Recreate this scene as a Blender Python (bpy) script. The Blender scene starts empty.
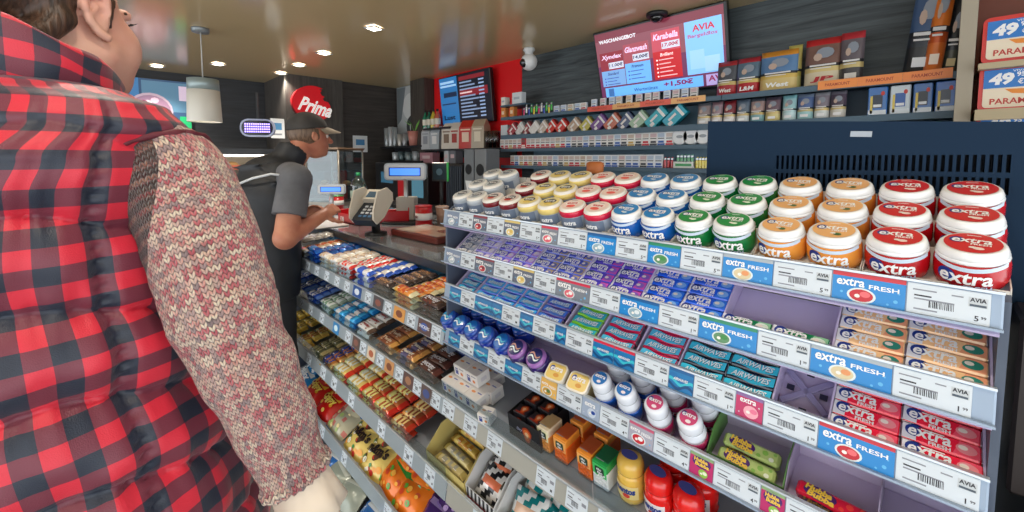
import bpy, math, random
import numpy as np
from mathutils import Matrix, Vector, Euler, noise
PI = math.pi
RND = random.Random(7)
SC = bpy.context.scene
COL = SC.collection
PENDING = []

# ------------------------------------------------------------------ camera model
FPX, CX, CY, HORY, CZ = 420., 512., 187., 158., 1.50
PITCH = math.atan((CY-HORY)/FPX)
YAW = math.atan(410/(FPX*math.cos(PITCH)+(CY-HORY)*math.sin(PITCH)))
FH = Vector((-math.cos(YAW), math.sin(YAW), 0)); RT = Vector((math.sin(YAW), math.cos(YAW), 0))
FW = FH*math.cos(PITCH)-Vector((0, 0, math.sin(PITCH)))
UP = Vector((0, 0, math.cos(PITCH)))+FH*math.sin(PITCH)
CAM = Vector((0, 0, CZ))
def at(x, y, X=None, Y=None, Z=None, W=None):
    r = FW+RT*((x-CX)/FPX)+UP*((CY-y)/FPX)
    k = X/r.x if X is not None else Y/r.y if Y is not None else W if W is not None else (Z-CZ)/r.z
    return CAM+r*k
def xat(px, Y, z):
    # world X on the plane Y at height z that shows at photo column px
    c = (px-CX)/FPX
    h = CAM.z-z
    # right = X*RT.x+Y*RT.y ; depth = (X*FH.x+Y*FH.y)*cosP + h*sinP
    cp, sp = math.cos(PITCH), math.sin(PITCH)
    return (c*(Y*FH.y*cp+h*sp)-Y*RT.y)/(RT.x-c*FH.x*cp)

# ------------------------------------------------------------------ materials
def lin(h):
    if isinstance(h, str):
        h = h.lstrip('#'); v = [int(h[i:i+2], 16)/255 for i in (0, 2, 4)]
    else: v = [c/255 for c in h]
    return [c/12.92 if c <= .04045 else ((c+.055)/1.055)**2.4 for c in v]
MC = {}
def C(col, rough=.45, metal=0., emit=0., name=None, coat=0., spec=.5):
    k = (str(col), rough, metal, emit, coat, spec)
    if k in MC: return MC[k]
    m = bpy.data.materials.new(name or 'paint_%d' % len(MC)); m.use_nodes = True
    b = m.node_tree.nodes['Principled BSDF']
    c = lin(col)+[1]
    b.inputs['Base Color'].default_value = c
    b.inputs['Roughness'].default_value = rough; b.inputs['Metallic'].default_value = metal
    b.inputs['Specular IOR Level'].default_value = spec
    if coat: b.inputs['Coat Weight'].default_value = coat; b.inputs['Coat Roughness'].default_value = .08
    if emit:
        b.inputs['Emission Color'].default_value = c; b.inputs['Emission Strength'].default_value = emit
    MC[k] = m
    return m
def nodes(name):
    m = bpy.data.materials.new(name); m.use_nodes = True
    nt = m.node_tree
    return m, nt, nt.nodes['Principled BSDF']
def N(nt, t, **kw):
    n = nt.nodes.new(t)
    for k, v in kw.items():
        if k.startswith('i_'): n.inputs[k[2:].replace('_', ' ')].default_value = v
        else: setattr(n, k, v)
    return n
def L(nt, a, b): nt.links.new(a, b)
def math_n(nt, op, a, b=None, c=None):
    n = nt.nodes.new('ShaderNodeMath'); n.operation = op
    for i, v in enumerate((a, b, c)):
        if v is None: continue
        if isinstance(v, (int, float)): n.inputs[i].default_value = v
        else: nt.links.new(v, n.inputs[i])
    return n.outputs[0]
def ramp(nt, fac, stops, interp='LINEAR'):
    n = nt.nodes.new('ShaderNodeValToRGB'); n.color_ramp.interpolation = interp
    e = n.color_ramp.elements
    while len(e) < len(stops): e.new(.5)
    for i, (p, c) in enumerate(stops):
        e[i].position = p; e[i].color = lin(c)+[1]
    nt.links.new(fac, n.inputs[0]); return n.outputs[0]
def clear(name, tint='#eef4f8', rough=.06, gloss=.12):
    m = bpy.data.materials.new(name); m.use_nodes = True; nt = m.node_tree; nt.nodes.clear()
    o = N(nt, 'ShaderNodeOutputMaterial'); mx = N(nt, 'ShaderNodeMixShader')
    t = N(nt, 'ShaderNodeBsdfTransparent'); g = N(nt, 'ShaderNodeBsdfGlossy')
    t.inputs[0].default_value = lin(tint)+[1]; g.inputs['Roughness'].default_value = rough
    lw = N(nt, 'ShaderNodeLayerWeight'); lw.inputs[0].default_value = .25
    L(nt, math_n(nt, 'MULTIPLY_ADD', lw.outputs['Facing'], .35, gloss*.4), mx.inputs[0]); L(nt, t.outputs[0], mx.inputs[1]); L(nt, g.outputs[0], mx.inputs[2])
    L(nt, mx.outputs[0], o.inputs[0]); return m
ACRYL = clear('clear_acrylic', '#e6eef2')
GLASS = clear('clear_glass', '#dfeaee', .03, .2)
FOIL = C('#c9ccd4', .28, .85, name='foil')

# ------------------------------------------------------------------ text outlines
TC = {}
def text_geo(s, bold=0., shear=0.):
    k = (s, bold, shear)
    if k not in TC:
        cu = bpy.data.curves.new('lettering', 'FONT'); cu.body = s; cu.size = 1; cu.resolution_u = 2
        cu.offset = bold; cu.shear = shear; cu.align_x = 'CENTER'; cu.align_y = 'CENTER'
        o = bpy.data.objects.new('lettering', cu); COL.objects.link(o)
        dg = bpy.context.evaluated_depsgraph_get(); dg.update()
        me = bpy.data.meshes.new_from_object(o.evaluated_get(dg))
        v = [tuple(q.co) for q in me.vertices]; f = [tuple(p.vertices) for p in me.polygons]
        bpy.data.objects.remove(o); bpy.data.curves.remove(cu); bpy.data.meshes.remove(me)
        xs = [q[0] for q in v] or [0]; ys = [q[1] for q in v] or [0]
        cx, cy = (min(xs)+max(xs))/2, (min(ys)+max(ys))/2
        v = [(q[0]-cx, q[1]-cy) for q in v]
        TC[k] = (v, f, max(xs)-min(xs), max(ys)-min(ys))
    return TC[k]

# ------------------------------------------------------------------ mesh collector
def T(x=0, y=0, z=0): return Matrix.Translation((x, y, z))
def RX(d): return Matrix.Rotation(math.radians(d), 4, 'X')
def RY(d): return Matrix.Rotation(math.radians(d), 4, 'Y')
def RZ(d): return Matrix.Rotation(math.radians(d), 4, 'Z')
FRONT = RX(90)          # flat xy artwork -> stands up facing -Y
class MB:
    def __init__(s): s.v = []; s.f = []; s.m = []; s.sm = []; s.mats = []; s.uv = {}
    def mi(s, mat):
        if mat not in s.mats: s.mats.append(mat)
        return s.mats.index(mat)
    def add(s, verts, faces, mat, M=None, smooth=False, fm=None):
        o = len(s.v)
        if M is not None: verts = [tuple(M @ Vector(p)) for p in verts]
        s.v += [tuple(p) for p in verts]
        i = s.mi(mat) if fm is None else 0
        for k, f in enumerate(faces):
            s.f.append([o+j for j in f]); s.m.append(i if fm is None else s.mi(fm[k])); s.sm.append(smooth)
        return s
    def box(s, c, d, mat, M=None, bev=0.):
        x, y, z = (q/2 for q in d)
        if bev <= 0:
            v = [(c[0]+a*x, c[1]+b*y, c[2]+e*z) for a in (-1, 1) for b in (-1, 1) for e in (-1, 1)]
            return s.add(v, [(0, 1, 3, 2), (4, 6, 7, 5), (0, 4, 5, 1), (2, 3, 7, 6), (0, 2, 6, 4), (1, 5, 7, 3)], mat, M)
        b = min(bev, x*.99, y*.99, z*.99)
        v = []; ix = {}
        for a in (-1, 1):
            for e in (-1, 1):
                for g in (-1, 1):
                    for ax in range(3):
                        h = [x-b, y-b, z-b]; h[ax] += b
                        ix[(a, e, g, ax)] = len(v); v.append((c[0]+a*h[0], c[1]+e*h[1], c[2]+g*h[2]))
        f = []
        q = [(-1, -1), (1, -1), (1, 1), (-1, 1)]
        for sg in (-1, 1):
            for ax in range(3):
                r = []
                for p, w in q:
                    k = [p, w]; k.insert(ax, sg); r.append(ix[(*k, ax)])
                f.append(r if (sg > 0) != (ax == 1) else r[::-1])
        for ax in range(3):
            o1, o2 = [k for k in range(3) if k != ax]
            for p, w in q:
                a0 = [p, w]; a0.insert(ax, -1); a1 = [p, w]; a1.insert(ax, 1)
                r = [ix[(*a0, o1)], ix[(*a1, o1)], ix[(*a1, o2)], ix[(*a0, o2)]]
                f.append(r)
        for a in (-1, 1):
            for e in (-1, 1):
                for g in (-1, 1): f.append([ix[(a, e, g, 0)], ix[(a, e, g, 1)], ix[(a, e, g, 2)]])
        return s.add(v, f, mat, M)
    def lathe(s, prof, mat, n=20, M=None, smooth=True, sx=1, sy=1, mats=None, cap=True):
        v = []; f = []; fm = []
        for r, z in prof:
            for k in range(n):
                a = 2*PI*k/n; v.append((r*math.cos(a)*sx, r*math.sin(a)*sy, z))
        for i in range(len(prof)-1):
            for k in range(n):
                f.append((i*n+k, i*n+(k+1) % n, (i+1)*n+(k+1) % n, (i+1)*n+k)); fm.append(mats[i] if mats else mat)
        if cap:
            f.append(tuple(range(n))[::-1]); fm.append(mats[0] if mats else mat)
            f.append(tuple((len(prof)-1)*n+k for k in range(n))); fm.append(mats[-1] if mats else mat)
        return s.add(v, f, mat, M, smooth, fm)
    def tube(s, pts, rad, mat, n=10, M=None, smooth=True, cap=True):
        pts = [Vector(p) for p in pts]; m = len(pts)
        rad = rad if isinstance(rad, (list, tuple)) else [rad]*m
        v = []; f = []; nrm = None
        for i, p in enumerate(pts):
            t = (pts[min(i+1, m-1)]-pts[max(i-1, 0)]).normalized()
            if nrm is None: nrm = t.cross(Vector((0, 0, 1)) if abs(t.z) < .9 else Vector((1, 0, 0))).normalized()
            else: nrm = (nrm-t*nrm.dot(t)).normalized()
            b = t.cross(nrm)
            for k in range(n):
                a = 2*PI*k/n; v.append(p+(nrm*math.cos(a)+b*math.sin(a))*rad[i])
        for i in range(m-1):
            for k in range(n): f.append((i*n+k, i*n+(k+1) % n, (i+1)*n+(k+1) % n, (i+1)*n+k))
        if cap: f.append(tuple(range(n))[::-1]); f.append(tuple((m-1)*n+k for k in range(n)))
        return s.add(v, f, mat, M, smooth)
    def prism(s, poly, z0, z1, mat, M=None, side=None):
        n = len(poly)
        v = [(x, y, z0) for x, y in poly]+[(x, y, z1) for x, y in poly]
        f = [tuple(range(n))[::-1], tuple(range(n, 2*n))]+[(k, (k+1) % n, n+(k+1) % n, n+k) for k in range(n)]
        return s.add(v, f, mat, M, False, [mat, mat]+[side or mat]*n)
    def flat(s, poly, mat, M=None, z=0.):
        return s.add([(x, y, z) for x, y in poly], [tuple(range(len(poly)))], mat, M)
    def disc(s, rx, ry, mat, M=None, z=0., n=20, c=(0, 0), a0=0, a1=2*PI):
        full = abs(a1-a0-2*PI) < 1e-6
        return s.flat([(c[0]+rx*math.cos(a0+(a1-a0)*k/(n if full else n-1)), c[1]+ry*math.sin(a0+(a1-a0)*k/(n if full else n-1))) for k in range(n)], mat, M, z)
    def rect(s, x, y, w, h, mat, M=None, z=0.):
        return s.flat([(x-w/2, y-h/2), (x+w/2, y-h/2), (x+w/2, y+h/2), (x-w/2, y+h/2)], mat, M, z)
    def text(s, t, w, h, mat, M=None, at=(0, 0), z=0., bold=.02, shear=0., bend=None, rot=0):
        # lettering fitted to a w x h box (either may be None); bend = (radius) wraps it round a +Y-up cylinder
        v, f, tw, th = text_geo(t, bold, shear)
        if not v: return s
        sx = w/tw if w else h/th; sy = h/th if h else w/tw
        cr, sr = math.cos(math.radians(rot)), math.sin(math.radians(rot))
        p = [(at[0]+(x*sx)*cr-(y*sy)*sr, at[1]+(x*sx)*sr+(y*sy)*cr, z) for x, y in v]
        if bend: p = [bend(q) for q in p]
        return s.add(p, f, mat, M)
    def sphere(s, c, r, mat, M=None, n=14, sc=(1, 1, 1)):
        k = n//2
        prof = [(max(1e-4, math.sin(PI*i/k)), -math.cos(PI*i/k)) for i in range(k+1)]
        MM = T(*c) @ Matrix.Diagonal((r*sc[0], r*sc[1], r*sc[2], 1))
        return s.lathe(prof, mat, n, (M @ MM) if M is not None else MM)
    def mesh(s, name):
        me = bpy.data.meshes.new(name); me.from_pydata(s.v, [], s.f)
        for m in s.mats: me.materials.append(m)
        me.polygons.foreach_set('material_index', s.m); me.polygons.foreach_set('use_smooth', s.sm)
        me.update(); return me
    def build(s, name, parent=None, M=None, label=None, kind=None):
        o = bpy.data.objects.new(name, s.mesh(name)); PENDING.append(o)
        if parent is not None: o.parent = parent
        if M is not None: o.matrix_basis = M
        if label: o['label'] = label
        if kind: o['kind'] = kind
        return o
def tag(o, label, cat, group=None):
    o['label'] = label; o['category'] = cat
    if group: o['group'] = group
    return o
def thing(name, label, cat, M=None, group=None):
    o = bpy.data.objects.new(name, None); o.empty_display_size = .02; PENDING.append(o)
    if M is not None: o.matrix_basis = M
    return tag(o, label, cat, group)
def kids(o): return [c for c in PENDING if c.parent is o]
KID = {}
def dup(root, M, label, group=None):
    # a copy of a thing with copies of its parts and sub-parts
    r = root.copy(); PENDING.append(r); r.matrix_basis = M; r['label'] = label
    if group: r['group'] = group
    if root not in KID:
        KID[root] = [(c, kids(c)) for c in kids(root)]
    for ch, sub in KID[root]:
        c = ch.copy(); c.parent = r; PENDING.append(c)
        for g in sub:
            d = g.copy(); d.parent = c; PENDING.append(d)
    return r
class Proto:
    # builds the first one through make(), later ones as copies
    def __init__(s, make): s.make = make; s.first = None
    def put(s, M, label, group):
        if s.first is None:
            s.first = s.make(); s.first.matrix_basis = M; s.first['label'] = label
            if group: s.first['group'] = group
            return s.first
        return dup(s.first, M, label, group)
ORD = ['first', 'second', 'third', 'fourth', 'fifth', 'sixth', 'seventh', 'eighth', 'ninth', 'tenth', 'eleventh', 'twelfth', 'thirteenth',
       'fourteenth', 'fifteenth', 'sixteenth', 'seventeenth', 'eighteenth', 'nineteenth', 'twentieth', 'twenty-first', 'twenty-second', 'twenty-third',
       'twenty-fourth', 'twenty-fifth', 'twenty-sixth', 'twenty-seventh', 'twenty-eighth', 'twenty-ninth', 'thirtieth', 'thirty-first', 'thirty-second']
def structure(name, mb, M=None):
    return mb.build(name, None, M, None, 'structure')
def rrect(w, h, r, n=4, cx=0, cy=0):
    p = []
    for (sx, sy, a) in ((1, 1, 0), (-1, 1, 90), (-1, -1, 180), (1, -1, 270)):
        for k in range(n+1):
            t = math.radians(a+90*k/n); p.append((cx+sx*(w/2-r)+r*math.cos(t), cy+sy*(h/2-r)+r*math.sin(t)))
    return p
# ================================================================== SETTING
WALLY = 2.80; CEIL = 2.41
def wood(name, base, dark, vert=False, rough=.5):
    m, nt, b = nodes(name)
    tc = N(nt, 'ShaderNodeTexCoord'); mp = N(nt, 'ShaderNodeMapping'); L(nt, tc.outputs['Object'], mp.inputs[0])
    mp.inputs['Scale'].default_value = (14, 14, 1.2) if vert else (1.0, 1.0, 16)
    n1 = N(nt, 'ShaderNodeTexNoise', i_Scale=2.2, i_Detail=6, i_Roughness=.65, i_Distortion=.6); L(nt, mp.outputs[0], n1.inputs[0])
    L(nt, ramp(nt, n1.outputs[0], [(.3, dark), (.7, base)]), b.inputs['Base Color'])
    b.inputs['Roughness'].default_value = rough; return m
W_DARK = wood('dark_wood_panel', '#5a6468', '#282e33'); W_LEFT = wood('brown_wood_panel', '#4a4440', '#2c2826')
W_PIL = wood('pillar_wood', '#4f4a45', '#2e2a28', True)
fm, nt, b = nodes('floor_tile')
tc = N(nt, 'ShaderNodeTexCoord'); bk = N(nt, 'ShaderNodeTexBrick', offset=0., i_Scale=1., i_Mortar_Size=.006, i_Brick_Width=.6, i_Row_Height=.6)
bk.inputs['Color1'].default_value = lin('#8d8a86')+[1]; bk.inputs['Color2'].default_value = lin('#97938e')+[1]; bk.inputs['Mortar'].default_value = lin('#5d5b58')+[1]
L(nt, tc.outputs['Object'], bk.inputs[0]); L(nt, bk.outputs[0], b.inputs['Base Color']); b.inputs['Roughness'].default_value = .35
structure('floor', MB().box((-2.5, 0, -.05), (9, 6.4, .1), fm))
CEILM, nt, b = nodes('taupe_lacquer'); b.inputs['Base Color'].default_value = lin('#cfb78c')+[1]; b.inputs['Roughness'].default_value = .15; b.inputs['Specular IOR Level'].default_value = .8
tc = N(nt, 'ShaderNodeTexCoord'); n1 = N(nt, 'ShaderNodeTexNoise', i_Scale=1.3, i_Detail=2); L(nt, tc.outputs['Object'], n1.inputs[0])
bp = N(nt, 'ShaderNodeBump', i_Strength=.05, i_Distance=.05); L(nt, n1.outputs[0], bp.inputs['Height']); L(nt, bp.outputs[0], b.inputs['Normal'])
structure('ceiling', MB().box((-2.5, 0, CEIL+.05), (9, 6.4, .1), CEILM))
RED = C('#e01018', .45, name='red_wall_paint')
XR0, XR1 = xat(435, WALLY, 1.9), xat(522, WALLY, 1.9)
structure('wall_back', MB().box(((XR1+2)/2, WALLY+.06, CEIL/2), (2-XR1, .12, CEIL), W_DARK))
structure('wall_red', MB().box(((XR0+XR1)/2, WALLY+.055, CEIL/2), (XR1-XR0, .12, CEIL), RED))
XP = xat(421, WALLY, 1.9); XE = -5.05
structure('trim_1', MB().box(((XP+XR0)/2, WALLY-.04, CEIL/2), (XR0-XP, .2, CEIL), W_PIL))
structure('wall_corner', MB().box(((XE-.3+XP)/2, WALLY+.06, CEIL/2), (XP-XE+.3, .12, CEIL), W_LEFT))
YC0 = at(286, 110, X=-5.0).y; YC1 = at(343, 110, X=-5.0).y
structure('wall_left', MB().box((XE-.06, (YC1+WALLY)/2, CEIL/2), (.12, WALLY-YC1, CEIL), W_LEFT))
structure('wall_column', MB().box((-5.45, (YC0+YC1)/2, CEIL/2), (.9, YC1-YC0, CEIL), wood('column_wood', '#5a5652', '#3a3735', True)))
structure('wall_far_left', MB().box((-5.86, (YC0-3.2)/2, CEIL/2), (.12, YC0+3.2, CEIL), wood('charcoal_panel', '#3c3f45', '#26282c')))
# poster beside the pillar
def art_panel(name, M, w, h, t, edge, draw):
    mb = MB().box((0, 0, -t/2), (w, h, t), edge, M); draw(mb, M); return mb
mb = MB(); a = at(396, 88, Y=WALLY-.015); bq = at(420, 140, Y=WALLY-.015)
w, h = bq.x-a.x, a.z-bq.z; M0 = FRONT
mb.box((0, 0, -.006), (w, h, .012), C('#8f979b', .3), M0)
mb.rect(0, 0, w*.96, h*.97, C('#b9bfc1', .3), M0, .0005); mb.disc(w*.34, h*.24, C('#d9dcdc', .3), M0, .001, c=(w*.1, h*.12)); mb.disc(w*.26, h*.2, C('#3b3f42', .3), M0, .0015, c=(w*.18, -h*.24)); mb.disc(w*.14, h*.11, C('#c8cccd', .3), M0, .002, c=(w*.2, -h*.25))
mb.flat([(-w*.48, h*.48), (-w*.1, h*.48), (-w*.3, -h*.1), (-w*.48, -h*.2)], C('#757e84', .3), M0, .0012)
tag(mb.build('wall_poster', None, T((a.x+bq.x)/2, WALLY-.005, (a.z+bq.z)/2)), 'grey poster of a coffee cup in the corner beside the wood pillar', 'poster')

# ------------------------------------------------------------------ ceiling lights
LAMPW = C('#fff4e0', .5, emit=9., name='lamp_glow'); STEEL = C('#b8bcc0', .3, .8, name='brushed_steel'); DARKP = C('#1b1d21', .45, name='dark_plastic')
def downlight():
    t = thing('ceiling_downlight', '', 'ceiling light')
    mb = MB()
    for sx, sy, w, h in ((0, 1, .10, .010), (0, -1, .10, .010), (1, 0, .010, .08), (-1, 0, .010, .08)):
        mb.box((sx*.045, sy*.045, -.004), (w, h, .010), STEEL, None, .002)
    mb.build('frame', t); MB().box((0, 0, -.002), (.079, .079, .006), LAMPW).build('diffuser', t)
    return t
DL = Proto(downlight)
for px, py, lab in ((374, 28, 'square ceiling downlight nearest the red wall, largest of the row'), (324, 53, 'square ceiling downlight, second of the row toward the round red sign'),
                    (299, 65, 'square ceiling downlight, third of the row toward the round red sign'), (281, 73, 'square ceiling downlight above the round red sign, farthest of the row'),
                    (218, 64, 'square ceiling downlight just right of the pendant lamp cord'), (157, 66, 'square ceiling downlight above the lit food banner, left of the pendant')):
    p = at(px, py, Z=CEIL-.005); DL.put(T(*p) @ RZ(20), lab, 'ceiling downlights')
for x, y, lab in ((-.25, .05, 'added unseen square ceiling downlight above the customer side of gum display'), (-1.25, .10, 'added unseen square ceiling downlight above the join of gum display and candy shelf'), (-2.2, .15, 'added unseen square ceiling downlight above the far half of the candy shelf'), (-.2, 1.9, 'square ceiling downlight before the tobacco shelves'), (-1.6, 1.9, 'square ceiling downlight before the cigarette shelves')):  # out-of-view downlights added to put more light on the shelves
    if y < 1: DL.put(T(x, y, CEIL-.005), lab, 'ceiling downlights')
# pendant lamp
a = at(205, 122, Y=.05); a = at(205, 122, W=3.0)
hh = 42/420*3.0
t = thing('pendant_lamp', 'white cylinder pendant lamp hanging on a thin cord before the food banner', 'lamp', T(a.x, a.y, a.z))
r = 17/420*3.0*.86
SH = C('#e9e6dc', .6, name='lamp_shade_white')
MB().lathe([(r*.985, 0), (r, .004), (r*.93, hh*.74), (r*.90, hh*.74), (r*.955, .004)], SH, 28, cap=False).build('lamp_shade', t)
MB().lathe([(r*.93, hh*.74), (r*.9, hh), (.02, hh+.002)], C('#9fb0b2', .35, .3), 28).build('shade_collar', t)
MB().tube([(0, 0, hh), (0, 0, CEIL-a.z)], .004, C('#c8c8c4', .5), 6).build('cord', t)
MB().lathe([(.05, CEIL-a.z-.03), (.055, CEIL-a.z-.01), (.055, CEIL-a.z)], C('#8d9498', .4, .4), 18).build('ceiling_cup', t)
MB().sphere((0, 0, hh*.45), .035, LAMPW).build('bulb', t)
# dome camera
p = at(529, 62, Y=WALLY-.22)
t = thing('security_camera', 'white dome security camera under the ceiling beside the red wall', 'camera', T(*p))
MB().lathe([(.045, CEIL-p.z-.001), (.05, CEIL-p.z-.02), (.035, CEIL-p.z-.035), (.03, .04)], C('#d6d8d8', .4), 18).build('mount', t)
MB().sphere((0, 0, 0), .07, C('#e4e5e4', .35), n=20).build('housing', t)
MB().lathe([(.001, .084), (.02, .080), (.036, .064), (.04, .048)], C('#15171a', .1, coat=1), 18, RZ(-15) @ RX(105) ).build('lens', t)
p = at(657, 11, Y=WALLY-.25)
t = thing('sensor_dome', 'small black dome sensor on the ceiling above the large screen', 'sensor', T(p.x, p.y, CEIL))
MB().lathe([(.065, 0), (.065, -.018), (.055, -.022)], DARKP, 20).build('base', t); MB().lathe([(.045, -.02), (.04, -.04), (.022, -.055), (.002, -.06)], C('#101114', .1, coat=1), 20).build('dome', t)

# ------------------------------------------------------------------ screens
def E(col, k=1.0): return C(col, .3, emit=k)
def scr(mb, M, W, H):
    def R(x, y, w, h, col, z=.001, k=.62): mb.rect((x-.5)*W+w*W/2, (.5-y)*H-h*H/2, w*W, h*H, E(col, k), M, z)
    def X(s, x, y, w, h, col, z=.002, sh=0, b=.02, rot=0): mb.text(s, w*W, h*H, E(col, .75), M, ((x-.5)*W, (.5-y)*H), z, b, sh, rot=rot)
    return R, X
# large screen, tilted forward
yt, yb = 2.60, 2.72
p1, p2, p3 = at(594, 36, Y=yt), at(723, 3, Y=yt), at(600, 99, Y=yb)
zt = (p1.z+p2.z)/2
W = p2.x-p1.x; H = math.hypot(zt-p3.z, yb-yt); til = math.degrees(math.atan2(yb-yt, zt-p3.z))
MS = T((p1.x+p2.x)/2, (yt+yb)/2, (zt+p3.z)/2) @ RX(til)
t = thing('wall_screen', 'large tilted screen showing the car wash offer above the cigarette shelves', 'screen', MS)
MB().box((0, .03, 0), (W+.03, .05, H+.03), C('#101216', .3), None, .006).build('casing', t)
MB().box((0, .08, .0), (.3, .09, .2), DARKP).build('wall_bracket', t)
mb = MB(); M = FRONT @ T(0, 0, -.004); R, X = scr(mb, M, W, H)
R(0, 0, 1, 1, '#8a4a58', .0005); R(0, 0, 1, .12, '#7a3040', .0008); R(0, .5, 1, .5, '#6a2a55', .0008)
X('WASCHANGEBOT', .2, .13, .33, .055, '#e8e8f0', b=.03)
for i, (x, c, c2, nm, pr, sub) in enumerate(((.025, '#78a8e0', '#8c2434', 'Xyndex', '11,00€', 'Standard'), (.245, '#6fb4f2', '#a44856', 'Glanzwash', '14,00€', 'Premium'), (.485, '#c01420', '#c44a5c', 'Karabella', '17,00€', 'Brillant'))):
    y0 = .30-.05*i if i < 2 else .12; y0 = (.30, .24, .15)[i]
    R(x, y0, .215, .84-y0-.02, c, .001); R(x, y0, .215, .28, c2, .0015)
    X(nm, x+.108, y0+.08, .19, .085, '#e8c8e8', .003, .25, .03); R(x+.075, y0+.16, .135, .095, '#d8dcf0', .0018); X(pr, x+.142, y0+.207, .125, .062, '#1c1838' if i < 2 else '#a01020', .003, .1, .03)
    X(sub, x+.108, y0+.33, .1, .045, '#2a3c70' if i < 2 else '#f4e0e0', .003, .15)
    for k in range(5):
        yy = y0+.40+k*.052*(1.1 if i else .9)
        if yy > .8: break
        mb.disc(.006, .006, E('#3a4a90' if i < 2 else '#f0d0d0'), M, .002, 10, ((x+.03-.5)*W, (.5-yy)*H)); R(x+.045, yy-.008, (.11, .09, .12, .1, .13)[k], .014, '#4468a8' if i < 2 else '#eebcc0', .002)
R(.735, .12, .25, .70, '#84c2f4', .001); R(.76, .5, .1, .25, '#9ccdf4', .0013); R(.86, .6, .1, .2, '#a4d2f6', .0014)
X('AVIA', .865, .22, .15, .085, '#c03040', b=.03); X('Bargeldlos', .855, .32, .2, .06, '#b04a78', b=.02)
R(.04, .845, .80, .145, '#6cb8f4', .001); R(.86, .845, .13, .145, '#b8a8e0', .001); X('AV', .92, .90, .09, .08, '#8a2050', b=.03)
X('Wertmünze', .40, .925, .2, .05, '#2c5a98', b=.02); X('+1,50€', .66, .905, .22, .085, '#7a1c5c', b=.04); R(.07, .86, .05, .12, '#3a6cae', .0015)
mb.build('display', t)
# menu screen on the red wall
p1, p2, p3 = at(439, 79, Y=2.68), at(488.5, 69, Y=2.68), at(441, 125, Y=2.72)
W = p2.x-p1.x; zt = (p1.z+p2.z)/2-.0; H = zt-p3.z
t = thing('menu_screen', 'black menu screen with blue picture half hung on the red wall', 'screen', T((p1.x+p2.x)/2, 2.70, (zt+p3.z)/2) @ RX(6))
MB().box((0, .03, 0), (W+.02, .05, H+.02), C('#0d0f13', .3), None, .005).build('casing', t); MB().box((0, .07, 0), (.2, .06, .2), DARKP).build('wall_bracket', t)
mb = MB(); M = FRONT @ T(0, 0, -.004); R, X = scr(mb, M, W, H)
R(0, 0, 1, 1, '#0c1622', .0005, .5); R(0, 0, .38, 1, '#2a6ea8', .001, .6); R(.02, .08, .3, .05, '#9cc4e8', .0015); R(.02, .16, .34, .04, '#9cc4e8', .0015); R(.08, .32, .28, .1, '#122c4a', .0015, .4); R(.03, .55, .3, .03, '#1b3c66', .0015, .4); X('Lust', .17, .86, .24, .1, '#0c1c34', b=.04)
R(.42, .04, .5, .08, '#7a2028', .001); R(.42, .30, .54, .16, '#7c1c26', .001)
for r_ in range(11):
    R(.43, .15+r_*.072, .24+.06*(r_*7 % 3), .03, '#7e94b4' if r_ not in (3,) else '#e0c0c0', .0016); R(.80, .15+r_*.072, .1, .03, '#8ca4c8', .0016)
mb.build('display', t)
# scripted round sign on the column
p = at(313, 103.5, X=-5.0+.03)
t = thing('round_sign', 'round red sign with a bite out and white script on the wood column', 'sign', T(-5.0, p.y, p.z) @ RZ(90))
sr = .225
poly = []
for k in range(64):
    a = 2*PI*k/64; x, y = math.cos(a)*sr*1.0, math.sin(a)*sr*.86
    for bx, by, br in ((.19, .205, .085), (.285, .13, .075), (.10, .27, .04)):
        d = math.hypot(x-bx, y-by)
        if d < br: x, y = bx+(x-bx)/d*br, by+(y-by)/d*br
    poly.append((x, y))
def bite(x, y): return all(math.hypot(x-bx, y-by) > br for bx, by, br in ((.19, .205, .1), (.285, .13, .085)))
poly = [(math.cos(2*PI*k/64)*sr, math.sin(2*PI*k/64)*sr*.86) for k in range(11, 59)]
poly += [(.75*q[0], .75*q[1]) for q in ((.245, -.02), (.215, .035), (.15, .05), (.135, .085), (.165, .11), (.12, .13), (.10, .17), (.125, .2), (.08, .215))]
MB().prism(poly, 0, .05, C('#cf1420', .35, emit=.25), FRONT, C('#8a0c14', .4)).build('sign_body', t)
mb = MB(); mb.text('Prima', .36, .16, C('#f6f2ee', .4, emit=.4), FRONT, (.02, -.04), .056, .03, .35, rot=-12); mb.build('lettering', t)
# lit food banner on the far wall
a, bq = at(118, 68, X=-5.78), at(192, 112, X=-5.78)
W, H = abs(bq.y-a.y)+.5, .62
t = thing('food_banner', 'lit blue banner picturing a round plate of food high on far wall', 'banner', T(-5.80, (a.y+bq.y)/2-.25, 2.02) @ RZ(90))
MB().box((0, .0, 0), (W, .05, H), DARKP).build('frame', t)
mb = MB(); M = FRONT @ T(0, 0, .027); R, X = scr(mb, M, W, H)
R(.01, .02, .98, .96, '#2f4f74', .0005, .4); R(.3, .02, .3, .4, '#3e7ab0', .001, .4); R(.62, .05, .36, .5, '#56809c', .001, .4)
mb.disc(W*.17, H*.30, E('#b09aa8', .6), M, .0015, c=(W*.18, -H*.05)); mb.disc(W*.155, H*.26, E('#8c6c84', .6), M, .002, c=(W*.18, -H*.05))
for k in range(16): mb.disc(.035, .03, E(('#d0b8c4', '#7c2c4c', '#c8a8b8')[k % 3], .6), M, .0025+k*.0001, 8, c=(W*.18+RND.uniform(-.13, .13)*W, -H*.05+RND.uniform(-.2, .2)*H))
R(.60, .80, .39, .18, '#a01c24', .0018, .6); R(.9, .62, .09, .2, '#18a060', .003, .6); R(.9, .1, .08, .25, '#c8b4c8', .003, .6)
mb.build('picture', t)
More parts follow.
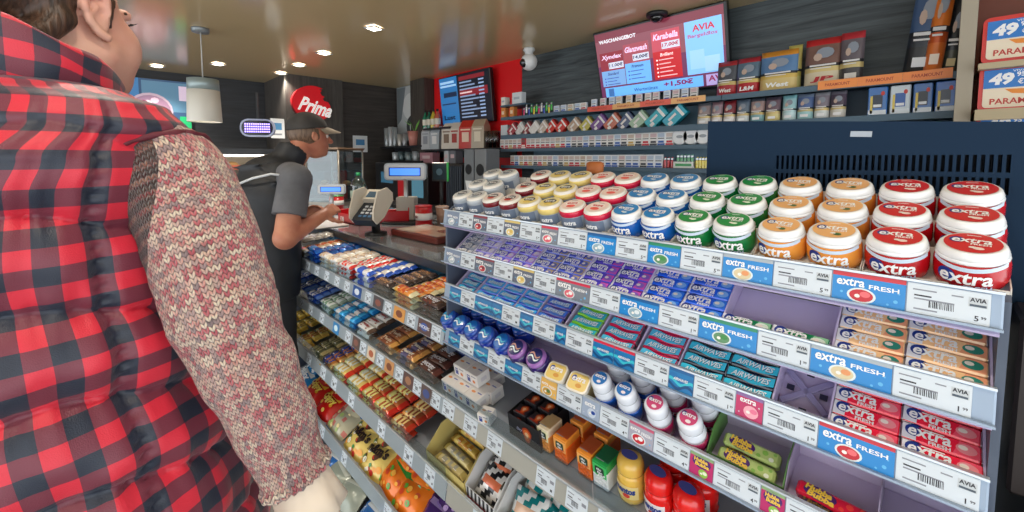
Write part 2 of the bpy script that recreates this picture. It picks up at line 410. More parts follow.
# oval LED sign
p = at(258, 128, W=3.9)
t = thing('led_sign', 'small oval sign of violet lights hung before the dark far wall', 'sign', Matrix.LocRotScale(p, Euler((0, 0, math.radians(62))), None))
w, h = .285, .165
MB().prism(rrect(w, h, .07), -.02, .02, C('#9aa0b8', .3, .3), FRONT).build('casing', t); 
mb = MB().prism(rrect(w*.9, h*.82, .06), .02, .022, C('#16142e', .2), FRONT)
for r_ in range(4):
    for k in range(12): mb.rect((k-5.5)*w*.062, (r_-1.5)*h*.14, w*.042, h*.085, E('#a48cff', 3.), FRONT, .0225)
mb.build('light_panel', t)
MB().box((0, 0, h/2+.12), (.02, .01, .24), DARKP).build('hanger', t)
# ================================================================== GUM DISPLAY
D = .72
TZ = {1: 1.303, 2: 1.190, 3: 1.080, 4: .942}
RH = .043
RAIL = C('#93a5bb', .3, .1, name='grey_rail'); LILAC = C('#c8bde0', .5, name='lilac_tray'); PANEL = C('#1a3048', .6, name='slate_panel', spec=.12); SIDE = C('#515c6e', .5, name='grey_side')
CARD = C('#d3dde6', .5, name='price_card'); INK = C('#2b2d36', .5, name='print_ink'); GREYINK = C('#8a8f9a', .5); BLUEINK = C('#16449c', .4)
WHITE = C('#f0f1f2', .35, name='white_plastic'); WP = C('#f4f5f6', .4)
NAVY = C('#12358a', .35)
rack = thing('gum_display', 'grey tiered gum display with rows of price labels on the sales counter', 'display rack', T(0, 0, 0))
RL, RR = -1.035, .054
def SL(X, s, zb, ang=32): return T(X, .738 if ang != 32 or s == 0 else .734, zb+(.010 if ang != 32 or s == 0 else .022)) @ RX(ang) @ T(0, s, 0)
SLEN = {1: .235, 2: .118, 3: .118, 4: .125}
for k, zb in TZ.items():
    mb = MB(); ang = 32 if k < 4 else 14
    mb.box((0, 0, RH/2), (RR-RL+.004, .006, RH), RAIL, T((RL+RR)/2, D+.004, zb) @ RX(-8), .002)
    mb.box((0, -.004, .0015), (RR-RL+.004, .012, .003), RAIL, T((RL+RR)/2, D+.002, zb) @ RX(-8))
    mb.box((0, -.002, RH), (RR-RL+.004, .010, .003), C('#c9d3dc', .2, .3), T((RL+RR)/2, D+.004, zb) @ RX(-8))
    mb.build('shelf_rail', rack)
    mb = MB(); mb.box((0, SLEN[k]/2-.01, -.004), (RR-RL, SLEN[k]+.02, .004), LILAC, SL((RL+RR)/2, 0, zb-(.002 if k == 1 else 0), ang))
    e = SL(0, SLEN[k], zb, ang).translation
    if k > 1: mb.box(((RL+RR)/2, e.y+.005, e.z+.02), (RR-RL, .004, .06), LILAC)
    mb.build('tray', rack)
for x in (RL-.004, RR+.004):
    mb = MB(); mb.prism([(.735, .90), (.735, 1.335), (.80, 1.38), (.93, 1.44), (.95, 1.44), (.95, .90)], -.004, .004, SIDE, T(x, 0, 0) @ Matrix(((0, 0, 1, 0), (1, 0, 0, 0), (0, 1, 0, 0), (0, 0, 0, 1))))
    mb.build('side_panel', rack)
# dark rear panel with two rows of vent slots (a real opening per slot)
xa, xb = -.372, .50; py = .985
zt_l, zt_r = 1.582, 1.545
def ztop(x): return zt_l+(x-xa)/(.085-xa)*(1.553-1.582)
vx0, vx1, z1, z2, z3, z4 = -.238, .072, 1.444, 1.470, 1.478, 1.505
ns = 36; mb = MB()
def slab(x0, x1, a, b_, c=None, d=None):
    c = b_ if c is None else c; d = a if d is None else d
    mb.prism([(x0, a), (x1, d), (x1, c), (x0, b_)], -.012, .012, PANEL, T(0, py, 0) @ FRONT)
slab(xa, vx0, 1.25, ztop(xa), ztop(vx0)); slab(vx1, xb, 1.25, ztop(vx1), ztop(xb))
slab(vx0, vx1, 1.25, z1); slab(vx0, vx1, z2, z3); slab(vx0, vx1, z4, ztop(vx0), ztop(vx1))
for lo, hi in ((z1, z2), (z3, z4)):
    for k in range(ns+1):
        x = vx0+(vx1-vx0)*k/ns; mb.box((x, py, (lo+hi)/2), (.0042, .024, hi-lo), PANEL)
mb.box(((xa+xb)/2, py+.06, 1.40), (xb-xa, .004, .26), C('#1a2434', .7))
mb.box((.002, py-.0135, 1.553), (.0, .0, .0), PANEL)
q = at(861, 134, Y=py-.013)
mb2 = MB(); mb2.rect(0, 0, .030, .010, C('#aeb9c6', .5), FRONT @ RZ(-3), .0005)
pn = mb.build('rear_panel', rack); mb2.build('sticker', pn, T(q.x, py-.012, q.z))

# ---- labels on the rails
def extra(mb, M, x, y, w, z=.0006, col=WP, fresh=None, bend=None, blue=True):
    h = w*.30
    if blue:
        p = [(x-w*.37+w*.20*math.cos(2*PI*k/14), y+.01*w+w*.205*math.sin(2*PI*k/14), z) for k in range(14)]
        if bend: p = [bend(q) for q in p]
        mb.add(p, [tuple(range(14))], NAVY, M)
    mb.text('extra', w, h*1.12, col, M, (x, y), z+.0004, .022, .1, bend)
    if fresh: mb.text('FRESH', w*.5, h*.42, fresh, M, (x+w*.24, y-h*.85), z+.0004, .03, 0, bend)
def barcode(mb, M, x, y, w, h, z=.0006):
    r = random.Random(int(x*1e5)); k = -w/2
    while k < w/2:
        d = r.choice((.02, .035, .05))*w; mb.rect(x+k+d/2, y, d, h, INK, M, z); k += d+r.choice((.025, .045))*w
def price_card(w, h, euro='1', detail=2, col=CARD, strip=None):
    mb = MB(); M = FRONT
    mb.box((0, 0, 0), (w, .0012, h), col)
    z = .0008
    if strip: mb.rect(0, h*.45, w, h*.12, strip, M, z)
    y0 = h*.28
    mb.rect(-w*.28, y0+.02*h, w*.30, h*.045, GREYINK, M, z); mb.rect(w*.12, y0, w*.14, h*.045, GREYINK, M, z)
    mb.rect(-w*.30, y0-h*.17, w*.22, h*.05, INK, M, z); mb.rect(-w*.16, y0-h*.28, w*.5, h*.05, GREYINK, M, z)
    barcode(mb, M, -w*.06, -h*.12, w*.32, h*.24, z)
    mb.rect(-w*.26, -h*.34, w*.30, h*.05, GREYINK, M, z)
    if detail > 1:
        mb.rect(w*.36, h*.18, w*.22, h*.30, C('#c4ccd2', .5), M, z); mb.text('AVIA', w*.19, h*.13, INK, M, (w*.36, h*.25), z+.0003, .03); mb.rect(w*.36, h*.08, w*.19, h*.07, C('#4c5a68', .5), M, z+.0003)
        mb.text(euro, None, h*.17, INK, M, (w*.35, -h*.32), z, .02); mb.text('99', None, h*.09, INK, M, (w*.43, -h*.28), z, .02)
    else: mb.rect(w*.34, h*.12, w*.2, h*.16, GREYINK, M, z); mb.rect(w*.34, -h*.3, w*.1, h*.12, INK, M, z)
    return mb
BL = C('#1f86cf', .35, name='label_blue'); LBL = C('#5db4e6', .35)
def pic_label(w, h, kind):
    mb = MB(); M = FRONT
    bgc, strip, fr, fr2 = kind
    mb.box((0, 0, 0), (w, .0012, h), bgc)
    z = .0008
    if strip: mb.rect(0, h*.43, w, h*.15, strip, M, z)
    wave = fr == 'wave'
    if wave:
        for k, c in ((0, C('#1c6fae', .35)), (1, C('#38bcd0', .35)), (2, C('#0e4a7e', .35))):
            pts = [(-w/2+w*i/10, h*(.18-.2*k)+h*.11*math.sin(i*.75+k)) for i in range(11)]
            mb.flat(pts+[(x, y-h*.14) for x, y in pts[::-1]], c, M, z+.0002*k)
        mb.text('AIRWAVES', w*.6, h*.13, WP, M, (0, h*.05), z+.001, .02, .3)
        return mb
    if w > .045:
        extra(mb, M, -w*.24, h*.17, w*.40, z, WP, blue=False); mb.text('FRESH', w*.40, h*.15, WP, M, (w*.22, h*.10), z, .02)
        for a, bq, r in ((.38, -.25, .03), (-.36, -.2, .022), (.28, -.38, .018), (.42, .02, .015)): mb.disc(w*r, w*r, LBL, M, z, 10, (w*a, h*bq))
        cx, cy, r = -w*.08, -h*.24, h*.26
    elif kind[0] is HUBC:
        mb.disc(w*.40, h*.26, C('#4a1c6c', .3), M, z, 16, (0, h*.16)); mb.text('Hubba', w*.6, h*.17, C('#f0c848', .3), M, (-w*.03, h*.24), z+.0003, .04, .1); mb.text('Bubba', w*.6, h*.17, C('#f0c848', .3), M, (w*.03, h*.06), z+.0003, .04, .1); cx, cy, r = w*.1, -h*.28, h*.18
    else:
        extra(mb, M, -w*.05, h*.24, w*.6, z, WP, blue=False); cx, cy, r = w*.08, -h*.17, h*.25
        for a, bq, rr in ((.36, .1, .03), (-.36, -.3, .03)): mb.disc(w*rr, w*rr, C('#c9d0d6', .4), M, z, 8, (w*a, h*bq))
    r = min(r, .013)
    if w > .045: mb.disc(r*1.5, r, C('#dbe7ea', .35), M, z+.0002, 18, (cx, cy), ); mb.disc(r*1.25, r*.8, fr, M, z+.0004, 16, (cx, cy))
    else: mb.disc(r*1.1, r, fr, M, z+.0004, 16, (cx, cy))
    mb.disc(r*.55, r*.4, fr2, M, z+.0006, 10, (cx+r*.4, cy+r*.2)); mb.disc(r*.3, r*.25, C('#f3efe8', .4), M, z+.0007, 8, (cx-r*.4, cy-r*.1))
    return mb
GRN = C('#3f8f4a', .4); RDF = C('#c4202e', .4); PCH = C('#e0955e', .4); GRYL = C('#7c8ba4', .4); DKG = C('#5c6476', .4)
K_SIL = (GRYL, None, C('#b8c4cc', .4), C('#f0f0f4', .4)); K_RUB = (DKG, C('#8a2838', .4), RDF, C('#7a1020', .4)); K_YEL = (DKG, C('#d8c070', .4), C('#e8cf82', .4), C('#d8b858', .4))
K_PNK = (C('#7a828e', .4), C('#d2304e', .4), C('#e06070', .4), C('#f4f0f0', .4)); K_ICE = (BL, C('#1c5f9e', .35), C('#8fb0c2', .35), C('#dfe9ee', .35)); K_GRN = (BL, C('#2c8c68', .35), C('#5d8f66', .4), GRN)
K_MEL = (BL, C('#a8b4bc', .4), C('#d8c8a0', .4), PCH); K_RED = (BL, C('#c8303e', .4), RDF, C('#e86a70', .4)); K_WAV = (C('#1d78b4', .35), C('#1d5f9c', .35), 'wave', None); K_WVR = (C('#1d78b4', .35), C('#d8304a', .35), 'wave', None)
K_BUB = (C('#c03468', .4), C('#8a6aa0', .4), C('#f0a8b8', .4), C('#e87898', .4)); K_PIN = (C('#e8b860', .4), None, C('#c89a40', .4), C('#5a7a40', .4)); K_BLU = (C('#a0b0c8', .4), None, C('#c8d4e4', .4), BLUEINK); K_ROS = (C('#a8a8b8', .4), C('#c85878', .4), RDF, C('#f0f0f4', .4))
HUBC = C('#b82468', .4)
K_HUB = (HUBC, C('#8aa878', .4), C('#8cbf4a', .4), C('#e4ecd0', .4))
LAB = {1: ([445, 457, 471, 485, 502, 518, 539, 556, 585, 614, 646, 679, 721, 772, 831, 906, 992], [K_SIL, K_RUB, K_YEL, K_PNK, K_ICE, K_GRN, K_MEL, K_RED], '5'),
       2: ([444, 459, 473, 492, 511, 532, 554, 588, 618, 657, 697, 756, 809, 892, 973], [K_SIL, K_RUB, K_YEL, K_PNK, K_ICE, K_GRN, K_MEL], '1'),
       3: ([448, 459, 473, 'p', 490, 500, 518, 531, 553, 564, 591, 'p', 611, 633, 667, 692, 734, 762, 817, 895, 981], None, '1')}
def put_labels(k, edges, kinds, euro):
    zb = TZ[k]; xs = [xat(e, D-.004, zb+RH/2) for e in edges]
    for i in range(len(xs)-1):
        w = xs[i+1]-xs[i]-.0015; kd = kinds[i]
        if kd is None: continue
        mb = price_card(w, RH*.86, euro, 2 if edges[i] > 500 else 1, strip=None) if kd == 'W' else pic_label(w, RH*.9, kd)
        mb.build('price_label' if kd == 'W' else 'picture_label', rack, T((xs[i]+xs[i+1])/2, D+.004, zb) @ RX(-8) @ T(0, -.0042, RH/2))
for k in (1, 2):
    e, kk, eu = LAB[k]; kinds = []
    for q in kk: kinds += [q, 'W']
    put_labels(k, e, kinds, eu)
put_labels(3, [448, 459, 473, 490, 500, 518, 531, 553, 564, 591, 612, 633, 667, 692, 734, 762, 817, 895, 981],
           [K_WAV, 'W', K_WAV, K_WAV, 'W', K_WAV, 'W', K_WAV, 'W', K_WVR, K_WVR, 'W', K_WAV, 'W', K_BUB, 'W', K_RED, 'W'], '1')
put_labels(4, [447, 458, 472, 486, 503, 520, 539, 555, 580, 598, 627, 652, 688, 712, 759, 784, 838, 870, 935],
           [K_WAV, 'W', K_WAV, 'W', K_WAV, 'W', K_PIN, 'W', K_BLU, 'W', K_ROS, 'W', K_HUB, 'W', K_HUB, 'W', K_HUB, 'W'], '4')

# ---- tubs on the top tier
def tub_make(body, lidc, art, clear_body=False, kind='extra'):
    def make():
        t = thing('gum_tub', '', 'gum tub')
        bm_ = C(body, .25, coat=.3); wh = C('#eef0f2', .25, coat=.3)
        mb = MB()
        r = .0325
        if not clear_body:
            mb.lathe([(.029, 0), (r*.985, .004), (r*1.02, .012), (r*1.02, .029), (r*.97, .037)], bm_, 28)
            mb.lathe([(r*.985, .0365), (r*.99, .038), (r*.955, .041), (r*.93, .042)], wh, 28)
            bend = lambda q: ((r*1.02+.0006+q[2])*math.cos(q[0]/r-PI/2), (r*1.02+.0006+q[2])*math.sin(q[0]/r-PI/2), q[1])
            mb.add([bend((-.036+.072*i/12, .0345-.006*math.cos((i-6)/6*1.5)+j, 0)) for j in (0, .0055) for i in range(13)], [(i, i+1, i+14, i+13) for i in range(12)], C('#cfe0f2', .3, coat=.3), smooth=True)
            extra(mb, None, -.002, .0195, .046, .0002, WP, C('#c8d4ee', .4), bend)
        else:
            mb.lathe([(.027, 0), (r*.95, .004), (r*.97, .030), (r*.93, .034)], C('#a8b4c4', .12, coat=.6), 28)
            mb.lathe([(r*.95, .030), (r*1.0, .033), (r*1.0, .041), (r*.95, .044)], bm_, 28)
            bend = lambda q: ((r+.0004+q[2])*math.cos(q[0]/r-PI/2), (r+.0004+q[2])*math.sin(q[0]/r-PI/2), q[1])
            mb.add([bend((-.030+.06*i/12, .006+j, 0)) for j in (0, .024) for i in range(13)], [(i, i+1, i+14, i+13) for i in range(12)], C('#6c7c94', .3, coat=.3), smooth=True)
            mb.text('extra', .03, .01, WP, None, (0, .018), .0003, .03, .1, bend)
        mb.build('body', t)
        mb = MB(); z0 = .0405 if not clear_body else .040
        rim = wh if not clear_body else C('#e8e6e0', .3)
        mb.lathe([(r*.95, z0), (r*.965, z0+.002), (r*.90, z0+.0085), (r*.82, z0+.0108), (r*.775, z0+.0105)], rim, 28)
        zt = z0+.0108
        mb.disc(r*.765, r*.765, C(lidc, .3, coat=.3), None, zt+.0004, 24)
        if kind == 'extra' and not clear_body:
            extra(mb, T(0, 0, zt), -.001, .004, .034, .0008, WP, WP)
            mb.disc(.005, .0035, C(art, .4), T(0, 0, zt), .0012, 10, (.006, -.0145)); mb.disc(.0035, .0025, C('#e8e0d8', .4), T(0, 0, zt), .0013, 8, (.001, -.013)); mb.rect(0, .0175, .012, .0012, WP, T(0, 0, zt), .001)
        else:
            mb.disc(.017, .011, C('#2c3040' if kind != 'pink' else '#f2e8e4', .35), T(0, 0, zt), .0008, 18, (0, .003)); mb.text('extra', .026, .009, WP if kind != 'pink' else RDF, T(0, 0, zt), (0, .004), .0012, .03, .15)
            mb.disc(.011, .0065, C(art, .4), T(0, 0, zt), .0010, 14, (.001, -.011)); mb.rect(0, .0165, .015, .0018, GREYINK, T(0, 0, zt), .001)
        mb.build('lid', t)
        return t
    return Proto(make)
TUBS = [('red', tub_make('#b8121c', '#d0202a', '#f0d8d0')), ('orange', tub_make('#e8963c', '#ecb476', '#3c6a40')), ('green', tub_make('#12763a', '#1c9048', '#d8ead0')), ('blue', tub_make('#1860b8', '#1b84cc', '#cfe4f4')),
        ('pink-collared clear', tub_make('#cf1c44', '#f0d8d0', '#e86058', True, 'pink')), ('yellow-collared clear', tub_make('#e4cf7c', '#ecdc98', '#e0c468', True, 'y')), ('maroon-collared clear', tub_make('#7a1c28', '#e4d4d0', '#b84038', True, 'm')), ('silver-collared clear', tub_make('#b8c2cc', '#d0d6da', '#8c98a4', True, 's'))]
ROWN = ['front', 'middle', 'back']
for k in range(16):
    nm, pt = TUBS[k//2]
    x = .029-.0677*k
    for r_ in range(3):
        lab = '%s gum tub, %s row of the top tier, %s of its pair' % (nm, ROWN[r_], 'right' if k % 2 == 0 else 'left')
        p2 = pt
        if k//2 == 6 and r_ > 0 and k % 2 == 1: continue
        pt.put(T(x+.001*RND.uniform(-1, 1), .772+.060*r_, TZ[1]+.0455+.0305*r_) @ RX(20) @ RZ(RND.uniform(-6, 6)+(8 if k > 8 else 0)), lab, nm+' gum tubs')
# white card trays that hold the tub pairs
for k in range(8):
    x = .029-.0677*(2*k+.5); nm = TUBS[k][0]
    mb = MB(); cw = C('#dcd9d2', .6); M = T(x, 0, 0)
    for r_ in range(3): mb.box((0, 0, -.003), (.131, .058, .004), cw, T(x, .772+.060*r_, TZ[1]+.0455+.0305*r_) @ RX(20)); mb.box((0, .772+.060*r_+.030, TZ[1]+.0455+.0305*r_+.018), (.131, .002, .026), cw, M)
    mb.box((0, .7455, TZ[1]+.026), (.131, .0015, .034), cw, M)
    for s in (-1, 1): mb.prism([(.745, TZ[1]+.008), (.745, TZ[1]+.046), (.79, TZ[1]+.062), (.93, TZ[1]+.132), (.94, TZ[1]+.132), (.94, TZ[1]+.10)], -.0006, .0006, cw, M @ T(s*.0665, 0, 0) @ Matrix(((0, 0, 1, 0), (1, 0, 0, 0), (0, 1, 0, 0), (0, 0, 0, 1))))
    tag(mb.build('card_tray', None), 'open white card tray under the %s gum tubs on the top tier' % nm, 'tray', 'card trays on the top tier')

# ---- stick packs on tiers two and three
YZ = Matrix(((0, 0, 1, 0), (1, 0, 0, 0), (0, 1, 0, 0), (0, 0, 0, 1)))
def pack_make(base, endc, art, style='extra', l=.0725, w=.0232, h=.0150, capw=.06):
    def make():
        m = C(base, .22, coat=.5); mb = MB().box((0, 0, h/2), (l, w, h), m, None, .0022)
        M = T(0, 0, h+.0002); FR = T(0, -w/2-.0002, h/2) @ FRONT
        if style == 'extra':
            e = C(endc, .25, coat=.4)
            mb.flat([(l*.16, -w*.40), (l*.48, -w*.40), (l*.48, w*.40), (l*.24, w*.40)], e, M, 0); mb.rect(l*.3, 0, l*.30, h*.7, e, FR)
            if art: mb.disc(l*.13, w*.30, C(art, .35), M, .0003, 14, (l*.32, 0)); mb.disc(l*.06, w*.14, C('#f0e6dc', .4), M, .0005, 10, (l*.28, w*.05))
            for Q, hh in ((M, w*.94), (FR, h*.9)): mb.rect(-l*(.495-capw/2), 0, l*capw, hh, C('#e6e8f0', .3, coat=.3), Q, .0001)
            extra(mb, M, -l*.14, w*.10, l*.56, .0005, WP, WP)
            extra(mb, FR, -l*.12, 0, l*.48, .0003, WP)
            mb.rect(-l*.1, w*.36, l*.3, w*.06, WP, M, .0003)
        else:
            c1, c2 = C(endc, .2, coat=.5), C('#e8f8fc', .3, coat=.4)
            pts = [(-l*.48+l*.96*i/14, w*.30*math.sin(i*.5+.6)*.35) for i in range(15)]
            mb.flat([(x, y+w*.32) for x, y in pts]+[(x, y-w*.38) for x, y in pts[::-1]], c1, M, .0002)
            mb.text('AIRWAVES', l*.80, w*.46, C('#14406c', .3), M, (.0006, -.0005), .0004, .02, .3); mb.text('AIRWAVES', l*.80, w*.46, c2, M, (0, 0), .0007, .03, .3)
            mb.rect(0, 0, l*.92, h*.45, c1, FR); mb.text('AIRWAVES', l*.7, h*.42, c2, FR, (0, 0), .0003, .03, .3)
        for s in (-1, 1): mb.box((s*(l/2+.0002), 0, h/2), (.0012, w*.86, h*.8), FOIL, None, .0004)
        o = mb.build('gum_pack'); tag(o, '', 'gum pack'); return o
    return Proto(make)
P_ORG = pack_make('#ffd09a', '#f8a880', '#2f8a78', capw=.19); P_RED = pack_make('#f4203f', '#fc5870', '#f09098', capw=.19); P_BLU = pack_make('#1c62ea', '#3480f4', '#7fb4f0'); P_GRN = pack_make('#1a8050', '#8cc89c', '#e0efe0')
P_PPK = pack_make('#5a4cd0', '#dc60c4', '#8c60c8'); P_TAN = pack_make('#4a5cd0', '#c4b090', '#5c6cb8'); P_PUR = pack_make('#6258e0', '#c898ec', '#dcd0f4'); P_SIL = pack_make('#707a92', '#b8c0d0', '#d0d4dc'); P_LIL = pack_make('#8a80e0', '#dcd4f8', '#ece8fc')
A_BLK = pack_make('#101c34', '#40ccec', None, 'wave'); A_RED = pack_make('#cc1c50', '#54c4ec', None, 'wave'); A_GRN = pack_make('#84d838', '#34b8d0', None, 'wave'); A_PUR = pack_make('#4c38a0', '#4880e8', None, 'wave'); A_BLU = pack_make('#1858e0', '#48b8f8', None, 'wave'); A_TEA = pack_make('#2050a0', '#38b4e4', None, 'wave')
def column(pt, X, k, rows, nm, colname, tiername, jit=2., pitch=.0245, skip=()):
    for i in range(rows):
        if i in skip: continue
        M = SL(X+RND.uniform(-.001, .001), .0135+pitch*i, TZ[k]) @ RZ(RND.uniform(-jit, jit))
        pt.put(M, '%s gum pack, %s from front, %scolumn of the %s tier' % (nm, ORD[i], colname, tiername), nm+' gum packs')
G = .0745
for pt, x0, nm in ((P_ORG, .0145, 'pale orange'), (P_BLU, -.286, 'royal blue'), (P_PPK, -.436, 'purple and pink'), (P_TAN, -.585, 'indigo and tan'), (P_PUR, -.733, 'violet')):
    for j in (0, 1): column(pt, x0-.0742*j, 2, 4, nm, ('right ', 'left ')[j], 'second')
column(P_LIL, -.883, 2, 4, 'lilac', '', 'second'); column(P_SIL, -.957, 2, 4, 'charcoal and silver', '', 'second')
for j in (0, 1): P_GRN.put(SL(-.139-.0735*j, .0135, TZ[2]) @ RZ(RND.uniform(-2, 2)), 'green gum pack, %s of two at the front of the emptied tray' % ('right', 'left')[j], 'green gum packs')
for j in (0, 1):
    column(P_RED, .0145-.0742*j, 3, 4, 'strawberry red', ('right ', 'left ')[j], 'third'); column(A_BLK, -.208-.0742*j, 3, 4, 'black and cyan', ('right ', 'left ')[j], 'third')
for x, pt, nm in ((-.362, A_RED, 'crimson and cyan wide'), (-.452, A_RED, 'crimson and cyan'), (-.540, A_GRN, 'lime green'), (-.633, A_PUR, 'dark violet wavy'), (-.712, A_BLU, 'bright blue wavy'), (-.79, A_BLU, 'bright blue wavy'), (-.866, A_BLU, 'bright blue wavy'), (-.95, A_TEA, 'navy and teal wavy')):
    cn = {-.362: 'right ', -.712: 'rightmost ', -.79: 'middle ', -.866: 'leftmost '}.get(x, ''); nm = nm.replace(' wide', '')
    if x == -.452: cn = 'left '
    column(pt, x, 3, 4, nm, cn, 'third')
# dividers between the facings
def divider(k, x, s1=.118, h=.034):
    MB().prism([(0, -.001), (0, h*.7), (s1, h), (s1, -.001)], -.0012, .0012, LILAC, SL(x, 0, TZ[k]) @ YZ).build('divider', rack)
for x in (.0525, -.0985, -.2485, -.3985, -.548, -.697, -.846, -.921, -1.0): divider(2, x)
for x in (.0525, -.0985, -.1705, -.322, -.405, -.497, -.586, -.675, -.750, -.828, -.908, -1.0): divider(3, x)
# moulded pusher plate in the empty slot of tier three
mb = MB(); M = SL(-.135, .06, TZ[3]) @ T(0, 0, -.010)
for a in (45, -45): mb.box((0, 0, .002), (.085, .010, .004), C('#9d97c0', .5), M @ RZ(a), .001)
for x, y in ((-.022, .0), (.022, 0), (0, .035), (0, -.035), (-.022, .045), (.022, -.045)): mb.box((x, y, .0012), (.010, .009, .0024), C('#2b2b44', .6), M)
mb.build('pusher_plate', rack)
# ================================================================== TIER FOUR: bottles, boxes, bubble gum
Z4 = TZ[4]+.012
def deck4(y): return Z4+.0045+(y-.738)*math.tan(math.radians(14))
def place4(px, pz, y, tilt=14, rz=0): return T(xat(px, y, Z4+pz), y, deck4(y)+.002) @ RX(tilt) @ RZ(rz)
def round_tub(body, lid, swirl, ring):
    def make():
        t = thing('round_gum_tub', '', 'gum tub'); m = C(body, .2, coat=.6)
        MB().lathe([(.018, 0), (.026, .006), (.031, .02), (.032, .032), (.030, .044), (.027, .050)], m, 24).build('body', t)
        mb = MB(); mb.lathe([(.0265, .049), (.0275, .053), (.026, .058), (.020, .061), (.001, .062)], C(ring, .2, coat=.6), 24)
        mb.lathe([(.021, .0613), (.001, .0626)], C(lid, .2, coat=.5), 20, None, True, cap=False)
        for k, c in enumerate((swirl, '#e4f4f8')):
            pts = [(-.016+.032*i/8, .004-.008*k+.005*math.sin(i*.8)) for i in range(9)]
            mb.flat(pts+[(x, y-.0045) for x, y in pts[::-1]], C(c, .25, coat=.4), None, .0634+.0002*k)
        mb.build('lid', t)
        MB().box((0, -.031, .024), (.03, .004, .02), C(swirl, .3), RX(8), .0015).build('front_print', t)
        return t
    return Proto(make)
R_BLU, R_PUR = round_tub('#1236a8', '#1c6cc0', '#40b4d0', '#2050b4'), round_tub('#33226a', '#2a2f6c', '#c89a90', '#9c6ab8')
for i, px in enumerate((457, 469, 481, 495, 511)):
    for r_ in (0, 1):
        R_BLU.put(place4(px, .03, .772, 38) if r_ == 0 else T(xat(px, .772, Z4+.03), .838, deck4(.838)+.002) @ RX(30), 'blue round gum tub, %s from the left in the %s row of the fourth tier' % (ORD[i], ('front', 'rear')[r_]), 'blue round gum tubs')
for i, px in enumerate((526, 545)):
    R_PUR.put(place4(px, .03, .772, 38), 'dark purple round gum tub with a pink lid ring, %s of two' % ('left', 'right')[i], 'purple round gum tubs')
def square_tub():
    t = thing('square_gum_tub', '', 'gum tub'); cl = C('#d8c890', .15, coat=.6)
    mb = MB(); mb.prism(rrect(.052, .042, .010), 0, .036, C('#b8a470', .2, coat=.5)); mb.build('body', t)
    mb = MB(); mb.prism(rrect(.054, .044, .011), .036, .046, C('#e8e2d4', .2, coat=.5)); mb.prism(rrect(.047, .036, .009), .046, .0466, C('#e6c868', .3, coat=.3))
    extra(mb, T(0, 0, .0468), 0, .006, .034, .0002, WP, None); mb.disc(.008, .005, C('#d89a3c', .4), T(0, 0, .047), 0, 10, (.004, -.008)); mb.build('lid', t); return t
SQ = Proto(square_tub)
for i, px in enumerate((564, 586)):
    SQ.put(place4(px, .03, .765, 40, 4), 'yellow lidded square gum tub on the fourth tier, %s of two' % ('left', 'right')[i], 'yellow square gum tubs')
def bottle_make(low, art):
    def make():
        t = thing('gum_bottle', '', 'gum bottle'); wt = C('#e6ecf6', .15, coat=.7)
        mb = MB(); mb.lathe([(.020, 0), (.0235, .004), (.0245, .03), (.0235, .036)], C(low, .2, coat=.6), 24); mb.lathe([(.0237, .036), (.024, .044), (.0215, .054), (.018, .058)], wt, 24)
        extra(mb, None, 0, .02, .034, .0002, WP, None, lambda q: ((.0252+q[2])*math.cos(q[0]/.0245-PI/2), (.0252+q[2])*math.sin(q[0]/.0245-PI/2), q[1])); mb.build('body', t)
        mb = MB(); mb.lathe([(.0215, .056), (.0225, .060), (.0215, .074), (.0185, .0785), (.001, .080)], wt, 24)
        mb.disc(.0155, .0155, C(art, .3, coat=.3), None, .0803, 18); extra(mb, T(0, 0, .0805), 0, .004, .024, .0002, WP, None); mb.disc(.005, .0035, C('#f4e8ec', .4), None, .0808, 8, (.002, -.008)); mb.build('cap', t); return t
    return Proto(make)
B_BLU, B_PNK = bottle_make('#1a54b0', '#2a78c4'), bottle_make('#a81c50', '#d04878')
for pt, nm, pxs in ((B_BLU, 'blue based', (610, 634)), (B_PNK, 'magenta based', (664, 697))):
    for i, px in enumerate(pxs):
        for r_ in (0, 1):
            x = xat(px, .768, Z4+.04); y = (.768, .828)[r_]
            pt.put(T(x, y, deck4(y)+.003) @ RX(30), 'white capped %s gum bottle, %s of the two in the %s row' % (nm, ('left', 'right')[i], ('front', 'rear')[r_]), nm+' white gum bottles')
def bubble_make(base, art, leaf):
    def make():
        l, w, h = .088, .024, .019
        mb = MB().box((0, 0, h/2), (l, w, h), C(base, .25, coat=.5), None, .004)
        for M in (T(0, 0, h+.0002), T(0, -w/2-.0002, h/2) @ FRONT):
            hh = w*.42 if M == T(0, 0, h+.0002) else h*.42
            mb.disc(.021, hh, C('#4a1c6c', .3, coat=.3), M, .0002, 18, (-.014, 0))
            for i, (s, dx, dy) in enumerate((('Hubba', -.016, hh*.45), ('Bubba', -.012, -hh*.45))): mb.text(s, .034, hh*.95, C('#f0c848', .3), M, (dx, dy), .0006, .05, .1, rot=-3)
            for dx, dy, r, c in ((.022, .1, .35, art), (.032, -.25, .3, leaf), (.013, -.3, .26, art), (.036, .25, .22, art)): mb.disc(hh*r*1.3, hh*r*1.2, C(c, .3, coat=.3), M, .0003, 10, (dx, hh*dy*2))
        return tag(mb.build('bubble_gum_pack'), '', 'gum pack')
    return Proto(make)
H_GRN, H_RED = bubble_make('#b8cc7c', '#86b850', '#e8efd8'), bubble_make('#d8183c', '#e84038', '#3c8a3c')
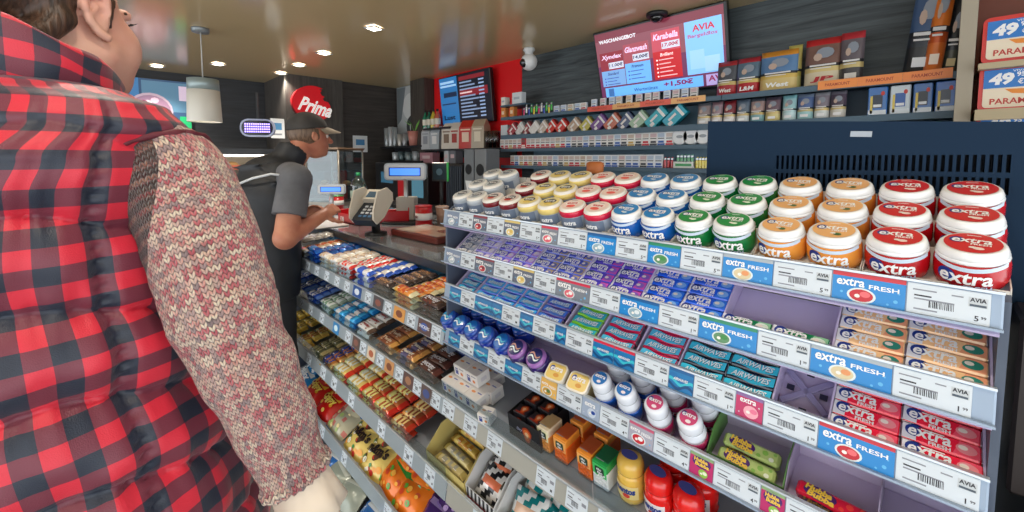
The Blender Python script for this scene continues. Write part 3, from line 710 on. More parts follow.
def carton(name, lab, x0, x1, y0, y1, z, hf, hb, ang, out, ins, grp=None):
    mb = MB(); t = .0012; c = (x0+x1)/2; w = x1-x0; d = y1-y0
    mb.box((0, d/2, t/2), (w, d, t), ins); mb.box((0, t/2, hf/2), (w, t, hf), out); mb.box((0, d-t/2, hb/2), (w, t, hb), ins)
    for s in (-1, 1): mb.prism([(0, 0), (0, hf), (d*.35, hb*.8+hf*.2), (d, hb), (d, 0)], -t/2, t/2, out, T(s*(w/2), 0, 0) @ YZ)
    return tag(mb.build(name, None, T(c, y0, z) @ RX(ang)), lab, 'carton', grp)
xg0, xg1, xg2 = xat(707, .745, Z4+.02), xat(784, .745, Z4+.02), xat(876, .745, Z4+.02)
carton('display_carton', 'green fronted card tray of bubble gum packs on the fourth tier', xg0, xg1-.002, .748, .850, deck4(.748)+.001, .020, .050, 14, C('#5c8c48', .5), C('#b4aac4', .5))
carton('display_carton', 'pale card tray holding one red bubble gum pack on the fourth tier', xg1, xg2, .748, .850, deck4(.748)+.001, .012, .050, 14, C('#a89cb8', .5), C('#c4b8d4', .5))
for i in range(2): H_GRN.put(T((xg0+xg1)/2, .766+.027*i, deck4(.766+.027*i)+.004+.006*i) @ RX(34), 'pale green bubble gum pack in the green carton, %s one' % ('front', 'rear')[i], 'green bubble gum packs')
H_RED.put(T((xg1+xg2)/2+.002, .768, deck4(.768)+.004) @ RX(26) @ RZ(-2), 'red strawberry bubble gum pack alone in its pale card tray', None)

# ================================================================== CANDY SHELF UNIT
CRAIL = C('#a4b0b8', .32, .3, name='candy_rail'); BRAIL = C('#b0b0a8', .35, .2, name='warm_grey_rail'); DECK = C('#a4acb6', .4, .2, name='shelf_deck'); BLUEG = C('#3f86b4', .25, coat=.4, name='blue_back_panel')
XA, XB, XM = -2.84, .058, -1.045
cs = thing('candy_shelf', 'grey four level candy shelf with price rails below the counter', 'shelf', T(0, 0, 0))
SLP = {1: .022, 2: .055, 3: .055, 4: .03}
CR = {1: (.925, .052), 2: (.700, .056), 3: (.418, .066), 4: (.098, .066)}
def slabx(mb, x0, x1, y0, z0, y1, z1, t, mat):
    a = math.atan2(z1-z0, y1-y0); l = math.hypot(z1-z0, y1-y0); mb.box((0, l/2, -t/2), (x1-x0, l, t), mat, T((x0+x1)/2, y0, z0) @ RX(math.degrees(a)))
for k, (zb, h) in CR.items():
    xr = XM if k == 1 else XB; mb = MB()
    for (a, bq, mt) in ((XA, XM-.002, CRAIL), (XM+.002, XB, BRAIL))[:(1 if k == 1 else 2)]:
        mb.box((0, 0, h/2), (bq-a, .006, h), mt, T((a+bq)/2, D+.004, zb) @ RX(-10), .002); mb.box((0, -.003, h), (bq-a, .010, .004), C('#d2d8dc', .2, .4), T((a+bq)/2, D+.004, zb) @ RX(-10))
    mb.build('price_rail', cs)
    for a, bq, o in ((XA, XM, .9 if k < 3 else .6), (XM, XB, .98 if k == 2 else .6))[:(1 if k == 1 else 2)]:
        d = MB(); slabx(d, a, bq, D+.008, zb+h*o, 1.03, zb+h*o+SLP[k], .006, DECK); d.build('deck', cs)
    if k in (1, 2, 3):
        for a, bq in ((XA, -1.86), (-1.855, XM-.004)) + (((XM+.01, -.50), (-.495, XB)) if k == 2 else ()):
            MB().box(((a+bq)/2, 0, .024), (bq-a, .0025, .05), ACRYL, T(0, D+.012, zb+h) @ RX(6)).build('clear_front', cs)
mb = MB(); mb.box(((XA+XB)/2, 1.04, .52), (XB-XA, .012, 1.04), C('#6c7480', .5)); mb.build('back_board', cs)
mb = MB(); mb.box(((XA+XM)/2, 1.005, 1.003), (XM-XA, .006, .08), BLUEG); mb.build('blue_panel', cs)
MB().box(((XA+XB)/2, .90, .03), (XB-XA, .30, .05), C('#3a3f48', .5)).build('plinth', cs)
for x in (XA-.006, XB+.006): MB().box((x, .885, .49), (.010, .30, .97), SIDE, None, .003).build('end_panel', cs)
def cand_label(k, px, pic=None, w=.052):
    zb, h = CR[k]; x = xat(px, D-.004, zb+h/2); 
    if pic:
        mb = MB().box((0, 0, 0), (w, .0012, h*.84), C(pic[0], .4)); mb.disc(w*.3, h*.24, C(pic[1], .4), FRONT, .0008, 12)
        if pic[2]: mb.text(pic[2], w*.8, h*.2, C(pic[3], .4), FRONT, (0, 0), .001, .02, .1)
    else:
        mb = price_card(w*.95, h*.78, '1', 1)
    mb.build('picture_label' if pic else 'price_label', cs, T(x, D+.004, zb) @ RX(-10) @ T(0, -.0042, h/2))
for px in (306, 315, 325, 335, 345, 366, 386, 409, 434): cand_label(1, px)
for px, pc in ((355, ('#1c4c94', '#d8e0ec', None, '')), (376, ('#4a4448', '#8c5040', None, '')), (397, ('#d89848', '#7c4020', None, '')), (422, ('#5a3c38', '#3858a8', 'SNICKERS', '#f0f0f4'))): cand_label(1, px, pc, .075)
for px in (300, 309, 320, 346, 361, 378, 397, 415, 433): cand_label(2, px)
for px, pc in ((334, ('#2f86c4', '#d8ecf4', None, '')), (354, ('#5a4640', '#88584a', None, '')), (369, ('#d8c8b0', '#b0603c', None, '')), (387, ('#c89058', '#7c4020', None, '')), (406, ('#5a3c38', '#a07050', None, '')), (424, ('#5c4844', '#3c4c88', None, ''))): cand_label(2, px, pc, .066)
for px in (294, 307, 321, 332, 349, 379, 406, 427, 476): cand_label(3, px, None, .06)
for px in (320, 342, 385): cand_label(4, px, None, .055)
for px in (446, 468, 492, 543, 574, 607, 650, 700): cand_label(2, px, None, .062)

# ------------------------------------------------------------------ wrapped bars
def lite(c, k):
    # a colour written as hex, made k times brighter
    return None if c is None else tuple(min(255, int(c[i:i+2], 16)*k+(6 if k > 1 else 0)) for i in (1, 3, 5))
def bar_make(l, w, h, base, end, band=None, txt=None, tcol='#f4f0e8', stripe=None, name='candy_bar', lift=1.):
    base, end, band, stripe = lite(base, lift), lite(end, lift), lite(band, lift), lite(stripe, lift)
    def make():
        n = 12; mb = MB(); rr = random.Random(int(l*1e4)+len(str(base)))
        xs = [(-.5, .10, 1.0), (-.445, .10, 1.0), (-.435, .16, .96), (-.37, .84, .98)]+[(-.37+.74*i/9, 1+rr.uniform(-.10, .06)*(0 if txt else 1), 1+rr.uniform(-.05, .03)) for i in range(1, 9)]+[(.37, .84, .98), (.435, .16, .96), (.445, .10, 1), (.5, .10, 1)]
        v = []; f = []; fm = []; nr = len(xs)
        for x, hz, wy in xs:
            for k in range(n):
                a = 2*PI*(k+.5)/n; c, s_ = math.cos(a), math.sin(a)
                v.append((x*l, math.copysign(abs(c)**.6, c)*w/2*wy, h/2+math.copysign(abs(s_)**.7, s_)*h/2*hz))
        b_, e_, m_ = C(base, .22, .15, coat=.5), C(end, .22, .25, coat=.5), C(band or base, .22, .15, coat=.5); st = C(stripe, .25, .05, coat=.4) if stripe else m_
        for i in range(nr-1):
            for k in range(n):
                f.append((i*n+k, i*n+(k+1) % n, (i+1)*n+(k+1) % n, (i+1)*n+k)); top = k in (1, 2, 3, 4)
                fm.append(e_ if i < 3 or i > nr-5 else st if stripe and top and (i+k*2) % 5 not in (0, 2) and 4 <= i <= nr-7 else m_ if band and (5 <= i <= nr-8 if not stripe else i in (3, 4)) else b_)
        f.append(tuple(range(n))[::-1]); f.append(tuple((nr-1)*n+k for k in range(n))); fm += [e_, e_]
        mb.add(v, f, b_, None, True, fm)
        M = T(0, 0, h+.0003)
        if txt: mb.text(txt, l*.56, w*.34, C(tcol, .3, coat=.3), M, (0, 0), .0004, .04, .15)
        for k in range(2): mb.rect(-l*.2+k*l*.4, -w*.30, l*.10, w*.10, C(tcol, .4), M, .0002)
        return tag(mb.build(name), '', 'candy bar')
    return Proto(make)
def facing(k, x, proto, nm, rows, layers, l, w, h, where, y0=.738, jit=5, lay_front=None, tilt=11, every=1):
    # one product's place on shelf k: rows going back, layers going up
    zb, hr = CR[k]; slope = SLP[k]/(1.03-D-.008)
    for r_ in range(rows):
        nl = layers if r_ else (lay_front or layers)
        for q in range(nl):
            y = y0+w*.5+r_*w*.98; z = zb+hr*(.9 if k < 3 else .6)+(y-D-.008)*slope+.002+q*h*.92
            if q < nl-1 and r_ > 0: continue
            proto.put(T(x+RND.uniform(-.004, .004), y, z) @ RX(tilt+RND.uniform(-2, 3)) @ RZ(RND.uniform(-jit, jit)),
                      '%s, %s from front, %s, %s' % (nm, ORD[r_], ('bottom layer', 'second layer', 'third layer', 'fourth layer')[q], where), nm+'s '+where)
U1, U2, U3 = 'upper candy shelf', 'middle candy shelf', 'third candy shelf'
def xs_of(pxs, z, y=.76): return [xat(p, y, z) for p in pxs]
def fill(k, p0, p1, zz, proto, nm, l, w, h, rows, layers, where, **kw):
    a, b_ = xat(p0, .76, zz), xat(p1, .76, zz); n = max(1, round((b_-a)/(l*1.03)))
    if n == 1: cols = ['']
    elif n == 2: cols = ['left ', 'right ']
    else: cols = [ORD[i]+' column ' for i in range(n)]
    for i in range(n):
        facing(k, a+(b_-a)*(i+.5)/n, proto, (cols[i]+nm) if n > 1 else nm, rows, layers, (b_-a)/n, w, h, where, **kw)
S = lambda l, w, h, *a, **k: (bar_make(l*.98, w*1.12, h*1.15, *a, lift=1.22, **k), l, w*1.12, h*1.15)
def go(k, p0, p1, zz, spec, nm, rows, layers, where, **kw):
    proto, l, w, h = spec; fill(k, p0, p1, zz, proto, nm, l, w, h, rows, layers, where, **kw)
go(1, 291, 301, 1.0, S(.17, .034, .022, '#b4b0a8', '#8c8a86', '#d8d4cc'), 'silver wrapped wafer bar', 6, 3, U1)
go(1, 301, 310, 1.0, S(.15, .034, .020, '#d8b088', '#e8e0d4', '#c86428'), 'orange and cream wafer bar', 6, 2, U1)
go(1, 310, 323, 1.0, S(.17, .036, .022, '#1848a4', '#2a6cc8', '#3c84d4'), 'deep blue chocolate bar', 6, 2, U1, lay_front=3)
go(1, 323, 342, 1.0, S(.105, .034, .020, '#e2dccf', '#c8c4ba', '#d0b89c', stripe='#b49878'), 'cream white milk bar', 6, 2, U1, lay_front=3)
go(1, 342, 357, 1.0, S(.15, .034, .020, '#e8e4dc', '#c02824', '#f0ece4', stripe='#c8342c'), 'white and red milk bar', 6, 2, U1, lay_front=3)
go(1, 357, 377, 1.0, S(.16, .034, .022, '#e6eaf0', '#2450b4', '#2c58bc'), 'white and blue milk bar', 6, 2, U1, lay_front=3)
go(1, 377, 396, 1.0, S(.14, .034, .018, '#4a3c38', '#30282a', '#5c4a40', txt='KitChoc', tcol='#c89468'), 'dark brown wafer bar', 6, 2, U1, lay_front=3)
go(1, 396, 421, 1.0, S(.15, .034, .019, '#c8823c', '#d8c8a8', '#e09a48', stripe='#a8441c'), 'gold and orange caramel bar', 6, 2, U1, lay_front=3)
go(1, 422, 447, 1.0, S(.135, .036, .020, '#3e2a26', '#2c2022', '#4a302a', txt='SNICKERS', tcol='#dfe4f0', stripe='#5a2c24'), 'dark brown peanut bar', 6, 2, U1, lay_front=3)
go(2, 290, 322, .77, S(.155, .038, .022, '#23449c', '#5a78b4', '#3c68bc', stripe='#d8dce8'), 'blue wrapped coconut wafer', 5, 2, U2)
go(2, 322, 338, .77, S(.16, .040, .022, '#c8ccc8', '#8c9c8c', '#e8e8e0', stripe='#6c8c70'), 'white and green wafer bar', 5, 2, U2)
go(2, 338, 358, .77, S(.135, .038, .022, '#3c9cd4', '#1c74b8', '#d4eaf4', txt='Bounty', tcol='#1c4c94'), 'light blue coconut bar', 5, 2, U2)
go(2, 358, 378, .77, S(.13, .038, .022, '#d0ccc6', '#5c4638', '#e8e4de', txt='Milky', tcol='#a02c28'), 'white milk cream bar', 5, 2, U2)
go(2, 378, 400, .77, S(.125, .038, .022, '#8c5430', '#c8924c', '#6c3c28', txt='Twin', tcol='#d8c4a8'), 'gold ended caramel bar', 5, 2, U2)
go(2, 400, 420, .77, S(.12, .038, .022, '#7c4a2c', '#c08c4c', '#4a4464', txt='Peanut', tcol='#e4dccc'), 'brown and violet peanut bar', 5, 2, U2)
go(2, 420, 441, .77, S(.125, .038, .022, '#3c2420', '#54302a', '#4a2c26', txt='SNICKERS', tcol='#dcdce4'), 'dark chocolate peanut bar', 3, 2, U2)
MARS = S(.125, .038, .022, '#1c2c64', '#2c4488', '#243878', txt='Milk', tcol='#b8c4e4')
facing(2, xat(432, .76, .77)+.03, MARS[0], 'navy blue nougat bar', 3, 2, .12, .038, .022, U2, y0=.872)
go(3, 281, 300, .50, S(.15, .040, .022, '#d0b050', '#b89438', '#e0c468', stripe='#8c6c30'), 'yellow crispy bar', 5, 2, U3, jit=9)
go(3, 300, 313, .50, S(.15, .040, .022, '#d4b45c', '#c09c48', '#e8d080', stripe='#b06030'), 'pale yellow crispy bar', 5, 2, U3, jit=9)
go(3, 313, 325, .50, S(.15, .040, .022, '#5c5a40', '#a89868', '#48462f', stripe='#8c845c'), 'olive brown cereal bar', 5, 2, U3, jit=9)
go(3, 325, 337, .50, S(.15, .040, .022, '#b07038', '#d8a868', '#3c4878', stripe='#38448c'), 'amber and blue nut bar', 5, 2, U3, jit=9)
go(3, 337, 366, .50, S(.155, .046, .028, '#e4b064', '#cc3c28', '#f0d090', stripe='#f4e4bc'), 'bright gold hazelnut bar', 5, 2, U3)
go(3, 366, 393, .50, S(.14, .046, .028, '#a4582c', '#c02c20', '#e0b060', stripe='#e8c47c'), 'copper and gold nut bar', 5, 2, U3)
go(3, 393, 414, .50, S(.125, .044, .026, '#8c4424', '#b03420', '#c88c48', stripe='#dcb478'), 'russet caramel nut bar', 5, 2, U3)
# ================================================================== TIER FIVE: boxes, mint boxes, jars (right end of shelf two)
Y5 = .752
def z5(y): return CR[2][0]+CR[2][1]*.98+(y-D-.008)*.055/(1.03-D-.008)+.001
def x5(px, pz=.04): return xat(px, Y5, z5(Y5)+pz)
def white_box():
    mb = MB(); l, w, h = .052, .045, .036
    mb.box((0, 0, h/2), (l, w, h), C('#e8e4e0', .35, coat=.2), None, .001)
    F = T(0, -w/2-.0003, h/2) @ FRONT
    mb.rect(-.012, -.001, .013, .020, C('#2c4494', .35), F); mb.text('gum', .010, .006, WP, F, (-.012, .003), .0003, .03); mb.disc(.006, .005, C('#e0843c', .4), F, .0003, 10, (.010, -.004)); mb.rect(.010, .010, .02, .003, GREYINK, F)
    Tm = T(0, 0, h+.0003); mb.disc(.008, .004, C('#e49a5c', .4), Tm, 0, 10, (-.01, 0)); mb.rect(.012, .003, .016, .004, C('#7a84b8', .4), Tm)
    Sd = T(l/2+.0003, 0, h/2) @ RZ(90) @ FRONT; mb.rect(0, 0, .02, .012, C('#d4d0d4', .4), Sd)
    return tag(mb.build('gum_box'), '', 'box')
WB = Proto(white_box)
xw = x5(451)-.004; k = 0
for j, (cols, y) in enumerate(((3, .775), (3, .822), (2, .869))):
    for i in range(cols):
        WB.put(T(xw+.058*i+.012*j, y-.006, z5(y)+.002) @ RX(11) @ Matrix.Scale(1.1, 4), 'small white gum box, %s from left in the %s row beside the black carton' % (ORD[i], ('front', 'middle', 'rear')[j]), 'white gum boxes')
WB.put(T(x5(489), .7475, z5(.7475)+.001) @ RX(11) @ RZ(14) @ Matrix.Scale(.8, 4), 'small white gum box standing apart at the front, turned askew', None)
for i in range(2): WB.put(T(xw+.022+.06*i, .80, z5(.80)+.046) @ RX(11) @ Matrix.Scale(1.1, 4), 'small white gum box lying on top of the others, %s one' % ('left', 'right')[i], 'white gum boxes')
# black carton of small boxes
cx0, cx1 = x5(510, .03), x5(541, .03)
carton('display_carton', 'black card carton with an orange flame picture holding small boxes', cx0, cx1, .752, .87, z5(.752)+.001, .062, .066, 8, C('#232226', .45), C('#2c2a30', .5))
def flame(mb, M, s):
    for k, (c, q) in enumerate((('#b83c14', 1.), ('#e8742c', .72), ('#f8c898', .4))): mb.flat([(s*q*(.45*math.cos(a)*(1+.25*math.sin(3*a))), s*q*(.62*math.sin(a))) for a in [2*PI*i/16 for i in range(16)]], C(c, .35), M, .0003*(k+1))
fl = MB(); M = T((cx0+cx1)/2, .752, z5(.752)) @ RX(8) @ T(.012, -.0008, .030) @ FRONT; flame(fl, M @ T(0, 0, 0), .034); fl.text('Dry', .02, .011, C('#a8acc8', .4), M, (-.026, .004), .0006, .03, .2, rot=0)
PENDING[-1]['_'] = 0; del PENDING[-1]['_']
fl.build('front_print', PENDING[-1], PENDING[-1].matrix_basis.inverted() @ Matrix.Identity(4))
def black_box():
    mb = MB(); mb.box((0, 0, .028), (.042, .034, .056), C('#26242a', .3, coat=.4), None, .001); M = T(0, 0, .0563); flame(mb, M @ T(.004, .002, 0), .024); mb.rect(0, -.012, .03, .005, C('#8c2c1c', .4), M)
    flame(mb, T(0, -.0173, .03) @ FRONT, .022); return tag(mb.build('mint_box'), '', 'box')
BB = Proto(black_box); cw = cx1-cx0
for r_ in range(2):
    for i in range(2): BB.put(T(cx0+cw*(.27+.46*i), .778+.042*r_, z5(.775)+.012+.012*r_) @ RX(8) @ RZ(RND.uniform(-5, 5)), 'black box with an orange flame inside the black carton, %s %s' % (('front', 'rear')[r_], ('left', 'right')[i]), 'black flame boxes')
# clear mint boxes
def mint_make(lid, fill, lab, back):
    def make():
        t = thing('mint_box', '', 'mint box'); w, d, h = .036, .052, .058
        mb = MB(); mb.box((0, 0, .02), (w, d, .040), C(fill, .2, coat=.6), None, .002)
        r = random.Random(3)
        for k in range(40): mb.sphere((r.uniform(-.4, .4)*w, -d/2+.0002, r.uniform(.004, .034)), .0034, C(fill, .3, coat=.3), None, 6, (1, .5, .6))
        mb.build('mints', t)
        mb = MB(); mb.box((0, 0, .049), (w, d, .018), C(lid, .25, coat=.4), None, .0015); mb.box((0, .004, .0588), (w*.9, d*.8, .0012), C(back, .3, coat=.3))
        F = T(0, -d/2-.0003, .041) @ FRONT
        mb.rect(0, 0, w*.92, .026, C(lab, .3), F); mb.prism(rrect(.021, .017, .003), 0, .0006, C('#1c3c2c', .35), F); mb.text('tic', .012, .006, WP, F, (-.001, .0035), .0009, .03, .2); mb.text('tac', .013, .006, WP, F, (.001, -.0035), .0009, .03, .2)
        mb.rect(-.004, -.017, .02, .002, GREYINK, T(0, 0, .0595)); mb.build('lid', t)
        return t
    return Proto(make)
for px, lid, fillc, lab, back, nm in ((549, '#e8dcc0', '#e89848', '#e8e4b8', '#c8a878', 'pale topped clear mint box with mixed mints beside the black carton'), (566, '#f09838', '#ec6a1c', '#f4b060', '#c85a28', 'orange clear mint box, left one of two'),
                                      (590, '#f09838', '#ec6a1c', '#f4b060', '#b85428', 'orange clear mint box, right one of two, beside the green one'), (606, '#28a050', '#ececec', '#48c468', '#1c6c44', 'green topped clear mint box with white mints')):
    p = mint_make(lid, fillc, lab, back); p.put(T(x5(px-7, .06), .788, z5(.788)+.004) @ RX(8) @ Matrix.Scale(1.08, 4), nm, 'clear mint boxes')
    if px in (566, 590): p.put(T(x5(px-7, .06)+.004, .850, z5(.85)+.006) @ RX(8) @ Matrix.Scale(1.08, 4), 'orange clear mint box in the rear row behind the %s orange one' % ('left' if px == 566 else 'right'), 'clear mint boxes')
def jar_make(col, lab, tcol, txt):
    def make():
        t = thing('candy_jar', '', 'jar'); m = C(col, .22, coat=.6); r = .030
        prof = [(.022, 0), (r*.95, .004), (r, .016), (r*.93, .023), (r*1.0, .031), (r*1.0, .044), (r*.94, .050), (r*.96, .056), (r*.9, .066)]
        MB().lathe(prof, m, 28).build('body', t)
        mb = MB(); mb.lathe([(r*.93, .066), (r*.97, .070), (r*.95, .084), (r*.80, .094), (r*.45, .099), (.001, .1)], m, 28); mb.add([((r*.62*math.cos(a))*1, r*.40*math.sin(a)-.002, .1012) for a in [2*PI*i/14 for i in range(14)]], [tuple(range(14))], C('#4c54a0', .3)); mb.build('lid', t)
        mb = MB(); bend = lambda q: ((r*1.02+q[2])*math.cos(q[0]/r-PI/2), (r*1.02+q[2])*math.sin(q[0]/r-PI/2), q[1])
        mb.add([bend((-.03+.06*i/12, .017+j, 0)) for j in (0, .030) for i in range(13)], [(i, i+1, i+14, i+13) for i in range(12)], C(lab, .3), smooth=True)
        mb.text(txt, .046, .014, C(tcol, .3), None, (0, .036), .0006, .05, .1, bend); mb.disc(.008, .006, C('#c82c24', .3), None, .0, 6) if 0 else None
        mb.add([bend((.004+.008*math.cos(2*PI*i/10), .024+.005*math.sin(2*PI*i/10), .0004)) for i in range(10)], [tuple(range(10))], C('#d84030', .3)); mb.build('label_wrap', t)
        return t
    return Proto(make)
J_YEL, J_RED = jar_make('#e8be54', '#ecd48c', '#1c3c8c', 'mentos'), jar_make('#e81c18', '#f0e4e4', '#14388c', 'mentos')
J_YEL.put(T(x5(623, .06), .792, z5(.79)+.002) @ RX(8), 'yellow ribbed candy jar between the green mint box and red jars', 'candy jars')
for i, px in enumerate((652, 682)):
    for r_ in (0, 1): J_RED.put(T(x5(px, .06), .790+.066*r_, z5(.79+.066*r_)+.002) @ RX(8) @ RZ(-12), 'red ribbed candy jar with a glossy lid, %s %s of the four' % (('front', 'rear')[r_], ('left', 'right')[i]), 'candy jars')
TUBS[3][1].put(T(x5(722, .03), .785, z5(.785)+.001) @ RX(20), 'blue lidded gum tub on the shelf right of the red jars', 'candy jars')
for i, px in enumerate((760, 800)): TUBS[3][1].put(T(x5(px, .03), .785, z5(.785)+.001) @ RX(20), 'blue lidded gum tub farther right of the red jars, %s of two' % ('left', 'right')[i], 'candy jars')

# ================================================================== THIRD SHELF, right end: cartons of packets
def z3(y): return CR[3][0]+CR[3][1]*.6+(y-D-.008)*.055/(1.03-D-.008)+.001
def x3(px, pz=.08): return xat(px, .76, z3(.76)+pz)
c0, c1 = x3(430), x3(468)
GREYC, CREAM = C('#a8a498', .6), C('#d8c478', .5)
carton('display_carton', 'cream fronted card carton of yellow biscuit tubes with a tall grey rear flap', c0, c1, .750, .96, z3(.75)+.001, .045, .115, 9, CREAM, GREYC)
TUBE_Y = bar_make(.155, .030, .026, '#e0bc58', '#c89c40', '#e8cc70', stripe='#c8842c', name='biscuit_tube'); TUBE_W = bar_make(.155, .028, .024, '#e8d898', '#d8c478', '#ece0b0', stripe='#b4b0a0', name='biscuit_tube')
for i in range(5):
    (TUBE_W if i < 2 else TUBE_Y).put(T((c0+c1)/2, .775+.033*i, z3(.775+.033*i)+.012+.010*i) @ RX(9) @ RZ(RND.uniform(-4, 4)), '%s biscuit tube, %s from the front in the cream carton' % ('pale striped' if i < 2 else 'golden yellow', ORD[i]), 'yellow biscuit tubes')
d0, d1 = x3(470), x3(498)
def zebra(name, lab, x0, x1, cols):
    o = carton(name, lab, x0, x1, .750, .95, z3(.75)+.001, .050, .12, 9, C('#d8d8d8', .5), GREYC)
    mb = MB(); M = FRONT; w = x1-x0; n = 7
    for i in range(n):
        a = -w/2+w*i/n; mb.flat([(a, .002), (a+w*.07, .002), (a+w*.12, .049), (a+w*.05, .049)], cols[0], M, .0006)
    mb.rect(0, .012, w, .006, cols[1], M, .0009); mb.build('front_print', o); return o
zebra('display_carton', 'black and white striped card carton right of the cream one', d0, d1, (C('#22242a', .4), C('#c02c3c', .4)))
e0, e1 = x3(501), x3(566)
zebra('display_carton', 'teal and white striped card carton of crackling packets', e0, e1, (C('#1c8a92', .4), C('#e8e8e8', .4)))
f0, f1 = x3(570), x3(640)
zebra('display_carton', 'green and white striped card carton of packets beyond the teal one', f0, f1, (C('#1c9450', .4), C('#e8e8e8', .4)))
def packet_make(base, c2, c3, l=.13, w=.12, h=.022, style='zig', txt=None, tcol='#f4f0e0', dots=()):
    def make():
        mb = MB(); nx, ny = 9, 9
        def top(q):
            u, t_ = q[0]/(l/2), q[1]/(w/2); tt = max(-1, min(1, t_*1.18)); return (q[0], q[1], .001+.8*h*(1-abs(u)**3)*(1-abs(tt)**2.4)+.0022+(q[2] if len(q) > 2 else 0))
        v = []; f = []; fm = []
        for j in range(ny):
            for i in range(nx):
                u, t_ = -1+2*i/(nx-1), -1+2*j/(ny-1); tt = max(-1, min(1, t_*1.18)); z = h*(1-abs(u)**3)*(1-abs(tt)**2.4)
                v.append((u*l/2*(1-.06*(1-abs(t_))), t_*w/2, .001+z*.8+(.10*h*noise.noise(Vector((u*3, t_*3, l*90))) if abs(u) < .9 and abs(t_) < .9 else 0)))
        for j in range(ny):
            for i in range(nx):
                u, t_ = -1+2*i/(nx-1), -1+2*j/(ny-1); v.append((u*l/2, t_*w/2, .0))
        r = random.Random(len(base)+int(l*1e4)); m1, m2, m3 = C(base, .25, .1, coat=.5), C(c2, .25, .1, coat=.5), C(c3, .25, .1, coat=.5)
        for j in range(ny-1):
            for i in range(nx-1):
                f.append((j*nx+i, j*nx+i+1, (j+1)*nx+i+1, (j+1)*nx+i)); q = nx*ny
                if style == 'zig': fm.append((m1, m2)[((i+j)//2+j) % 2] if j not in (3, 4) or i in (0, 7) else m3)
                elif style == 'bag': fm.append(m2 if j in (0, 7) else m3 if (1 <= i <= 6 and j == 6) else m1)
                elif style == 'blob': fm.append(m2 if j in (0, 7) else m1 if r.random() > .3 else m3)
                f.append((q+j*nx+i, q+(j+1)*nx+i, q+(j+1)*nx+i+1, q+j*nx+i+1)); fm.append(m1)
        for i in range(nx-1):
            q = nx*ny; f += [(i, q+i, q+i+1, i+1), (q-nx+i, q-nx+i+1, 2*q-nx+i+1, 2*q-nx+i)]; fm += [m2, m2]
        for j in range(ny-1):
            q = nx*ny; f += [(j*nx, (j+1)*nx, q+(j+1)*nx, q+j*nx), (j*nx+nx-1, q+j*nx+nx-1, q+(j+1)*nx+nx-1, (j+1)*nx+nx-1)]; fm += [m1, m1]
        mb.add(v, f, m1, None, True, fm)
        for k, dc in enumerate(dots):
            for q in range(4):
                cx, cy, rd = r.uniform(-.30, .30)*l, r.uniform(-.30, .12)*w, r.uniform(.035, .07)*l
                mb.add([top((cx+rd*math.cos(2*PI*i/10), cy+rd*.8*math.sin(2*PI*i/10), .0002*(k+q))) for i in range(10)], [tuple(range(10))], C(dc, .3, coat=.4))
        if txt: mb.text(txt, l*.66, w*.22, C(tcol, .3, coat=.3), None, (0, w*.16), .0022, .05, .05, top)
        return tag(mb.build('candy_packet'), '', 'packet')
    return Proto(make)
PK_T, PK_Z, PK_G = packet_make('#eef2f2', '#158a90', '#e0b89c', .115, .10), packet_make('#ececec', '#202228', '#d8704c', .10, .09), packet_make('#e4efe8', '#169a54', '#f0f4f0', .12, .10)
for pt, nm, x0, x1, n in ((PK_Z, 'black and white zigzag packet', d0, d1, 3), (PK_T, 'teal and white zigzag packet', e0, e1, 6), (PK_G, 'green and white zigzag packet', f0, f1, 5)):
    for i in range(n):
        j = i//2 if n > 3 else i; x = (x0+x1)/2 if n <= 3 else x0+(x1-x0)*(.3 if i % 2 == 0 else .70)
        y = .800+.04*j
        pt.put(T(x, y, z3(y)+.048+.012*j) @ RX(50+RND.uniform(-5, 5)) @ RZ(RND.uniform(-8, 8)), '%s, %s%s in its carton' % (nm, ORD[j]+' from front', '' if n <= 3 else (' left', ' right')[i % 2]), nm+'s')
for i, px in enumerate((660, 720, 790)): PK_T.put(T(x3(px), .83, z3(.83)+.034) @ RX(40), 'teal and white zigzag packet loose on the shelf, %s from the left' % ORD[i], 'teal and white zigzag packets')

# ================================================================== FOURTH SHELF: bags of sweets, and the plinth
def z4(y): return CR[4][0]+CR[4][1]*.6+(y-D-.008)*.03/(1.03-D-.008)+.001
def x4(px, pz=.06): return xat(px, .82, z4(.82)+pz)
BG = {'red': packet_make('#c01c18', '#8c1418', '#f0b838', .20, .17, .045, 'bag', 'Crispy', '#f8e060', ('#e8a828', '#f0d070')), 'sky': packet_make('#1c84c8', '#1460a4', '#e8f0f4', .20, .17, .045, 'bag', 'Milky', '#f4f8fc', ('#e0ecf4', '#60b4e0')), 'clear': packet_make('#b8b49c', '#2c6cb4', '#c87870', .20, .17, .045, 'blob', None, '#f4f8fc', ('#e8d8a0', '#a8c070')),
      'yel': packet_make('#e8cc70', '#d8b850', '#d8c070', .22, .19, .05, 'bag', "m&m's", '#2a1c1c', ('#c83024', '#4c3024', '#3c8c3c', '#f0a020', '#f4ecd8')), 'org': packet_make('#f07a1c', '#d85c14', '#3c9c3c', .20, .17, .045, 'bag', None, '#f4f8fc', ('#c8401c', '#5cac3c', '#f8b040')), 'pur': packet_make('#4c2c78', '#38205c', '#a48cc8', .18, .16, .04, 'bag', None, '#f4f8fc', ('#7c5cb0', '#c8a8e0')), 'grn': packet_make('#5c8c3c', '#3c6c2c', '#e8e0c0', .18, .16, .04, 'bag')}
seq = [('sky', 306, 'bright blue sweet bag'), ('red', 318, 'red sweet bag with yellow print'), ('red', 332, 'red sweet bag with yellow print'), ('clear', 346, 'clear sweet bag with blue header'), ('yel', 364, 'yellow chocolate bead bag'), ('yel', 380, 'yellow chocolate bead bag'), ('org', 398, 'orange sweet bag with green picture'), ('org', 416, 'orange sweet bag with green picture'), ('pur', 440, 'purple sweet bag'), ('grn', 470, 'green sweet bag')]
cnt = {}
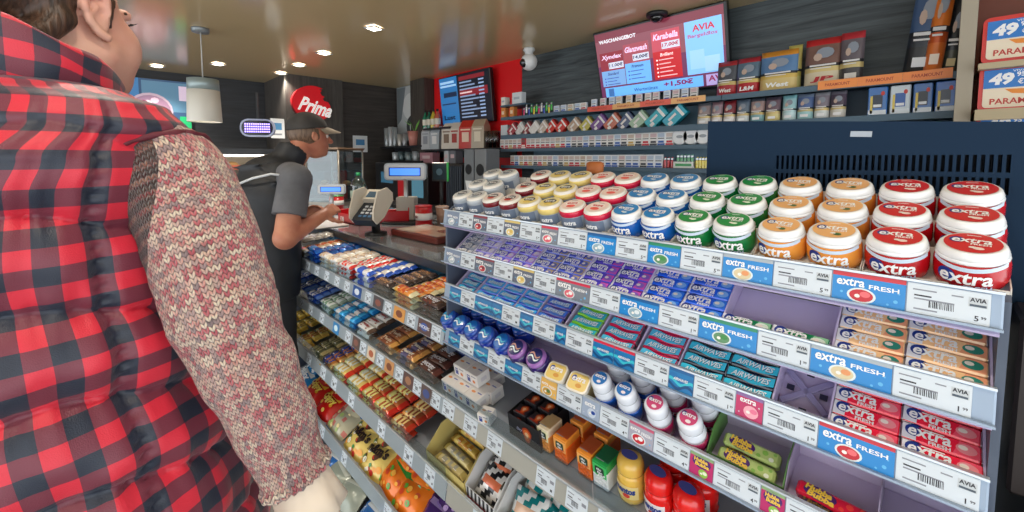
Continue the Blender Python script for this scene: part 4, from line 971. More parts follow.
for kd, px, nm in seq:
    x = x4(px); cnt[kd] = cnt.get(kd, 0)+1
    for r_ in range(3):
        y = .795+.055*r_
        BG[kd].put(T(x+RND.uniform(-.01, .01), y+.015, z4(y)+.026+.022*r_) @ RX(36+RND.uniform(-5, 6)) @ RZ(RND.uniform(-12, 12)), '%s, %s from front, %s column of the lowest shelf' % (nm, ORD[r_], ('left', 'right')[cnt[kd]-1] if sum(q[0] == kd for q in seq) > 1 else 'only'), nm+'s')
LOW = {'b': packet_make('#2c6cb8', '#1c4c8c', '#dce4ec', .17, .15, .05, 'bag'), 's': packet_make('#98a094', '#788074', '#c8ccc0', .17, .15, .05, 'bag')}
for i, (kd, px, nm) in enumerate((('b', 330, 'blue snack bag'), ('s', 338, 'grey green snack bag'), ('s', 352, 'grey green snack bag'), ('b', 372, 'blue snack bag'))):
    x = xat(px, .70, .08); LOW[kd].put(T(x, .69, .055) @ RX(30) @ RZ(RND.uniform(-15, 15)), '%s on the floor under the candy shelf, %s from left' % (nm, ORD[i]), 'floor snack bags')

# ================================================================== SALES COUNTER
CTZ = 1.08; CTY = .955
ct = thing('sales_counter', 'grey sales counter top running behind the candy shelf', 'counter', T(0, 0, 0))
mb = MB(); mb.box(((-4.6+.06)/2, (CTY+1.75)/2, CTZ-.0175), (4.66, 1.75-CTY, .035), C('#82868a', .12, .1, coat=.6, name='dark_counter_top'), None, .004); mb.build('worktop', ct)
MB().box(((-4.6+.06)/2, 1.38, .52), (4.60, .62, 1.03), C('#3a3f46', .5)).build('body', ct)
MB().box(((-4.6+.06)/2, CTY-.004, CTZ-.018), (4.64, .006, .034), C('#3c4046', .3, .4)).build('edge_strip', ct)
def cz_(px, py, dz=0): return at(px, py, Z=CTZ+dz)
# card terminal on a swivel stand
b0 = cz_(376, 234)
t = thing('card_terminal', 'cream card payment terminal on a black swivel stand', 'terminal', T(b0.x, b0.y, CTZ+.0005) @ Matrix.Scale(1.2, 4))
k = (b0-CAM).dot(FW)/FPX      # metres per photo pixel there
MB().lathe([(.05, 0), (.05, .008), (.02, .012), (.018, .06), (.022, .085), (.012, .095)], C('#14161a', .35), 20).build('stand', t)
cm = C('#d8d0c0', .4, coat=.2)
M = T(-.01, 0, .095) @ RZ(25) @ RX(38)
mb = MB(); mb.prism([(-.055, 0), (.055, 0), (.065, .03), (.062, .16), (.03, .185), (-.03, .185), (-.062, .16), (-.065, .03)], 0, .035, C('#2a3038', .4), M @ T(0, -.08, 0)); mb.build('body', t)
for s in (-1, 1):
    mb = MB(); mb.prism([(-.075, -.005), (-.02, -.015), (.075, .0), (.095, .03), (.08, .075), (.02, .105), (-.055, .06), (-.08, .03)], -.004, .004, cm, M @ T(s*.064, 0, .015) @ YZ); mb.build('side_shield', t)
mb = MB(); mb.prism([(-.06, .03), (.06, .03), (.06, .095), (-.06, .095)], .036, .062, cm, M @ T(0, 0, 0)); mb.rect(0, .06, .09, .04, C('#4c6478', .2), M, .0625); mb.build('hood', t)
mb = MB()
for r_ in range(4):
    for c in range(3): mb.box(((c-1)*.026, -.055+.02*r_, .037), (.018, .012, .005), C('#d0d4d8' if r_ else '#4c78a0', .4), M, .002)
mb.build('keypad', t)
# red coin trays
def red_tray(px, py, w, d, rz, lab):
    p = cz_(px, py); t = thing('coin_tray', lab, 'tray', T(p.x, p.y, CTZ+.001) @ RZ(rz)); R_ = C('#c8101c', .35, coat=.3)
    mb = MB(); mb.box((0, 0, .006), (w, d, .012), R_, None, .003)
    for s in (-1, 1): mb.box((s*(w/2-.004), 0, .04), (.008, d, .075), R_, None, .003)
    mb.box((0, d/2-.004, .05), (w, .008, .10), R_, None, .003); mb.box((0, -d/2+.004, .03), (w, .008, .055), R_, None, .003); mb.build('body', t)
    mb = MB(); mb.rect(0, 0, .05, .03, C('#ecdfe0', .5), FRONT); mb.text('%', .02, .02, C('#c0485c', .4), FRONT, (-.008, 0), .0003, .03); mb.build('sticker', t, T(-w*.28, -d/2-.001, .02))
    return t
red_tray(360, 222, .30, .16, 2, 'red plastic coin tray behind the card terminal')
red_tray(395, 222, .10, .20, -38, 'red upright plastic holder between terminal and customer display')
p = cz_(330, 223); q = MB().box((0, 0, .004), (.40, .20, .008), C('#e0dcd8', .3), None, .002)
tag(q.build('glass_mat', None, T(p.x-.0, p.y-.06, CTZ+.0005)), 'pale flat mat on the counter under the red coin tray', 'mat')
# customer displays
def pole_display(px, py, wpx, hpx, base, Wd, lab, rz):
    p = at(px, py, W=Wd); kk = Wd/FPX; w, h = wpx*kk, hpx*kk
    t = thing('customer_display', lab, 'display', T(p.x, p.y, CTZ+.0015) @ RZ(rz))
    zc = p.z-CTZ
    mb = MB(); mb.prism(rrect(w, h, h*.22), -.03, .0, C('#a8b0b8', .35), FRONT @ T(0, zc, 0)); mb.prism(rrect(w*.93, h*.84, h*.18), 0, .006, C('#c8ccd0', .35), FRONT @ T(0, zc, 0)); mb.build('housing', t)
    mb = MB(); mb.rect(0, zc, w*.76, h*.52, C('#1c4488', .2), FRONT, .0065); mb.rect(0, zc, w*.70, h*.40, E('#3c78e8', 1.3), FRONT, .007); mb.build('blue_screen', t)
    MB().tube([(0, .012, .01), (0, .012, zc-h*.3)], .014, C('#b8bcc0', .3, .6), 12).build('pole', t)
    MB().box((0, .01, .006), base, C('#2c3034', .4), None, .004).build('base_plate', t)
    return t
pole_display(405, 172, 43, 17, (.26, .2, .012), 2.72, 'grey customer display with blue screen on a pole, nearer one', 42)
d2 = pole_display(331, 189.5, 27, 10, (.14, .12, .012), 3.2, 'smaller customer display with blue screen beside the glass cabinet', 50)
MB().box((0, .03, .09), (.12, .09, .15), C('#b4b0a8', .4), None, .006).build('stand_block', [o for o in PENDING if o.name.startswith('customer_display')][0])
# water bottle
p = cz_(359, 208); hb = .30
t = thing('water_bottle', 'clear plastic bottle with a green cap on the counter', 'bottle', T(p.x, p.y, CTZ+.001))
BOT = clear('bottle_plastic', '#c4dcd4', .05, .35)
MB().lathe([(.055, 0), (.066, .006), (.066, .05), (.063, .06), (.066, .07), (.066, .18), (.056, .225), (.022, .262), (.014, .275)], BOT, 24).build('bottle_body', t)
MB().lathe([(.017, .272), (.017, .295), (.015, .298)], C('#2c9c5c', .4), 16).build('cap', t); MB().lathe([(.0668, .085), (.0668, .15)], C('#b4c8b8', .4), 24, cap=False).build('label_wrap', t)
# red and white tins
def tin(px, py, r, h, lab, top='#b8141c'):
    p = cz_(px, py); t = thing('tin', lab, 'tin', T(p.x, p.y, CTZ+.001)); R_ = C('#c4141c', .3, coat=.4)
    MB().lathe([(r*.98, 0), (r, .003), (r, h*.32), (r*1.001, h*.32), (r*1.001, h*.66), (r, h*.66), (r, h*.96), (r*.97, h)], R_, 28, mats=[R_, R_, R_, C('#e4e0dc', .35), R_, R_, R_]).build('body', t)
    mb = MB(); mb.text('tabak', r*1.2, h*.14, C('#7c2830', .4), None, (0, h*.5), .0008, .03, 0, lambda q: ((r*1.002+q[2])*math.cos(q[0]/r-PI/2-.3), (r*1.002+q[2])*math.sin(q[0]/r-PI/2-.3), q[1])); mb.build('lettering', t)
    MB().lathe([(r*1.02, h*.95), (r*1.02, h*1.02), (r*.9, h*1.03)], C(top, .3, coat=.4), 28).build('lid', t)
tin(424, 226, .052, .125, 'red and white tin on the counter beside the gum display')
tin(337, 209, .055, .11, 'red and white tin with a green lid beside the glass cabinet', '#3c8c4c')
p = cz_(334, 210); 
# brown leather pay tray
p0, p1 = cz_(404, 243), cz_(445, 232)
t = thing('money_tray', 'brown board with a cream picture top lying on the counter edge', 'tray', T((p0.x+p1.x)/2+.02, (p0.y+p1.y)/2+.02, CTZ+.001) @ RZ(4))
BR = C('#5c2018', .3, coat=.5)
mb = MB(); mb.box((0, 0, .018), (.40, .24, .036), BR, None, .006); mb.build('body', t)
mb = MB(); mb.rect(0, 0, .36, .20, C('#c8a890', .15, coat=.6), T(0, 0, .0365)); mb.rect(-.08, -.02, .14, .12, C('#d8c8b4', .15, coat=.6), T(0, 0, .0370)); mb.disc(.05, .035, C('#8c4030', .2, coat=.5), T(0, 0, .0374), 0, 16, (.09, .02)); mb.build('picture', t)
# glass cabinet at the far end
p = cz_(333, 204)
t = thing('glass_cabinet', 'tall glass display cabinet with steel frame at the far counter end', 'cabinet', T(p.x-.05, p.y+.05, CTZ+.001) @ RZ(30))
w, d, h = .34, .34, .50; ST = C('#9c968c', .3, .6)
for sx in (-1, 1):
    for sy in (-1, 1): MB().tube([(sx*w/2, sy*d/2, 0), (sx*w/2, sy*d/2, h)], .010, ST, 8).build('post', t)
for z in (.16, .30): MB().box((0, 0, z), (w-.02, d-.02, .006), GLASS).build('glass_shelf', t)
MB().box((0, 0, h), (w+.03, d+.03, .02), C('#7c6450', .3, .3), None, .006).build('top', t); MB().box((0, 0, .012), (w, d, .024), ST).build('base', t)
for s in (-1, 1): MB().box((s*w/2, 0, h/2), (.004, d-.02, h-.05), GLASS).build('side_glass', t)
MB().box((0, -d/2, h/2), (w-.02, .004, h-.05), GLASS).build('front_glass', t)
def roll():
    mb = MB(); mb.sphere((0, 0, .025), .035, C('#b48a58', .6), None, 12, (1.2, .9, .7)); return tag(mb.build('bread_roll'), '', 'bread')
BRD = Proto(roll)
for i in range(3): BRD.put(t.matrix_basis @ T(-.12+.12*i, 0, .165), 'bread roll on the cabinet glass shelf, %s from left' % ORD[i], 'bread rolls')
# paper bag behind the gum display with a cork-topped bottle
p = at(595, 172, Y=1.25)
t = thing('cork_bottle', 'clear rounded bottle with an orange stopper behind the gum tubs', 'bottle', T(p.x, p.y, CTZ+.001))
zt = p.z-CTZ
MB().lathe([(.05, 0), (.055, .01), (.055, zt*.55), (.05, zt*.72), (.030, zt*.92), (.022, zt)], BOT, 24).build('bottle_body', t); MB().lathe([(.026, zt*.985), (.030, zt+.006), (.030, zt+.03), (.02, zt+.036)], C('#c8743c', .5), 18).build('stopper', t)
# ================================================================== CIGARETTE AND TOBACCO WALL
YF = 2.56; SLATE = C('#4c6678', .45, name='slate_shelf'); SLATED = C('#33475a', .5)
sh = thing('cigarette_shelves', 'slate blue wall shelving with rows of cigarette packets under the screen', 'shelf', T(0, 0, 0))
def zrow(px, py, Y=YF): return at(px, py, Y=Y).z
ZS = {1: zrow(640, 105.5), 2: zrow(600, 132.3), 3: zrow(600, 148.4), 4: zrow(600, 168.6)}
xl, xr = xat(501, YF, 1.6), xat(720, YF, 1.6)
for k in (1, 2, 3, 4):
    mb = MB(); mb.box(((xl+xr)/2, (YF+2.79)/2, ZS[k]+.004), (xr-xl, 2.79-YF, .014), SLATE); mb.box(((xl+xr)/2, YF, ZS[k]), (xr-xl, .008, .036 if k == 2 else .026), SLATE); mb.build('shelf_board', sh)
mb = MB(); mb.box(((xl+xr)/2+.1, 2.78, 1.53), (xr-xl-.2, .012, .62), C('#6d8ea2', .5)); mb.build('back_board', sh)
xt = xat(957, YF, 1.7)
tb = thing('tobacco_shelves', 'slate wall shelving of tobacco pouches above the dark vented panel', 'shelf', T(0, 0, 0))
for z, h in ((ZS[1], .03), (ZS[2], .03)):
    mb = MB(); mb.box(((xr+xt)/2+.002, (YF+2.79)/2, z+.004), (xt-xr-.004, 2.79-YF, .014), SLATE); mb.box(((xr+xt)/2+.002, YF, z), (xt-xr-.004, .008, h), SLATE); mb.build('shelf_board', tb)
MB().box(((xr+xt)/2, 2.78, 1.70), (xt-xr, .012, .36), C('#55697a', .5)).build('back_board', tb)
MB().box((xt+.008, (YF+2.79)/2, 1.75), (.016, 2.79-YF, 1.3), C('#23282e', .5)).build('end_panel', tb)
# price strips
def strip(par, p0, p1, z, segs, h=.036):
    x0, x1 = xat(p0, YF, z), xat(p1, YF, z); w = (x1-x0)/len(segs)
    for i, c in enumerate(segs):
        mb = MB().box((0, 0, 0), (w*.995, .004, h), C(c, .35)); mb.text('PARAMOUNT', w*.62, h*.36, C('#b8442c', .4), FRONT, (0, 0), .0025, .02)
        mb.build('price_strip', par, T(x0+w*(i+.5), YF-.007, z+.006))
strip(sh, 588, 706, ZS[1], ['#e05a48', '#e8b070', '#e86450', '#f0b878']); strip(tb, 818, 953, ZS[1]+.004, ['#f29448', '#f0904a', '#ee8c48'], .042)
def cig_make(face, c2, pic, w=.054, h=.087):
    def make():
        mb = MB(); d = .022; mb.box((0, 0, h/2), (w, d, h), C(face, .35, coat=.2), None, .0015); F = T(0, -d/2-.0003, h/2) @ FRONT
        mb.rect(0, h*.26, w*.80, h*.28, C(pic, .4), F); mb.rect(0, -h*.22, w*.7, h*.16, C(c2, .4), F, .0003); mb.flat([(-w*.46, -h*.34), (w*.46, -h*.34), (w*.46, -h*.47), (-w*.46, -h*.47)], C(c2, .4), F)
        mb.rect(0, h*.03, w*.8, h*.06, C('#22242c', .4), F, .0003)
        return tag(mb.build('cigarette_packet'), '', 'packet')
    return Proto(make)
CG = [(cig_make('#ececea', '#c8283a', '#d4c4bc'), 'white and red'), (cig_make('#f0efe8', '#c8a458', '#ccb8a8'), 'white and gold'), (cig_make('#e4e9ef', '#2c5cb0', '#b8c8dc'), 'white and blue'), (cig_make('#e8e6e2', '#3c4048', '#d0b4b8'), 'white and grey'), (cig_make('#d42a34', '#f0ece8', '#8c5450'), 'red')]
pat3 = [0, 0, 1, 0, 0, 4, 0, 0, 0, 0, 0, 0, 1, 0, 2, 3, 3, 2, 3, 2, 3, 3, 2, 3, 1, 3, 0, 3, 2, 0]
pat4 = [0, 2, 1, 0, 1, 3, 0, 1, 3, 2, 3, 1, 0, 0, 1, 0, 2, 0, 2, 2, 3, 2, 2, 3, 2, 2]
for row, pat, p0, p1, nm in ((3, pat3, 501, 674, 'upper'), (4, pat4, 511, 663, 'lower')):
    x0, x1 = xat(p0, YF+.03, ZS[row]+.05), xat(p1, YF+.03, ZS[row]+.05)
    for i, q in enumerate(pat):
        CG[q][0].put(T(x0+(x1-x0)*(i+.5)/len(pat), YF+.032+RND.uniform(-.004, .004), ZS[row]+.0115), '%s cigarette packet, %s from left on the %s cigarette shelf' % (CG[q][1], ORD[i], nm), 'packets on the %s cigarette shelf' % nm)
# round tins, lighters
def rtin():
    mb = MB(); M = T(0, 0, .052) @ RX(90); mb.lathe([(.048, -.02), (.052, -.016), (.052, .016), (.049, .02)], C('#d8dce0', .3, .2), 28, M); mb.disc(.046, .046, C('#eceef0', .4), M, .0203, 24); mb.disc(.022, .010, C('#9ca4ac', .4), M, .0206, 14)
    return tag(mb.build('tobacco_tin'), '', 'tin')
RT_ = Proto(rtin)
for i, px in enumerate((681, 692, 704)): RT_.put(T(xat(px, YF+.04, ZS[3]+.05), YF+.04, ZS[3]+.012), 'round white tobacco tin facing out, %s of three beside the packets' % ORD[i], 'round white tins')
def lighter_make(c):
    def make():
        t = thing('lighter', '', 'lighter'); MB().box((0, 0, .026), (.018, .010, .052), C(c, .2, coat=.6), None, .004).build('body', t)
        mb = MB(); mb.box((0, 0, .058), (.015, .009, .014), STEEL, None, .002); mb.box((.004, 0, .067), (.006, .008, .006), C(c, .3)); mb.build('metal_top', t); return t
    return Proto(make)
for nm, c, pxs, z in (('red', '#c82430', (665, 668.5, 672), ZS[4]+.012), ('green', '#2c9450', (678, 681.5, 685, 688.5, 692), ZS[4]+.028), ('yellow', '#e0cc30', (697, 700, 703, 706, 709), ZS[4]+.012)):
    p = lighter_make(c)
    for i, px in enumerate(pxs): p.put(T(xat(px, YF+.03, z+.03), YF+.03, z), '%s lighter on the lower cigarette shelf, %s from the left of its colour' % (nm, ORD[i]), nm+' lighters')
x0, x1 = xat(675, YF+.03, ZS[4]), xat(695, YF+.03, ZS[4])
mb = MB(); w = x1-x0; mb.box((0, 0, .002), (w, .06, .004), C('#e0e4e0', .5)); mb.box((0, -.029, .022), (w, .002, .04), C('#e8ece8', .5)); mb.box((0, .029, .022), (w, .002, .044), C('#e8ece8', .5)); mb.rect(0, .022, w*.8, .016, C('#3c9c5c', .4), T(0, -.0303, 0) @ FRONT)
mb.box((0, 0, .007), (w-.004, .054, .008), C('#c8ccc8', .5)); tag(mb.build('lighter_box', None, T((x0+x1)/2, YF+.034, ZS[4]+.0115)), 'white card box of green lighters on the lower cigarette shelf', 'box')
lp = {c: lighter_make(c) for c in ('#d83c78', '#3cb848', '#f0d040', '#2c4cb8', '#e8e8e8')}
for i in range(12):
    c = ('#d83c78', '#e8e8e8', '#2c4cb8', '#3cb848', '#f0d040', '#3cb848')[i % 6]
    lp[c].put(T(xat(524+i*2.5, YF+.03, ZS[1]+.05), YF+.03, ZS[1]+.012+(.02 if i % 2 else 0)), 'small bright lighter on the top cigarette shelf, %s from left beneath the dark wall' % ORD[i], 'small bright lighters')
mb = MB(); x0, x1 = xat(522, YF+.03, ZS[1]), xat(534, YF+.03, ZS[1])
# tilted cartons on shelf two
def dia_make(c, w=.115, h=.075):
    def make():
        mb = MB(); d = .045; mb.box((0, 0, 0), (w, d, h), C(c, .35, coat=.2), None, .0015); F = T(0, -d/2-.0003, 0) @ FRONT
        mb.rect(w*.30, 0, w*.12, h*.98, C('#eceae6', .4), F); mb.rect(-w*.08, h*.1, w*.4, h*.2, C('#e4e0dc', .4), F); mb.rect(-w*.3, -h*.2, w*.2, h*.3, C('#e8e4e0', .4), F)
        return tag(mb.build('tobacco_carton'), '', 'carton')
    return Proto(make)
dia = [(515, '#a8444c', 'maroon'), (522, '#d8d4d0', 'white'), (529, '#98484c', 'maroon'), (537, '#e0dcd6', 'white'), (545, '#c8b8a8', 'beige'), (553, '#d8382c', 'red'), (564, '#d43a30', 'red'), (576, '#c0a48c', 'tan'), (588, '#c4b858', 'olive yellow'), (601, '#74468c', 'purple'), (614, '#c0664c', 'rust'), (627, '#3c4c74', 'navy grey'), (641, '#9cb89c', 'sage'), (658, '#1ca8b8', 'teal'), (676, '#1ca4bc', 'teal')]
DP = {}; seen = {}
for i, (px, c, nm) in enumerate(dia):
    if c not in DP: DP[c] = dia_make(c, .115 if i < 9 else .13 if i < 13 else .155)
    DP[c].put(T(xat(px, YF+.06, ZS[2]+.06), YF+.045+.006*(i % 3), ZS[2]+.064+(.004 if i >= 9 else 0)+(.010 if i > 12 else 0)) @ RY(-42), '%s tobacco carton standing tilted on the second shelf, %s in the row' % (nm, ORD[i]), 'tilted tobacco cartons')
mb = MB(); mb.box((0, 0, .05), (.09, .05, .10), C('#c8d0d4', .4), None, .003); tag(mb.build('pale_carton', None, T(xat(506, YF+.06, ZS[2]+.05), YF+.06, ZS[2]+.0115)), 'pale grey carton at the left end of the tilted carton row', 'carton')
# packets on top shelf
for i, px in enumerate((557, 564, 571, 578, 584)): CG[(2, 2, 1, 2, 0)[i]][0].put(T(xat(px, YF+.03, ZS[1]+.04), YF+.032, ZS[1]+.0115) @ RY(90) @ T(-.027, 0, -.0435) if 0 else T(xat(px, YF+.03, ZS[1]+.04), YF+.032, ZS[1]+.0115) @ Matrix.Scale(.62, 4, (0, 0, 1)), 'short white packet on the top shelf below the wood wall, %s from left' % ORD[i], 'short white packets')
for i, px in enumerate((594, 603, 612, 619, 629, 639, 648, 656, 667, 676, 685, 694)):
    q = (2, 3, 2, 1, 1, 3, 0, 3, 2, 3, 2, 3)[i]
    CG[q][0].put(T(xat(px, YF+.03, ZS[1]+.05), YF+.034, ZS[1]+.0115) @ Matrix.Scale(.80, 4), '%s packet behind the red price strip, %s from left under the screen' % (CG[q][1], ORD[i]), 'packets behind the red strip')
za = zrow(512, 105); MB().box((xat(512, YF, za), YF+.1, za), (.30, .2, .014), SLATE).build('shelf_board', sh)
for px, w, h, c, lab in ((505.5, .055, .075, '#ece4dc', 'small cream box on the highest shelf before the red wall'), (519, .115, .10, '#d8dee2', 'larger pale box on the highest shelf before the red wall')):
    tag(MB().box((0, 0, h/2), (w, .06, h), C(c, .5), None, .003).rect(0, h*.5, w*.6, h*.2, C('#a8b8c4', .5), T(0, -.0304, 0) @ FRONT).build('storage_box', None, T(xat(px, YF+.05, za+.05), YF+.05, za+.0075)), lab, 'box')
for i, px in enumerate((505, 513.5)): tag(MB().box((0, 0, .045), (.052, .05, .09), C('#d88844', .5), None, .003).rect(0, .045, .03, .03, C('#f0d8b8', .5), T(0, -.0254, 0) @ FRONT).build('tobacco_box', None, T(xat(px, YF+.05, ZS[1]+.05), YF+.05, ZS[1]+.0115)), 'orange box on the shelf before the red wall, %s of two' % ('left', 'right')[i], 'box', 'orange boxes')
# ---- tobacco pouches
def pouch_make(top, pic, band, low, w, h, logo=None, lc='#f0f0f0'):
    def make():
        n = 6; mb = MB(); v = []; f = []; fm = []
        rows = [0, .14, .30, .40, .46, .62, .86, 1.0]; cols = [C(low, .3, coat=.4), C(low, .3, coat=.4), C(band, .3, .2, coat=.4), C('#1c2028', .35, coat=.3), C(pic, .35, coat=.3), C(pic, .35, coat=.3), C(top, .35, coat=.3)]
        for r_ in rows:
            for i in range(n+1):
                u = -1+2*i/n; th = .02*(1-abs(u)**2.5)*(1-(r_*1.02)**4)+.002; v.append((u*w/2, -th, r_*h))
            for i in range(n+1): v.append(((-1+2*i/n)*w/2, .002, r_*h))
        s = 2*(n+1)
        for j in range(len(rows)-1):
            for i in range(n): f += [(j*s+i, j*s+i+1, (j+1)*s+i+1, (j+1)*s+i), (j*s+n+1+i, (j+1)*s+n+1+i, (j+1)*s+n+2+i, j*s+n+2+i)]; fm += [cols[j]]*2
            f += [(j*s, (j+1)*s, (j+1)*s+n+1, j*s+n+1), (j*s+n, j*s+2*n+1, (j+1)*s+2*n+1, (j+1)*s+n)]; fm += [cols[j]]*2
        j = len(rows)-1; f += [tuple(j*s+i for i in range(n+1))+tuple(j*s+2*n+1-i for i in range(n+1)), tuple(range(n+1))+tuple(range(2*n+1, n, -1))]; fm += [cols[-1], cols[0]]
        mb.add(v, f, cols[0], None, True, fm)
        F = T(0, -.0235, 0) @ FRONT
        mb.rect(0, h*.43, w*.7, h*.035, C('#e0e0e0', .4), F, .001); mb.rect(-w*.05, h*.37, w*.55, h*.02, C('#e0e0e0', .4), F, .001)
        if logo: mb.text(logo, w*.62, h*.12, C(lc, .4), F, (0, h*.14), .001, .04, .1)
        else: mb.rect(0, h*.14, w*.5, h*.10, C(lc, .4), F, .001)
        mb.disc(w*.24, h*.11, C('#8c94a0', .4), F, .0008, 10, (w*.05, h*.68)); mb.disc(w*.12, h*.08, C('#c0a898', .4), F, .001, 8, (-w*.14, h*.6))
        return tag(mb.build('tobacco_pouch'), '', 'pouch')
    return Proto(make)
def wpx(p0, p1, z): return xat(p1, YF+.03, z)-xat(p0, YF+.03, z)
zz = ZS[2]+.0115
small = [(697, 710, '#6a6a70', '#9c8c8c', '#d8c080', '#d8d4d0'), (711, 722, '#8c6c74', '#a89098', '#d8c080', '#e0d8d4'), (723, 735, '#7c1c24', '#8c3c44', '#d8c488', '#e4dcd8'), (736, 749, '#5c6c80', '#6c7c8c', '#d0b878', '#d0d4d4'), (750, 764, '#48505c', '#b09490', '#c8b070', '#7ca8b0'), (765, 780, '#4c4450', '#78606c', '#d8c080', '#d8c888'), (782, 796, '#8cc8d0', '#a8d4d8', '#b8d8dc', '#c8e0e4'), (797, 813, '#7c8ca4', '#5870a0', '#c0b480', '#9cc8cc'), (814, 829, '#a4a4ac', '#8c8490', '#d8c080', '#d8dcdc'), (830, 846, '#74707c', '#584c5c', '#d0bc80', '#d4d0c8')]
for i, (a, bq, *cs_) in enumerate(small):
    w = wpx(a, bq, zz+.07); pouch_make(*cs_, w, .135).put(T(xat((a+bq)/2, YF+.03, zz+.07), YF+.035, zz) @ RX(-6), 'small tobacco pouch on the lower tobacco shelf, %s from the left' % ORD[i], 'small tobacco pouches')
for i, (a, bq, c, c2) in enumerate(((868, 888, '#2468b0', '#202c40'), (890, 911, '#c8d4dc', '#2c5ca8'), (913, 933, '#2c64a8', '#1c2430'), (935, 956, '#1c60b4', '#3c4858'))):
    w = wpx(a, bq, zz+.07); mb = MB().box((0, 0, .065), (w*.97, .05, .13), C(c, .3, coat=.3), None, .003); F = T(0, -.0254, 0) @ FRONT
    mb.rect(0, .065, w*.5, .06, C(c2, .3), F); mb.rect(-w*.3, .05, w*.12, .08, C('#e0c860', .4), F, .0004); mb.rect(0, .015, w*.9, .02, C('#dce4ea', .4), F, .0004); mb.rect(0, .045, w*.4, .012, C('#e8ecf0', .4), F, .0006); mb.disc(w*.1, .01, C('#c83c34', .4), F, .0008, 10, (w*.25, .1))
    tag(mb.build('tobacco_box', None, T(xat((a+bq)/2, YF+.03, zz+.07), YF+.035, zz)), '%s box of tubes on the lower tobacco shelf, %s from the left of four' % ('blue' if i != 1 else 'white', ORD[i]), 'box', 'boxes of tubes')
zz = ZS[1]+.0115
big = [(716, 735, .20, '#a02830', '#4c5058', '#c8b470', '#a82430', 'West', '#e8e4e0', 'red and black'), (735, 758, .205, '#a82838', '#5c7488', '#d8c070', '#b41c28', 'L&M', '#f4f0f0', 'red topped blue'), (759, 796, .215, '#d08c30', '#5c84b0', '#d8b860', '#d8c080', 'West', '#f4f4f0', 'gold topped wide'), (803, 841, .245, '#c0242c', '#7c5c54', '#d8c484', '#d8ccb0', 'JP', '#b82430', 'red topped large'), (839, 863, .25, '#b8303c', '#686068', '#d0bc80', '#3c3c40', None, '#d8d4cc', 'red topped narrow')]
for i, (a, bq, h, top, pic, band, low, lg, lc, nm) in enumerate(big):
    w = wpx(a, bq, zz+.1); pouch_make(top, pic, band, low, w, h, lg, lc).put(T(xat((a+bq)/2, YF+.03, zz+.1), YF+.045+.012*(i % 2), zz) @ RX(-5), '%s tobacco pouch standing on the upper tobacco shelf, %s from left' % (nm, ORD[i]), None)
pouch_make('#d8cc70', '#d4c474', '#c8b858', '#c8c078', wpx(785, 799, zz), .24).put(T(xat(793, YF+.08, zz), YF+.085, zz) @ RX(-5), 'yellow tobacco pouch half hidden behind the gold topped one', None)
for a, bq, h, top, pic, band, low, lc, dy, nm in ((903, 936, .42, '#8c2c34', '#3c5880', '#2c3440', '#20262e', '#e0e4e8', .03, 'tall blue and black tobacco bag leaning on the upper shelf'), (924, 943, .44, '#e8842c', '#e07828', '#c8541c', '#d8702c', '#f0e0d0', .012, 'tall orange tobacco bag beside the blue and black one'), (942, 960, .32, '#2c3038', '#24282e', '#3c4048', '#4c5048', '#c8b888', .04, 'black tobacco bag at the right end of the upper shelf')):
    w = wpx(a, bq, zz+.15); pouch_make(top, pic, band, low, w, h, None, lc).put(T(xat((a+bq)/2, YF+.03, zz+.15), YF+dy+.015, zz+.002) @ RX(-3) @ RY(5), nm, None)
for i, px in enumerate((892, 902)): tag(MB().lathe([(.013, 0), (.015, .002), (.015, .045), (.006, .047), (.006, .05)], C('#d88c54', .3, .5), 16).build('battery', None, T(xat(px, YF+.03, ZS[2]-.06), YF+.05, ZS[2]-.075)), 'copper battery under the tobacco shelf, %s of two' % ('left', 'right')[i], 'battery', 'copper batteries')
tag(MB().prism(rrect(.10, .05, .02), 0, .02, C('#2c9448', .4)).rect(0, 0, .06, .02, C('#c8dc90', .4), None, .0204).build('green_tin', None, T(xat(930, YF+.05, ZS[2]-.06), YF+.06, ZS[2]-.050) @ FRONT), 'flat green tin under the right end of the tobacco shelf', 'tin')
MB().box(((xr+xt)/2, YF+.10, ZS[2]-.083), (xt-xr, .2, .014), SLATE).build('shelf_board', tb)
MB().box(((xl+xr)/2, 2.69, .62), (xr-xl, .2, 1.24), C('#39424c', .5)).build('base_cabinet', sh)
MB().box(((xr+xt)/2, 2.69, .72), (xt-xr, .2, 1.44), C('#39424c', .5)).build('base_cabinet', tb)
# beige column and lit price boxes
xc0, xc1 = xat(958, 2.45, 1.9), xat(975, 2.45, 1.9)
structure('trim_2', MB().box(((xc0+xc1)/2, 2.62, CEIL/2), (xc1-xc0, .36, CEIL), C('#a89e8c', .5)))
YB = 2.42
pb = thing('box_shelves', 'beige wall shelving carrying red rimmed price boxes at right edge', 'shelf', T(0, 0, 0))
ZB = [zrow(1000, 62, YB), zrow(1000, 111, YB), zrow(1000, 156, YB)]
x0, x1 = xat(977, YB, 1.8), xat(977, YB, 1.8)+.40
for z in ZB[:2]+[ZB[2]]: MB().box(((x0+x1)/2, YB+.15, z-.012), (x1-x0, .34, .022 if z != ZB[1] else .04), C('#b8a888', .5)).build('shelf_board', pb)
MB().box((x1+.01, YB+.15, 1.2), (.02, .34, 2.4), C('#a89e8c', .5)).build('end_panel', pb); MB().box(((x0+x1)/2, 2.78, 1.6), (x1-x0, .02, 1.6), C('#8c5040', .5)).build('back_board', pb)
mb = MB(); mb.prism([(-.2, 0), (.2, 0), (.2, .05), (-.2, .03)], -.1, .1, C('#b4b8bc', .4, .3), FRONT); tag(mb.build('grey_tray', None, T((x0+x1)/2, YB+.12, ZB[0]+.25)), 'grey tray above the topmost red price box at right', 'tray') if 0 else None
